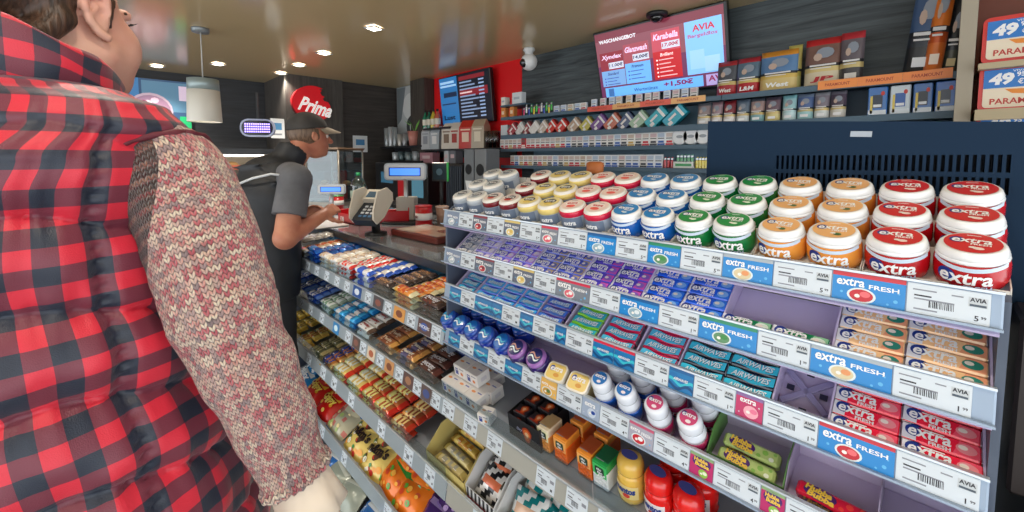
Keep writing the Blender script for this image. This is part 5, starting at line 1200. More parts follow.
def price_box():
    t = thing('price_box', '', 'box'); w, h, d = .235, .172, .14
    MB().prism(rrect(w, h, .02), -d/2, d/2, C('#d02418', .35, coat=.3), T(0, 0, h/2) @ FRONT).build('casing', t)
    mb = MB(); F = T(0, -d/2-.001, h/2) @ FRONT
    mb.prism(rrect(w*.90, h*.82, .012), 0, .001, C('#eee0c8', .4), F); mb.rect(-w*.13, h*.21, w*.64, h*.40, C('#2878c8', .35), F, .0014); mb.rect(w*.32, h*.21, w*.26, h*.40, C('#c04858', .35), F, .0014)
    mb.text('49', w*.27, h*.26, C('#f4f4f4', .4), F, (-w*.26, h*.2), .0018, .05, .1); mb.text('95', w*.09, h*.10, C('#f4f4f4', .4), F, (-w*.06, h*.28), .0018, .03); mb.text('€', w*.06, h*.12, C('#f4f4f4', .4), F, (-w*.06, h*.13), .0018, .02)
    mb.text('VIVA DUO', w*.3, h*.045, C('#dce8f4', .4), F, (0, h*.36), .0018, .02)
    mb.flat([(-w*.22, -h*.02), (-w*.02, -h*.03), (w*.14, h*.06), (w*.02, -h*.10), (w*.20, -h*.17), (-w*.02, -h*.14), (-w*.14, -h*.12)], C('#e88c2c', .4), F, .0018)
    mb.text('PARAMOUNT', w*.74, h*.13, C('#c0392c', .4), F, (0, -h*.28), .0018, .02); mb.build('front_panel', t); return t
PB = Proto(price_box)
for i, z in enumerate(ZB): PB.put(T(x0+.124, YB+.09, z), 'red rimmed price box at the right edge, %s of its stack' % ('topmost', 'middle', 'lowest')[i], 'red price boxes')

# ================================================================== COFFEE CORNER BY THE RED WALL
YK = 2.56
bb = thing('back_bar', 'dark back bar with coffee machines below the red wall', 'counter', T(0, 0, 0))
xk0, xk1 = -4.95, xl-.01; zk = 1.02
MB().box(((xk0+xk1)/2, 2.46, zk-.015), (xk1-xk0, .62, .03), C('#25282c', .3, coat=.3), None, .004).build('worktop', bb); MB().box(((xk0+xk1)/2, 2.48, .49), (xk1-xk0, .58, .98), C('#1f2226', .5)).build('body', bb)
def wshelf(p0, p1, py, lab, Y=YK, d=.22):
    z = zrow((p0+p1)/2, py, Y); a, bq = xat(p0, Y, z), xat(p1, Y, z)
    t = tag(MB().box(((a+bq)/2, Y+d/2, z-.01), (bq-a, d, .02), C('#20242a', .4)).box(((a+bq)/2, Y+d-.01, z-.05), (bq-a, .012, .08), C('#20242a', .4)).build('wall_shelf'), lab, 'shelf'); return z
zA = wshelf(423, 449, 127.5, 'short dark shelf with green bottles under the menu screen'); zB = wshelf(423, 500, 148.5, 'long dark shelf of coffee bags across the red wall'); zC = wshelf(376, 421, 146, 'dark shelf of cups in the corner below the grey poster'); zD = wshelf(376, 421, 160.5, 'lower dark shelf of cups in the corner')
def bot(col, cap, r, h, lab, px, z, grp, nm='syrup_bottle'):
    t = thing(nm, lab, 'bottle', T(xat(px, YK+.08, z+h/2), YK+.08, z), grp); MB().lathe([(r*.95, 0), (r, .005), (r, h*.6), (r*.4, h*.8), (r*.35, h*.9)], C(col, .2, coat=.5), 16).build('glass', t); MB().lathe([(r*.42, h*.89), (r*.42, h*.99), (r*.3, h)], C(cap, .4), 12).build('cap', t)
    MB().lathe([(r*1.01, h*.2), (r*1.01, h*.5)], C('#d8d4c4', .4), 16, cap=False).build('label_wrap', t)
for i, px in enumerate((425.5, 429.5, 433.5, 437.5)): bot(('#1c7c5c', '#1c6c54', '#c8b43c', '#c06048')[i], '#202020', .035, .21, '%s syrup bottle on the short shelf, %s from left' % (('green', 'dark green', 'yellow', 'rust')[i], ORD[i]), px, zA, 'syrup bottles')
def bag(px, w, h, c, c2, lab, z, grp=None):
    mb = MB(); mb.add([(-w/2, -.06, 0), (w/2, -.06, 0), (w/2, .06, 0), (-w/2, .06, 0), (-w/2*.96, -.055, h*.75), (w/2*.96, -.055, h*.75), (w/2*.96, .055, h*.75), (-w/2*.96, .055, h*.75), (-w/2*.9, -.006, h), (w/2*.9, -.006, h), (w/2*.9, .006, h), (-w/2*.9, .006, h)],
        [(0, 3, 2, 1), (0, 1, 5, 4), (1, 2, 6, 5), (2, 3, 7, 6), (3, 0, 4, 7), (4, 5, 9, 8), (5, 6, 10, 9), (6, 7, 11, 10), (7, 4, 8, 11), (8, 9, 10, 11)], C(c, .35, coat=.3))
    mb.rect(0, h*.4, w*.5, h*.34, C(c2, .4), T(0, -.0605, 0) @ FRONT); mb.rect(0, h*.66, w*.7, h*.05, C(c2, .4), T(0, -.0605, 0) @ FRONT)
    tag(mb.build('coffee_bag', None, T(xat(px, YK+.08, z+h/2), YK+.08, z) @ RZ(14)), lab, 'bag', grp)
for px, w, h, c, c2, lab in ((429, .13, .26, '#b8bcc0', '#8c9098', 'grey white coffee bag, leftmost on the long shelf'), (438, .13, .25, '#a8b0b8', '#dcdcdc', 'silver coffee bag, second on the long shelf'), (450, .14, .27, '#d8d0c4', '#7c6450', 'cream coffee bag, third on the long shelf'), (458, .13, .27, '#d4ccc0', '#a03028', 'cream coffee bag with red print, fourth on the long shelf'), (469, .17, .28, '#c0281c', '#e8c8b0', 'red coffee bag in the middle of the long shelf'), (481, .15, .28, '#a89880', '#d8ccb4', 'tan coffee bag right of the red one')): bag(px, w, h, c, c2, lab, zB)
for i, px in enumerate((488.5, 492.5, 496.5)): tag(MB().lathe([(.035, 0), (.042, .16), (.039, .16), (.032, .006)], GLASS, 18).build('drinking_glass', None, T(xat(px, YK+.08, zB+.08), YK+.08, zB)), 'clear drinking glass at the right end of long shelf, %s of three' % ORD[i], 'glass', 'clear glasses')
def jug(px, r, h, c, lab, z, cat='cup', nm='cup', gr=None):
    t = thing(nm, lab, cat, T(xat(px, YK+.09, z+h/2), YK+.09, z), gr); MB().lathe([(r*.8, 0), (r*.85, .004), (r, h), (r*.93, h), (r*.78, .01)], C(c, .3, .3, coat=.3), 20).build('body', t)
    MB().tube([(r*.9, 0, h*.8), (r*1.35, 0, h*.75), (r*1.4, 0, h*.4), (r*.88, 0, h*.25)], r*.1, C(c, .3, .3, coat=.3), 8).build('handle', t)
for i, (px, r, h, c) in enumerate(((379, .07, .16, '#8c949c'), (387, .035, .24, '#b0b8bc'), (391, .035, .25, '#c8ccd0'), (395, .03, .24, '#a0a8ac'), (400, .035, .15, '#b8b4ac'), (405, .035, .16, '#9ca0a4'))): jug(px, r, h, c, 'grey metal cup on the corner shelf, %s from left' % ORD[i], zC, gr='grey corner cups')
t = thing('flower_pot', 'pink pot with a green leaf at the right end of corner shelf', 'pot', T(xat(414, YK+.09, zC+.08), YK+.09, zC)); MB().lathe([(.05, 0), (.075, .17), (.068, .17), (.045, .01)], C('#c88478', .4), 18).build('pot', t)
mb = MB()
for a in range(6): mb.add([(0, 0, .15), (.06*math.cos(a)-.02*math.sin(a), .05*math.sin(a), .25), (.13*math.cos(a), .11*math.sin(a), .30), (.06*math.cos(a)+.02, .07*math.sin(a)+.02, .23)], [(0, 1, 2, 3)], C('#78b454', .4))
mb.build('leaves', t)
for i, (px, r, h, c) in enumerate(((382, .05, .10, '#5ca83c'), (396, .05, .10, '#c8d0d4'), (402, .05, .11, '#54686c'), (409, .05, .10, '#78888c'), (416, .045, .11, '#b0b4b8'))): jug(px, r, h, c, '%s cup on the lower corner shelf, %s from left' % (('bright green', 'white', 'dark teal', 'grey', 'pale grey')[i], ORD[i]), zD, gr='lower corner cups')
def kbox(p0, p1, y0, y1, c, lab, nm, cat, Y=2.42, d=.2, det=None):
    z0, z1 = zrow((p0+p1)/2, y1, Y), zrow((p0+p1)/2, y0, Y); a, bq = xat(p0, Y, z0), xat(p1, Y, z0); z0 = zk+.001; h = z1-z0
    mb = MB(); w = bq-a; mb.box((0, d/2, h/2), (w, d, h), C(c, .35, coat=.2), None, .006)
    if det: det(mb, w, h)
    return tag(mb.build(nm, None, T((a+bq)/2, Y, z0)), lab, cat), w, h
zE = wshelf(421, 460, 163, 'dark shelf with the pink carton below the coffee bags')
for p0, p1, c, lab in ((421.5, 434, '#b88490', 'pink carton on the shelf under the grey coffee bags'), (445.5, 450, '#c8ccd0', 'narrow white box beside the dark one on the pink carton shelf'), (451, 457, '#787c84', 'grey box at the right end of the pink carton shelf')):
    z1 = zrow(430, 152.5 if p0 < 440 else 151, YK+.05); w = xat(p1, YK+.05, zE)-xat(p0, YK+.05, zE); h = z1-zE
    tag(MB().box((0, .05, h/2), (w, .1, h), C(c, .4), None, .003).rect(0, h*.55, w*.6, h*.3, C('#d8c0c4', .4), T(0, -.0003, 0) @ FRONT).build('storage_box', None, T((xat(p0, YK+.05, zE)+xat(p1, YK+.05, zE))/2, YK+.03, zE)), lab, 'box')
def hole(mb, w, h): mb.disc(w*.34, w*.34, C('#14161a', .4), T(0, -.0008, 0) @ FRONT, 0, 20, (0, h*.68)); mb.flat([(-w*.34, h*.5), (w*.34, h*.5), (0, h*.2)], C('#d0d4d8', .4), T(0, -.001, 0) @ FRONT); mb.rect(0, h*.08, w*.8, h*.05, C('#3c4048', .4), T(0, -.001, 0) @ FRONT)
kbox(464, 473.5, 149, 192, '#6c7278', 'grey cup dispenser with a round hole, left of two', 'cup_dispenser', 'dispenser', 2.31, .16, hole); kbox(474.5, 486, 149, 192, '#74797e', 'grey cup dispenser with a round hole, right of two', 'cup_dispenser', 'dispenser', 2.31, .16, hole)
def fins(mb, w, h):
    for i in range(7): mb.box((-w/2+w*(i+.5)/7, -.006, h*.5), (w*.05, .012, h*.9), C('#3c4450', .3))
kbox(447, 462, 164, 205, '#16181c', 'black finned coffee machine below the red wall', 'coffee_machine', 'machine', 2.30, .3, fins)
kbox(376, 428, 163, 205, '#15171b', 'wide black coffee machine behind the customer display', 'coffee_machine', 'machine', 2.36, .3, lambda mb, w, h: (mb.rect(-w*.25, h*.6, w*.25, h*.3, C('#3c6c8c', .2), T(0, -.001, 0) @ FRONT), mb.rect(w*.05, h*.4, w*.16, h*.7, C('#a01c24', .3), T(0, -.001, 0) @ FRONT), mb.rect(w*.33, h*.45, w*.2, h*.6, C('#5c94b4', .2), T(0, -.001, 0) @ FRONT)))
p = at(440, 172, Y=1.62); t = thing('tablet', 'black tablet with a green edge on a stand behind the gum display', 'tablet', T(p.x, p.y, CTZ+.001) @ RZ(30)); zt = p.z-CTZ
w, h = 17*(p-CAM).dot(FW)/FPX, 19*(p-CAM).dot(FW)/FPX
mb = MB(); mb.box((0, 0, zt), (w, .02, h), C('#14171a', .3), None, .005); mb.rect(0, zt, w*.8, h*.8, C('#2c3c44', .15), T(0, -.0105, 0) @ FRONT); mb.disc(w*.2, w*.2, C('#54707c', .2), T(0, -.0108, 0) @ FRONT, 0, 14, (0, zt)); mb.box((w*.5, 0, zt), (.008, .022, h), C('#3cc858', .3), None, .002); mb.build('screen', t)
MB().tube([(0, .02, .01), (0, .02, zt)], .012, DARKP, 10).build('stand', t); MB().lathe([(.06, 0), (.06, .008), (.02, .014)], DARKP, 18).build('base', t)
t = thing('paper_cup', 'brown paper cup on the counter below the tablet', 'cup', T(*(lambda q: (q.x, q.y, CTZ+.001))(at(442, 208, Y=1.55))))
MB().lathe([(.030, 0), (.042, .11), (.040, .11), (.028, .005)], C('#b08c78', .6), 18).build('body', t); MB().lathe([(.0425, .105), (.044, .108), (.0425, .112)], C('#d8c8bc', .6), 18, cap=False).build('rim', t)
# notes on the end wall
for p0, p1, y0, y1, X, lab in ((353, 367, 136, 152, -5.045, 'white notice with a blue picture on the dark end wall'), (271, 284, 119, 138, -4.995, 'pale sheet on the column behind the man in the cap')):
    a, bq = at(p0, y1, X=X), at(p1, y0, X=X); w, h = abs(bq.y-a.y), bq.z-a.z
    mb = MB().box((0, 0, 0), (w, .006, h), C('#dfe3e6', .5)); mb.rect(0, h*.1, w*.6, h*.35, C('#4c88b8', .4), FRONT, .0035); mb.rect(0, -h*.3, w*.6, h*.08, GREYINK, FRONT, .0035)
    tag(mb.build('wall_notice', None, T(X+.004, (a.y+bq.y)/2, (a.z+bq.z)/2) @ RZ(90)), lab, 'notice')
# bakery case on the far wall
p = at(240, 165, X=-5.3)
t = thing('bakery_case', 'lit bakery display case with bread along the far wall', 'cabinet', T(-5.45, p.y-.25, 0) @ RZ(90))
MB().box((0, 0, .52), (1.9, .5, 1.04), C('#3c4046', .4)).build('body', t); MB().box((0, 0, 1.57), (1.9, .5, .06), C('#26292e', .4)).build('top', t)
for s in (-1, 1): MB().box((s*.93, 0, 1.30), (.03, .5, .52), C('#8c9298', .3, .5)).build('post', t)
for z in (1.20, 1.38): MB().box((0, .03, z), (1.84, .42, .012), C('#a8a49c', .3, .3)).build('rack', t)
MB().box((0, -.2, 1.525), (1.8, .03, .02), LAMPW).build('light_strip', t); MB().box((0, .235, 1.29), (1.86, .01, .5), C('#c8b8a4', .5)).build('back', t)
mb = MB(); mb.rect(0, 1.40, 1.8, .05, C('#d8745c', .4), T(0, -.185, 0) @ FRONT); mb.build('price_rail', t)
for z in (1.05, 1.207, 1.387):
    for i in range(9): BRD.put(t.matrix_basis @ T(-.8+.2*i, -.02, z) @ Matrix.Scale(1.5, 4), 'bread roll in the far bakery case, %s from left on the %s rack' % (ORD[i], 'low' if z < 1.1 else 'middle' if z < 1.3 else 'upper'), 'bakery rolls')
# liquor bottle boxes beyond the right end
t = thing('bottle_carton', 'cream labelled dark bottle carton beyond right end of the gum display', 'carton', T(.150, .90, 1.051))
MB().box((0, 0, .12), (.14, .10, .24), C('#2c2220', .4), None, .004).build('body', t); mb = MB(); mb.rect(0, .14, .11, .07, C('#c8bca8', .5), T(0, -.0505, 0) @ FRONT); mb.text('J.B.', .04, .02, C('#a02c24', .4), T(0, -.051, 0) @ FRONT, (-.02, .15), 0, .03); mb.rect(0, .06, .11, .03, C('#b0a48c', .5), T(0, -.0505, 0) @ FRONT); mb.build('label_print', t)
tag(MB().box((.33, 1.0, .525), (.46, .45, 1.05), C('#2a3340', .45), None, .006).box((.33, .772, .98), (.42, .008, .1), C('#3c6c94', .4)).build('side_cabinet'), 'dark cabinet beyond the right end of the gum display', 'cabinet')
# ================================================================== PEOPLE
class Blob:
    # one continuous skin: rounded cones and ellipsoids melted together on a voxel grid
    def __init__(s, lo, hi, h):
        s.lo = np.array(lo, np.float32); s.h = h; s.n = np.ceil((np.array(hi)-s.lo)/h).astype(int)+1
        s.d = np.full(s.n, .06, np.float32)
    def _win(s, lo, hi, m):
        a = np.clip(np.floor((np.array(lo)-m-s.lo)/s.h).astype(int), 0, s.n); b = np.clip(np.ceil((np.array(hi)+m-s.lo)/s.h).astype(int)+1, 0, s.n)
        ax = [s.lo[i]+s.h*np.arange(a[i], b[i], dtype=np.float32) for i in range(3)]
        return tuple(slice(a[i], b[i]) for i in range(3)), ax[0][:, None, None], ax[1][None, :, None], ax[2][None, None, :]
    def _mix(s, w, d, k, cut=False):
        o = s.d[w]
        if o.size == 0: return
        if cut:
            h = np.clip(.5-.5*(o+d)/k, 0, 1); s.d[w] = o*(1-h)+(-d)*h+k*h*(1-h)
        else:
            h = np.clip(.5+.5*(o-d)/k, 0, 1); s.d[w] = o*(1-h)+d*h-k*h*(1-h)
    def cone(s, a, b, ra, rb=None, k=.02, cut=False):
        rb = ra if rb is None else rb; a = np.array(a, np.float32); b = np.array(b, np.float32); m = max(ra, rb)+k+.02
        w, x, y, z = s._win(np.minimum(a, b), np.maximum(a, b), m); ba = b-a; L2 = max(float(ba@ba), 1e-9)
        t = np.clip(((x-a[0])*ba[0]+(y-a[1])*ba[1]+(z-a[2])*ba[2])/L2, 0, 1)
        d = np.sqrt((x-a[0]-t*ba[0])**2+(y-a[1]-t*ba[1])**2+(z-a[2]-t*ba[2])**2)-(ra+(rb-ra)*t)
        s._mix(w, d, k, cut); return s
    def chain(s, pts, rad, k=.02):
        for i in range(len(pts)-1): s.cone(pts[i], pts[i+1], rad[i], rad[i+1], k)
        return s
    def ell(s, c, r, k=.02, rot=None, cut=False):
        c = np.array(c, np.float32); r = np.array(r, np.float32); m = r.max()
        w, x, y, z = s._win(c-m, c+m, k+.02); x, y, z = x-c[0], y-c[1], z-c[2]
        if rot is not None:
            R = np.array(rot.to_3x3().transposed(), np.float32); x, y, z = R[0, 0]*x+R[0, 1]*y+R[0, 2]*z, R[1, 0]*x+R[1, 1]*y+R[1, 2]*z, R[2, 0]*x+R[2, 1]*y+R[2, 2]*z
        k0 = np.sqrt((x/r[0])**2+(y/r[1])**2+(z/r[2])**2); k1 = np.sqrt((x/r[0]**2)**2+(y/r[1]**2)**2+(z/r[2]**2)**2)+1e-6
        s._mix(w, k0*(k0-1)/k1, k, cut); return s
    def plane_cut(s, p, n, k=.004):
        n = np.array(n, np.float32); n /= np.linalg.norm(n)
        w, x, y, z = s._win(s.lo, s.lo+s.h*s.n, 0); d = (x-p[0])*n[0]+(y-p[1])*n[1]+(z-p[2])*n[2]
        s.d = np.maximum(s.d, d.astype(np.float32)); return s
    def mesh(s):
        d = s.d; n = d.shape; ins = d < 0
        cell = np.zeros((n[0]-1, n[1]-1, n[2]-1), np.int8)
        for i in (0, 1):
            for j in (0, 1):
                for k in (0, 1): cell += ins[i:n[0]-1+i, j:n[1]-1+j, k:n[2]-1+k]
        act = (cell > 0) & (cell < 8); idx = np.full(act.shape, -1, np.int64); c = np.argwhere(act); idx[act] = np.arange(len(c))
        acc = np.zeros((len(c), 3), np.float64); cnt = np.zeros(len(c))
        cor = [(i, j, k) for i in (0, 1) for j in (0, 1) for k in (0, 1)]
        for a in cor:
            for ax in range(3):
                if a[ax]: continue
                b = list(a); b[ax] = 1
                da = d[c[:, 0]+a[0], c[:, 1]+a[1], c[:, 2]+a[2]]; db = d[c[:, 0]+b[0], c[:, 1]+b[1], c[:, 2]+b[2]]
                m = (da < 0) != (db < 0); t = np.where(m, da/np.where(m, da-db, 1), 0)
                p = np.array(a, float)[None]+t[:, None]*(np.array(b)-np.array(a))[None]
                acc[m] += p[m]; cnt[m] += 1
        v = (c+acc/cnt[:, None])*s.h+s.lo
        F = []
        for ax in range(3):
            o1, o2 = [(1, 2), (2, 0), (0, 1)][ax]
            sl0 = [slice(None)]*3; sl1 = [slice(None)]*3; sl0[ax] = slice(0, n[ax]-1); sl1[ax] = slice(1, n[ax])
            e = np.argwhere(ins[tuple(sl0)] != ins[tuple(sl1)])
            e = e[(e[:, o1] > 0) & (e[:, o2] > 0) & (e[:, o1] < n[o1]-1) & (e[:, o2] < n[o2]-1)]
            q = []
            for (p1, p2) in ((1, 1), (0, 1), (0, 0), (1, 0)):
                w = e.copy(); w[:, o1] -= p1; w[:, o2] -= p2; q.append(idx[w[:, 0], w[:, 1], w[:, 2]])
            q = np.stack(q, 1); flip = ~ins[e[:, 0], e[:, 1], e[:, 2]]; q[flip] = q[flip][:, ::-1]; F.append(q)
        return v, np.concatenate(F)
    def build(s, name, parent, mat, M=None, matfn=None, mats=None, label=None):
        v, f = s.mesh(); me = bpy.data.meshes.new(name)
        me.vertices.add(len(v)); me.vertices.foreach_set('co', v.astype(np.float32).ravel()); me.loops.add(len(f)*4); me.loops.foreach_set('vertex_index', f.astype(np.int32).ravel())
        me.polygons.add(len(f)); me.polygons.foreach_set('loop_start', np.arange(0, len(f)*4, 4, dtype=np.int32)); me.polygons.foreach_set('loop_total', np.full(len(f), 4, np.int32))
        me.update(calc_edges=True); me.polygons.foreach_set('use_smooth', np.ones(len(f), bool))
        for m in (mats or [mat]): me.materials.append(m)
        if matfn is not None: me.polygons.foreach_set('material_index', matfn(v[f].mean(1)).astype(np.int32))
        o = bpy.data.objects.new(name, me); PENDING.append(o)
        if parent is not None: o.parent = parent
        if M is not None: o.matrix_basis = M
        if label: o['label'] = label
        return o
def skin_mat(name, base, red):
    m, nt, b = nodes(name); tc = N(nt, 'ShaderNodeTexCoord'); n1 = N(nt, 'ShaderNodeTexNoise', i_Scale=14., i_Detail=5); n2 = N(nt, 'ShaderNodeTexNoise', i_Scale=420., i_Detail=3)
    L(nt, tc.outputs['Object'], n1.inputs[0]); L(nt, tc.outputs['Object'], n2.inputs[0]); L(nt, ramp(nt, n1.outputs[0], [(.35, base), (.7, red)]), b.inputs['Base Color'])
    b.inputs['Roughness'].default_value = .5; b.inputs['Subsurface Weight'].default_value = .06; b.inputs['Subsurface Radius'].default_value = (.02, .008, .004)
    bp = N(nt, 'ShaderNodeBump', i_Strength=.12, i_Distance=.002); L(nt, n2.outputs[0], bp.inputs['Height']); L(nt, bp.outputs[0], b.inputs['Normal']); return m
def cloth_mat(name, base, dark, rough=.75, scale=60., bump=.25):
    m, nt, b = nodes(name); tc = N(nt, 'ShaderNodeTexCoord'); n1 = N(nt, 'ShaderNodeTexNoise', i_Scale=9., i_Detail=4); n2 = N(nt, 'ShaderNodeTexNoise', i_Scale=scale, i_Detail=4)
    L(nt, tc.outputs['Object'], n1.inputs[0]); L(nt, tc.outputs['Object'], n2.inputs[0]); L(nt, ramp(nt, n1.outputs[0], [(.3, dark), (.7, base)]), b.inputs['Base Color']); b.inputs['Roughness'].default_value = rough
    bp = N(nt, 'ShaderNodeBump', i_Strength=bump, i_Distance=.01); L(nt, n1.outputs[0], bp.inputs['Height']); bp2 = N(nt, 'ShaderNodeBump', i_Strength=bump*.5, i_Distance=.003); L(nt, n2.outputs[0], bp2.inputs['Height']); L(nt, bp.outputs[0], bp2.inputs['Normal']); L(nt, bp2.outputs[0], b.inputs['Normal']); return m
def hair_mat(name, a, bcol, sc=(160, 160, 6)):
    m, nt, b = nodes(name); tc = N(nt, 'ShaderNodeTexCoord'); mp = N(nt, 'ShaderNodeMapping'); mp.inputs['Scale'].default_value = sc; mp.inputs['Rotation'].default_value = (.5, .3, 0); L(nt, tc.outputs['Object'], mp.inputs[0])
    n1 = N(nt, 'ShaderNodeTexNoise', i_Scale=1., i_Detail=3); L(nt, mp.outputs[0], n1.inputs[0]); L(nt, ramp(nt, n1.outputs[0], [(.35, a), (.7, bcol)]), b.inputs['Base Color']); b.inputs['Roughness'].default_value = .45
    bp = N(nt, 'ShaderNodeBump', i_Strength=.6, i_Distance=.004); L(nt, n1.outputs[0], bp.inputs['Height']); L(nt, bp.outputs[0], b.inputs['Normal']); return m
def hand(B, wrist, d, n, s=1., curl=.5, side=1, k=.006):
    # palm with four bent fingers of different length and a thumb leaving the side of the palm; d = pointing, n = palm normal
    wrist, d, n = Vector(wrist), Vector(d).normalized(), Vector(n).normalized(); n = (n-d*n.dot(d)).normalized(); t = d.cross(n)*side
    P = wrist+d*.05*s
    B.cone(wrist, wrist+d*.03*s, .026*s, .024*s, .01)
    for q in (-1.2, -.4, .4, 1.2): B.cone(wrist+d*.02*s+t*.010*q*s, wrist+d*.085*s+t*.0185*q*s, .015*s, .0115*s, .01)
    for q, l in ((-1.2, .060), (-.4, .075), (.4, .083), (1.2, .074)):
        b = wrist+d*.088*s+t*.0185*q*s; dd = d.copy(); r = .0092*s
        for i, f in enumerate((.45, .32, .23)):
            ang = curl*(.5, 1.0, .8)[i]; dd = (dd*math.cos(ang)+n*math.sin(ang)).normalized(); e = b+dd*l*f*s; B.cone(b, e, r, r*.9, k*.5); b = e; r *= .9
    b = wrist+d*.03*s+t*.022*s; dd = (d*.55+t*.8+n*.25).normalized()
    for l, r in ((.035, .0135), (.030, .0105), (.024, .0095)): e = b+dd*l*s; B.cone(b, e, r*s, r*.88*s, .006); b = e; dd = (dd+d*.35+n*.15*curl).normalized()
def loft(mb, rings, mat, closed=True, M=None, mats=None):
    n = len(rings[0]); v = [p for r_ in rings for p in r_]; f = []
    for i in range(len(rings)-1):
        for k in range(n if closed else n-1): f.append((i*n+k, i*n+(k+1) % n, (i+1)*n+(k+1) % n, (i+1)*n+k))
    mb.add(v, f, mat, M, True)

# ------------------------------------------------------------------ man in the cap, leaning on the counter (local: +y forward, +x his right)
SKIN_M = skin_mat('skin_ruddy', '#c08468', '#b06a54')
man = thing('person', 'person in a black vest and dark cap leaning over the counter', 'person', T(-2.41, .665, 0) @ RZ(4))
VEST, SHIRT, PANTS = cloth_mat('black_softshell', '#24282f', '#15181d', .6), cloth_mat('grey_polo', '#6c6d72', '#525358'), cloth_mat('dark_trousers', '#23262c', '#15171b')
hc = Vector((-.01, .160, 1.614))
B = Blob((-.34, -.36, -.01), (.42, .40, 1.76), .0058)
B.chain([(0, -.10, .88), (0, -.105, 1.08), (0, -.085, 1.25), (0, -.045, 1.38), (0, .015, 1.46)], [.135, .145, .145, .11, .062], .05)
for s_ in (-1, 1): B.cone((s_*.09, -.10, 1.05), (s_*.09, -.07, 1.30), .10, .09, .05); B.cone((s_*.05, -.02, 1.42), (s_*.19, -.01, 1.40), .055, .062, .03)
B.cone((0, .02, 1.42), (0, .095, 1.54), .058, .060, .02)
B.ell(hc+Vector((0, -.018, .028)), (.076, .094, .090), .02); B.ell(hc+Vector((0, .022, -.035)), (.060, .072, .075), .025); B.cone(hc+Vector((0, .068, -.084)), hc+Vector((0, .030, -.080)), .022, .034, .02)
B.cone(hc+Vector((0, .090, .012)), hc+Vector((0, .112, -.022)), .009, .0135, .008); B.cone(hc+Vector((-.011, .098, -.024)), hc+Vector((.011, .098, -.024)), .009, .009, .006)
B.cone(hc+Vector((-.03, .082, .022)), hc+Vector((.03, .082, .022)), .010, .010, .012)
B.cone(hc+Vector((-.018, .084, -.050)), hc+Vector((.018, .084, -.050)), .0065, .0065, .005); B.cone(hc+Vector((-.016, .083, -.061)), hc+Vector((.016, .083, -.061)), .007, .007, .005)
for s_ in (-1, 1):
    e = hc+Vector((s_*.078, -.008, .0)); 
    B.ell(e, (.007, .017, .026), .006, (RZ(s_*-15) @ RX(10))); B.cone(e+Vector((s_*.006, -.010, .020)), e+Vector((s_*.008, -.016, -.004)), .005, .005, .004)
    B.ell(hc+Vector((s_*.030, .082, .008)), (.013, .010, .008), .006, cut=True)
    B.chain([(s_*.10, -.10, .90), (s_*.11, -.08, .50), (s_*.11, -.10, .09)], [.095, .062, .042], .03); B.chain([(s_*.11, -.12, .05), (s_*.12, .08, .035)], [.045, .035], .02)
arm = {1: [(.205, -.01, 1.395), (.265, -.085, 1.125), (.205, .105, 1.20)], -1: [(-.205, .01, 1.385), (-.27, .03, 1.12), (-.13, .15, 1.185)]}
for s_ in (-1, 1):
    p = arm[s_]; B.cone(p[0], p[1], .058, .052, .02); B.cone(p[1], p[2], .052, .032, .012)
    w = Vector(p[2]); d = (w-Vector(p[1])).normalized(); hand(B, w, d, (-s_*.75, .1, -.5), 1.0, .75, 1 if s_ < 0 else -1)
SHORT = C('#6a5240', .8)
B.build('body', man, SKIN_M)
B = Blob((-.34, -.40, .76), (.36, .25, 1.58), .0062)       # vest
B.chain([(0, -.10, .84), (0, -.11, 1.00), (0, -.11, 1.14), (0, -.085, 1.28), (0, -.045, 1.39), (0, .01, 1.45)], [.165, .172, .172, .165, .125, .075], .05)
for s_ in (-1, 1): B.cone((s_*.09, -.10, .85), (s_*.10, -.08, 1.30), .125, .115, .05); B.cone((s_*.05, -.03, 1.42), (s_*.155, -.015, 1.39), .062, .074, .03)
B.chain([(0, .005, 1.44), (0, .055, 1.525)], [.080, .079], .02)
for i in range(7): B.cone((-.16, -.30+.01*i, .90+.09*i), (.2, -.10, .88+.10*i), .004, .004, .03)
B.cone((0, .062, 1.53), (0, .11, 1.60), .069, .069, .004, True); B.plane_cut((0, 0, .80), (0, 0, -1))
B.build('vest', man, VEST)
mb = MB()
mb.tube([(.218, -.055, 1.415), (.20, -.115, 1.425), (.15, -.178, 1.405), (.08, -.222, 1.375), (0, -.236, 1.36), (-.10, -.21, 1.38)], .006, C('#c8ccd0', .5), 8); mb.build('vest_piping', man)
for s_ in (-1, 1):
    B = Blob((min(s_*.10, s_*.36), -.16, 1.10), (max(s_*.10, s_*.36), .14, 1.50), .006); p = arm[s_]; a, b2 = Vector(p[0]), Vector(p[1])
    B.cone(a+Vector((-s_*.05, 0, .015)), a, .072, .074, .02); B.cone(a, a.lerp(b2, .60), .074, .075, .02); B.cone(a.lerp(b2, .70), a.lerp(b2, 1.1), .085, .085, .004, True) if 0 else None
    B.plane_cut(a.lerp(b2, .63), (b2-a)); B.build('shirt_sleeve', man, SHIRT)
mb = MB(); B = Blob((-.26, -.33, .02), (.26, .08, .96), .008)
B.cone((0, -.10, .86), (0, -.10, .92), .145, .15, .04)
for s_ in (-1, 1): B.chain([(s_*.095, -.10, .88), (s_*.11, -.085, .50), (s_*.11, -.10, .06)], [.115, .085, .075], .03)
B.build('trousers', man, PANTS)
for s_ in (-1, 1):
    B = Blob((s_*.115-.08, -.24, -.005), (s_*.115+.08, .20, .14), .006); B.chain([(s_*.11, -.12, .05), (s_*.118, .0, .055), (s_*.122, .11, .04)], [.055, .052, .042], .02); B.plane_cut((0, 0, .001), (0, 0, -1)); B.build('shoe', man, C('#17181b', .5))
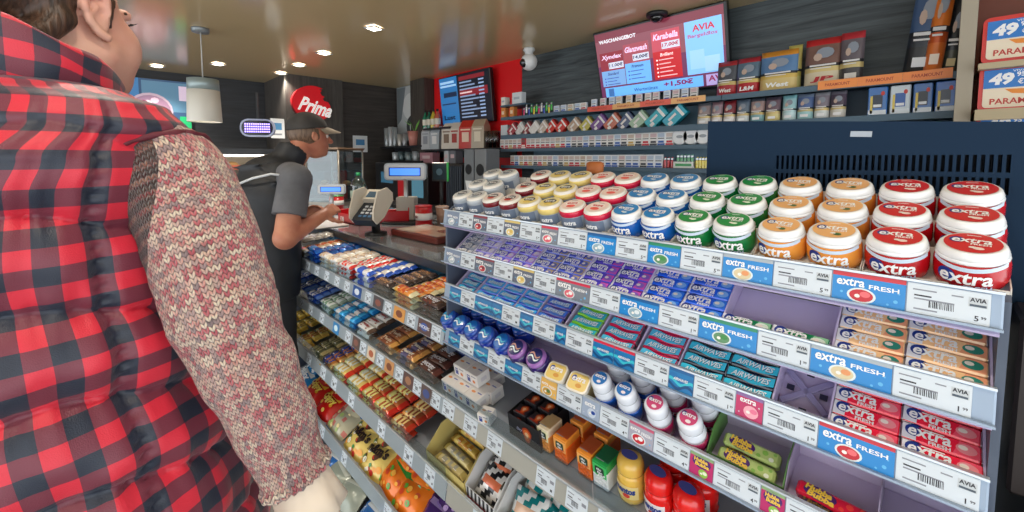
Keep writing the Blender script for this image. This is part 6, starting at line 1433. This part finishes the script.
B = Blob((-.12, -.05, 1.46), (.12, .26, 1.76), .005); B.ell(hc+Vector((0, -.020, .025)), (.080, .098, .092), .01); B.plane_cut(hc+Vector((0, 0, .045)), (0, .25, 1)); B.plane_cut(hc+Vector((0, .022, 0)), (0, 1, .15)); B.plane_cut(hc+Vector((0, 0, -.055)), (0, -.3, -1)); B.build('hair', man, hair_mat('short_brown_hair', '#54402f', '#7c6450'))
B = Blob((-.13, -.06, 1.52), (.13, .34, 1.80), .005); B.ell(hc+Vector((0, -.016, .040)), (.088, .108, .096), .01); B.plane_cut(hc+Vector((0, 0, .046)), (0, .12, -1)); cap = B.build('cap', man, cloth_mat('charcoal_cap', '#403d3b', '#2a2826', .8))
rings = []
for j in range(2):
    for t_ in ((0, 1) if j == 0 else (1, 0)):
        pass
mb = MB(); v = []
for zz_ in (0, -.004):
    for r_ in (0, .5, 1):
        for i in range(13):
            a = math.radians(-75+150*i/12); x = .084*math.sin(a)*(1-.02*r_); y = .085*math.cos(a)+.085*r_*math.cos(a)**.8 if math.cos(a) > 0 else 0; v.append((x, y, zz_-.028*r_-.02*(math.sin(a)**2)*(1-r_*.3)))
f = []
for l_ in range(2):
    for r_ in range(2):
        for i in range(12): q = l_*39+r_*13+i; f.append((q, q+1, q+14, q+13))
for i in range(12): f.append((26+i, 27+i, 66+i, 65+i))
mb.add(v, f, cloth_mat('beige_visor', '#9c8f7c', '#746a5c', .8), T(hc.x, hc.y-.002, hc.z+.062), True); mb.build('visor', cap, None, 'beige visor')
for s_ in (-1, 1):
    mb = MB(); mb.sphere((0, 0, 0), .011, C('#e4ddd6', .2), None, 12); mb.disc(.0055, .0055, C('#4a3a2c', .2), T(0, .0108, 0) @ RX(-90), 0, 12); mb.build('eye', man, T(*(hc+Vector((s_*.030, .076, .007)))))

# ------------------------------------------------------------------ woman in the checked vest (local: +y forward, +x her right)
SKIN_W = skin_mat('skin_fair', '#dcab96', '#d0917e')
WO = Vector((-.885, -.077, 0)); WA = math.degrees(math.atan2(.50, .866))      # turned left of +Y
wom = thing('person', 'person in a red checked quilted vest and pink knit sweater facing the gum display', 'person', T(*WO) @ RZ(WA))
MW = (T(*WO) @ RZ(WA)).inverted()
def loc(px, py, W): return MW @ at(px, py, W=W)
ear = loc(75, 16, .60); HC = Vector((ear.x-.072, ear.y+.010, ear.z+.010)); HR = RZ(20)
def hp(x, y, z): return HC+(HR @ Vector((x, y, z)))
sh_, el_, wr_ = loc(166, 152, .585), loc(236, 335, .565), loc(299, 478, .575)
Bw = Blob((-.36, -.32, -.01), (.42, .42, 1.92), .0048)
B = Bw
B.chain([(0, 0, .90), (0, .01, 1.10), (0, .0, 1.30), (0, -.01, 1.44)], [.13, .115, .12, .10], .05)
for s_ in (-1, 1): B.cone((s_*.07, 0, .95), (s_*.07, 0, 1.38), .095, .08, .05); B.cone((s_*.04, 0, 1.50), (s_*.14, .01, 1.47), .05, .046, .03)
nk = Vector((HC.x*.5, -.015, 1.52))
B.cone(nk, hp(0, -.022, -.075), .066, .060, .025)
B.ell(hp(0, -.018, .045), (.076, .096, .092), .02, HR); B.ell(hp(0, .030, -.030), (.064, .074, .084), .03, HR); B.cone(hp(0, .072, -.092), hp(0, .03, -.085), .024, .036, .025)
for s_ in (-1, 1): B.ell(hp(s_*.042, .058, -.035), (.030, .034, .040), .025); B.cone(hp(s_*.055, .01, -.055), hp(s_*.03, .065, -.088), .024, .022, .025)
B.cone(hp(0, .098, .018), hp(0, .122, -.018), .009, .0135, .010); B.cone(hp(-.012, .108, -.022), hp(.012, .108, -.022), .009, .009, .006)
B.cone(hp(-.018, .099, -.050), hp(.018, .099, -.050), .007, .007, .005); B.cone(hp(-.016, .098, -.061), hp(.016, .098, -.061), .0075, .0075, .005); B.cone(hp(-.034, .090, .030), hp(.034, .090, .030), .010, .010, .014)
for s_ in (-1, 1):
    B.ell(hp(s_*.031, .096, .012), (.014, .011, .009), .006, cut=True)
    E_ = hp(s_*.073, -.010, -.002); Q = HR @ RZ(-s_*22) @ RX(8)
    def ep(y, z, o=0): return E_+(Q @ Vector((s_*(.006+o), y, z)))
    B.ell(E_+(Q @ Vector((s_*.002, 0, 0))), (.006, .016, .028), .005, Q)
    B.chain([ep(.012, .004, .002), ep(.012, .022, .003), ep(.002, .033, .005), ep(-.013, .029, .006), ep(-.019, .012, .006), ep(-.015, -.010, .004), ep(-.006, -.024, .002), ep(.003, -.031, .001)], [.0045, .005, .0052, .0055, .0055, .0052, .0055, .0068], .004)
    B.chain([ep(.008, -.004, .002), ep(-.003, .014, .002), ep(-.008, .0, .002)], [.0035, .0035, .0035], .003); B.ell(ep(.004, .003, .005), (.006, .006, .007), .003, cut=True)
wl = [(-.182, .03, 1.505), (-.235, .01, 1.19), (-.20, .18, .98)]
for p, s_ in (((sh_, el_, wr_), 1), (wl, -1)):
    p = [Vector(q) for q in p]; B.cone(p[0]+Vector((-s_*.02, -.005, -.05)), p[1], .044, .040, .02); B.cone(p[1], p[2], .040, .026, .012)
    d = (p[2]-p[1]).normalized(); hand(B, p[2]+d*.01, d, (-s_, .1, .1), .94, .35, 1 if s_ < 0 else -1)
for s_ in (-1, 1): B.chain([(s_*.09, 0, .92), (s_*.10, .01, .50), (s_*.10, -.02, .08)], [.10, .062, .04], .03); B.chain([(s_*.10, -.04, .045), (s_*.11, .13, .03)], [.04, .03], .02)
B.build('body', wom, SKIN_W)
for s_ in (-1, 1):
    mb = MB(); mb.sphere((0, 0, 0), .011, C('#d8d0c8', .2), None, 14); mb.disc(.0055, .0055, C('#54402c', .2), T(0, .0108, 0) @ RX(-90), 0, 12); mb.build('eye', wom, T(*hp(s_*.031, .0805, .011)) @ HR)
    mb = MB()
    for i in range(7): q = hp(s_*(.020+.004*i), .1005-.0008*i*i*.4, .016); mb.tube([q, q+(HR @ Vector((s_*.002, .006, .001))), q+(HR @ Vector((s_*.004, .010, .004)))], [.0007, .0006, .0003], C('#1c1512', .6), 5)
    mb.tube([hp(s_*(.014+.005*i), .102-.0006*i*i, .030+.004*math.sin(i*.5)) for i in range(7)], .0025, C('#4a3424', .7), 6); mb.build('lashes', wom)
# hair pulled back into a low tail
B = Blob((-.25, -.30, 1.52), (.20, .25, 1.94), .005)
B.ell(hp(0, -.026, .050), (.080, .101, .095), .01, HR); n_ = HR @ Vector((0, 1, .10))
B.plane_cut(hp(0, .040, .06), HR @ Vector((0, 1, -.75))); B.plane_cut(hp(0, -.044, -.01), HR @ Vector((0, .76, -.65)))
B.chain([hp(.0, -.115, -.01), hp(-.005, -.140, -.04), hp(-.01, -.135, -.10), hp(-.02, -.115, -.15)], [.034, .038, .034, .020], .03)
B.cone(hp(.066, .022, .03), hp(.071, .012, -.012), .008, .004, .012); B.cone(hp(-.066, .022, .03), hp(-.071, .012, -.012), .008, .004, .012)
B.chain([hp(.06, -.05, -.02), hp(.045, -.085, -.06), hp(.02, -.11, -.09)], [.016, .018, .012], .02)
B.build('hair', wom, hair_mat('brown_hair', '#2c1e16', '#5c4030'))
# --- quilted vest
pm, nt, b = nodes('red_black_check'); uv = N(nt, 'ShaderNodeUVMap'); sx = N(nt, 'ShaderNodeSeparateXYZ'); L(nt, uv.outputs[0], sx.inputs[0])
def bandn(o): return math_n(nt, 'GREATER_THAN', math_n(nt, 'FRACT', o), .5)
a_, b_ = bandn(sx.outputs[0]), bandn(sx.outputs[1]); sm_ = math_n(nt, 'MULTIPLY', math_n(nt, 'ADD', a_, b_), .5)
nz = N(nt, 'ShaderNodeTexNoise', i_Scale=30., i_Detail=3); L(nt, uv.outputs[0], nz.inputs[0])
L(nt, ramp(nt, sm_, [(0, '#cc2238'), (.25, '#6c2638'), (.75, '#182234')], 'CONSTANT'), b.inputs['Base Color']); b.inputs['Roughness'].default_value = .42; b.inputs['Sheen Weight'].default_value = .2
tw = N(nt, 'ShaderNodeTexWave', i_Scale=18., i_Distortion=3.); L(nt, uv.outputs[0], tw.inputs[0]); bp = N(nt, 'ShaderNodeBump', i_Strength=.2, i_Distance=.004); L(nt, nz.outputs[0], bp.inputs['Height']); L(nt, bp.outputs[0], b.inputs['Normal'])
def uvmesh(name, grid, uvs, mat, parent, closed=True):
    R_, K = len(grid), len(grid[0]); v = [tuple(p) for r_ in grid for p in r_]; f = []; U = []
    for i in range(R_-1):
        for k in range(K-1): f.append((i*K+k, i*K+k+1, (i+1)*K+k+1, (i+1)*K+k)); U += [uvs[i][k], uvs[i][k+1], uvs[i+1][k+1], uvs[i+1][k]]
    me = bpy.data.meshes.new(name); me.from_pydata(v, [], f); me.materials.append(mat); l_ = me.uv_layers.new(name='UVMap')
    l_.data.foreach_set('uv', [c for q in U for c in q]); me.polygons.foreach_set('use_smooth', [True]*len(f)); me.update()
    o = bpy.data.objects.new(name, me); PENDING.append(o); o.parent = parent; return o
def lerp_tab(tab, z):
    for i in range(len(tab)-1):
        if z <= tab[i+1][0]:
            t_ = (z-tab[i][0])/(tab[i+1][0]-tab[i][0]); t_ = t_*t_*(3-2*t_); return [a+(bb-a)*t_ for a, bb in zip(tab[i], tab[i+1])][1:]
    return list(tab[-1][1:])
# z, half width, half depth, centre x, centre y, exponent
VT = [(.80, .285, .215, .0, .0, 2.3), (.95, .268, .205, 0, 0, 2.3), (1.10, .238, .188, 0, 0, 2.3), (1.25, .208, .178, 0, -.005, 2.4), (1.38, .190, .170, .0, -.01, 2.5), (1.46, .182, .155, .002, -.012, 2.5), (1.50, .185, .142, .004, -.008, 2.5), (1.54, .198, .128, .006, .000, 2.4), (1.568, .186, .114, .006, .000, 2.3), (1.588, .145, .100, .003, -.004, 2.1), (1.602, .104, .090, .0, -.008, 2.0)]
CK = .042; K = 260; grid = []; uvs = []
zs = [.80+(1.602-.80)*i/190 for i in range(191)]; vlen = 0; last = None
for i, z in enumerate(zs):
    hw, hd, cx, cy, ex = lerp_tab(VT, z); row = []; ur = []
    if last is not None: vlen += math.hypot(z-last[0], (hw-last[1])*.7)
    last = (z, hw)
    for k in range(K+1):
        a = 2*PI*k/K-PI/2; c, s_ = math.cos(a), math.sin(a)
        x = math.copysign(abs(c)**(2/ex), c); y = math.copysign(abs(s_)**(2/ex), s_)
        ph = (vlen+.018*math.sin(a*2+.6)+.010*math.sin(a*5))/.105
        pf = abs(math.sin(PI*ph))**.45
        fade = 1 if z < 1.50 else max(0, (1.602-z)/.096)
        seam = min(1, abs(((a-math.radians(-6)+PI) % (2*PI))-PI)/.05, abs(((a-math.radians(186)+PI) % (2*PI))-PI)/.05)
        w = Vector((a*2.2, z*9, 1.7)); nz_ = noise.noise(w)*.008+noise.noise(Vector((a*6, z*24, 4.1)))*.0045
        pinch = noise.noise(Vector((a*14, vlen*10, 9)))*.010*(1-pf*.8)
        d_ = (.025*pf+nz_*(.4+.6*pf)+pinch)*fade-.007*(1-seam)*fade+(.0035*math.sin(z*400) if seam < .6 else 0)*fade
        row.append((cx+x*(hw+d_), cy+y*(hd+d_), z)); ur.append((a*.20/CK+.25, vlen/CK))
    grid.append(row); uvs.append(ur)
# lower hem turned under
grid.insert(0, [(p[0]*.93, p[1]*.93, p[2]+.01) for p in grid[0]]); uvs.insert(0, [(q[0], q[1]-.1) for q in uvs[0]])
vest = uvmesh('vest', grid, uvs, pm, wom)
grid = []; uvs = []
cN = Vector((.012, -.012, 0))
for j, (rr, dz, th) in enumerate(((.100, -.02, 0), (.108, .0, 0), (.111, .015, 0), (.111, .032, 0), (.113, .050, 0), (.110, .057, 0), (.103, .054, 0), (.098, .03, 0), (.094, -.01, 0))):
    row = []; ur = []
    for k in range(121):
        a = 2*PI*k/120-PI/2; back = .5-.5*math.sin(a)
        r2 = rr+.004*noise.noise(Vector((a*3, j*.6, 2)))
        row.append((cN.x+r2*math.cos(a)*.98, cN.y+r2*math.sin(a)*(.98), 1.600+dz*.75-.36*(r2*math.sin(a)-.012)*(.55+.45*min(1, dz/.05))+.003*math.sin(a*7+j))); ur.append((a*.10/CK*1.0+.1, 12.3+j*.018/CK))
    grid.append(row); uvs.append(ur)
uvmesh('collar', grid, uvs, pm, wom)
for s_, P in ((1, sh_), (-1, Vector(wl[0]))):
    P = Vector(P)+Vector((s_*-.006, -.004, -.022)); ax = Vector((s_*.80, .05, -.60)).normalized() if s_ > 0 else Vector((-.80, .05, -.60)).normalized(); e1 = ax.cross(Vector((0, 1, 0))).normalized(); e2 = ax.cross(e1); mb = MB()
    mb.tube([P+e1*.066*math.cos(2*PI*k/40)+e2*.072*math.sin(2*PI*k/40)+ax*(.008*math.cos(4*PI*k/40)) for k in range(41)], [.0042+.0010*math.sin(k*2.1) for k in range(41)], C('#5c1c28', .7), 10); mb.build('armhole_binding', wom)
# --- knit sleeves
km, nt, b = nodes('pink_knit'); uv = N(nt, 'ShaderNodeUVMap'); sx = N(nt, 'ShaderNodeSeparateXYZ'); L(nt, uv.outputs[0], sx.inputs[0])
u_, v_ = sx.outputs[0], sx.outputs[1]; fu = math_n(nt, 'FRACT', u_); au = math_n(nt, 'ABSOLUTE', math_n(nt, 'SUBTRACT', fu, .5))
vv = math_n(nt, 'ADD', v_, math_n(nt, 'MULTIPLY', au, 1.3)); fv = math_n(nt, 'FRACT', vv)
hgt = math_n(nt, 'MULTIPLY', math_n(nt, 'SINE', math_n(nt, 'MULTIPLY', fv, PI)), math_n(nt, 'POWER', math_n(nt, 'SINE', math_n(nt, 'MULTIPLY', math_n(nt, 'FRACT', math_n(nt, 'MULTIPLY', u_, 2.)), PI)), .5))
cb = N(nt, 'ShaderNodeCombineXYZ'); L(nt, math_n(nt, 'MULTIPLY', math_n(nt, 'FLOOR', u_), .5), cb.inputs[0]); L(nt, math_n(nt, 'FLOOR', vv), cb.inputs[1])
wn = N(nt, 'ShaderNodeTexWhiteNoise', noise_dimensions='2D'); L(nt, cb.outputs[0], wn.inputs['Vector'])
mp = N(nt, 'ShaderNodeMapping'); mp.inputs['Scale'].default_value = (.12, .5, 1); L(nt, uv.outputs[0], mp.inputs[0]); ns_ = N(nt, 'ShaderNodeTexNoise', i_Scale=1.1, i_Detail=4); L(nt, mp.outputs[0], ns_.inputs[0])
mixv = math_n(nt, 'ADD', math_n(nt, 'MULTIPLY', wn.outputs[0], .62), math_n(nt, 'MULTIPLY', ns_.outputs[0], .42))
colr = ramp(nt, mixv, [(.10, '#584a50'), (.24, '#a88c8c'), (.36, '#d8b0a4'), (.48, '#f0e0c8'), (.60, '#d87478'), (.70, '#b84858'), (.82, '#ecccb4'), (.93, '#887478')])
mx = N(nt, 'ShaderNodeMix', data_type='RGBA', blend_type='MULTIPLY'); mx.inputs[0].default_value = 1.; L(nt, colr, mx.inputs[6]); L(nt, ramp(nt, hgt, [(.0, '#5c4a50'), (.5, '#ffffff')]), mx.inputs[7]); mx2 = N(nt, 'ShaderNodeMix', data_type='RGBA', blend_type='MULTIPLY'); mx2.inputs[0].default_value = 1.; L(nt, mx.outputs[2], mx2.inputs[6]); rib = math_n(nt, 'GREATER_THAN', math_n(nt, 'FRACT', math_n(nt, 'MULTIPLY', v_, .34)), .42)  # stitch height darkens the yarn colour: shade between stitches is painted in
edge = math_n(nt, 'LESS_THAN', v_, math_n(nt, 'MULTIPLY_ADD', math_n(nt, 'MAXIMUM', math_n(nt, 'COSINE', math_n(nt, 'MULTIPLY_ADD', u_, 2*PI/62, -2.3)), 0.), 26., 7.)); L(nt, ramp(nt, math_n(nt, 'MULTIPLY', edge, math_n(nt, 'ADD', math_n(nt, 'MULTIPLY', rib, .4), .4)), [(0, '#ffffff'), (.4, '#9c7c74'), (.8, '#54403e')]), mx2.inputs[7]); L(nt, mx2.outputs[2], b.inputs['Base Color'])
b.inputs['Roughness'].default_value = .9; b.inputs['Sheen Weight'].default_value = .3; bp = N(nt, 'ShaderNodeBump', i_Strength=.9, i_Distance=.004); L(nt, hgt, bp.inputs['Height']); L(nt, bp.outputs[0], b.inputs['Normal'])
def sleeve(P, s_):
    A, E2, W2 = [Vector(q) for q in P]
    inner = A+Vector((-s_*.050, -.010, -.030)); ctrl = [inner, A+Vector((s_*.000, .0, -.020)), A.lerp(E2, .38)+Vector((s_*.006, 0, 0)), A.lerp(E2, .7)+Vector((s_*.006, -.004, 0)), E2, E2.lerp(W2, .35), E2.lerp(W2, .7), W2]
    rad = [.056, .062, .067, .065, .0595, .054, .0465, .0385]
    n = 130; grid = []; uvs = []; fr = None; ln = 0; prev = None
    def cr(t_):
        t_ = max(0, min(.99999, t_))*(len(ctrl)-1); i = int(t_); f_ = t_-i; g = lambda j: ctrl[max(0, min(len(ctrl)-1, j))]; q = lambda j: rad[max(0, min(len(rad)-1, j))]
        c4 = lambda p0, p1, p2, p3: p1*1.0+(p2-p0)*(.5*f_)+(p0*2-p1*5+p2*4-p3)*(.5*f_*f_)+(p1*3-p0-p2*3+p3)*(.5*f_**3)
        return c4(g(i-1), g(i), g(i+1), g(i+2)), c4(q(i-1), q(i), q(i+1), q(i+2))
    for i in range(n+1):
        t_ = i/n; p, r_ = cr(t_); tg = (cr(t_+.01)[0]-cr(t_-.01)[0]).normalized()
        if fr is None: fr = tg.cross(Vector((0, 1, 0))).normalized()
        fr = (fr-tg*fr.dot(tg)).normalized(); bn = tg.cross(fr)
        if prev is not None: ln += (p-prev).length
        prev = p; row = []; ur = []
        cuff = max(0, (t_-.94)/.06)
        r_ = r_+.003*cuff*math.sin(cuff*PI)+.0016*math.sin(t_*40)*(1 if t_ > .5 else .3)
        for k in range(97):
            a = 2*PI*k/96; d_ = .0035*noise.noise(Vector((math.cos(a)*1.6, math.sin(a)*1.6, ln*14+s_)))+.0022*noise.noise(Vector((math.cos(a)*4, math.sin(a)*4, ln*40)))
            d_ += .0035*math.cos(k/96*2*PI*24)*(1 if t_ > .955 else 0)+(.003*math.sin(ln*480) if t_ < .13 else 0)
            row.append(tuple(p+(fr*math.cos(a)+bn*math.sin(a))*(r_+d_))); ur.append((k/96*62, ln/.0062))
        grid.append(row); uvs.append(ur)
    # turned-in cuff
    grid.append([tuple(Vector(q).lerp(prev, .25)) for q in grid[-1]]); uvs.append([(q[0], q[1]+.5) for q in uvs[-1]])
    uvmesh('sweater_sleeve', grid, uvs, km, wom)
    d_ = (W2-E2).normalized(); fr2 = d_.cross(Vector((0, 1, 0))).normalized(); bn = d_.cross(fr2); rings = []
    for j, (o, r_) in enumerate(((-.03, .034), (.0, .036), (.03, .039), (.055, .043), (.056, .040), (.0, .032))):
        rings.append([tuple(W2+d_*o+(fr2*math.cos(2*PI*k/40)+bn*math.sin(2*PI*k/40))*(r_+.0025*math.sin(k*.9+j*.4)*max(0, o*20))) for k in range(40)])
    mb = MB(); loft(mb, rings, cloth_mat('cream_blouse', '#d8c8b4', '#b8a898', .6, 40.)); mb.build('blouse_cuff', wom, None, 'cream blouse cuff')
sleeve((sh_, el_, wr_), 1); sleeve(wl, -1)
# sweater neck and trousers and shoes
B = Blob((-.28, -.26, .03), (.28, .26, 1.0), .009)
B.cone((0, 0, .86), (0, 0, .96), .15, .14, .04)
for s_ in (-1, 1): B.chain([(s_*.09, 0, .92), (s_*.10, .01, .50), (s_*.10, -.02, .05)], [.118, .082, .07], .03)
B.build('trousers', wom, cloth_mat('blue_jeans', '#2c3850', '#1e2838'))
for s_ in (-1, 1):
    B = Blob((s_*.105-.08, -.14, -.005), (s_*.105+.08, .24, .13), .006); B.chain([(s_*.10, -.05, .05), (s_*.105, .06, .05), (s_*.112, .16, .038)], [.05, .047, .04], .02); B.plane_cut((0, 0, .001), (0, 0, -1)); B.build('shoe', wom, C('#3c2c24', .5))
# ------------------------------------------------------------------ light, camera, colour
def lamp(kind, loc, energy, col, size=.1, rot=None, **kw):
    l = bpy.data.lights.new('ceiling_lamp_light', kind); l.energy = energy; l.color = col
    if kind == 'AREA': l.size = size
    else: l.shadow_soft_size = size
    for k, v in kw.items(): setattr(l, k, v)
    o = bpy.data.objects.new('ceiling_lamp_light', l); o.location = loc
    if rot: o.rotation_euler = rot
    COL.objects.link(o); return o
for o in PENDING:
    if o.name.startswith('ceiling_downlight') and o.parent is None:
        q = o.matrix_basis.translation
        lamp('SPOT', (q.x, q.y, q.z-.02), 55 if q.x < -2.4 else 20, (1, .9, .76), .05, spot_size=math.radians(110), spot_blend=.6)  # the added out-of-view downlights get a spot here as well
wd = bpy.data.worlds.new('daylight'); SC.world = wd; wd.use_nodes = True
bg = wd.node_tree.nodes['Background']; bg.inputs[0].default_value = (.93, .97, 1.0, 1); bg.inputs[1].default_value = 2.35
cd = bpy.data.cameras.new('camera'); co = bpy.data.objects.new('camera', cd); COL.objects.link(co)
cd.sensor_width = 36; cd.lens = FPX/1024*36; cd.shift_y = -(256-CY)/1024; cd.clip_start = .02
rot = Matrix((RT, UP, -FW)).transposed().to_4x4(); rot.translation = CAM; co.matrix_world = rot
SC.camera = co
for o in PENDING: COL.objects.link(o)
SC.view_settings.view_transform = 'Standard'; SC.view_settings.look = 'None'; SC.view_settings.gamma = 1; SC.view_settings.use_curve_mapping = False
SC.view_settings.exposure = 0.12
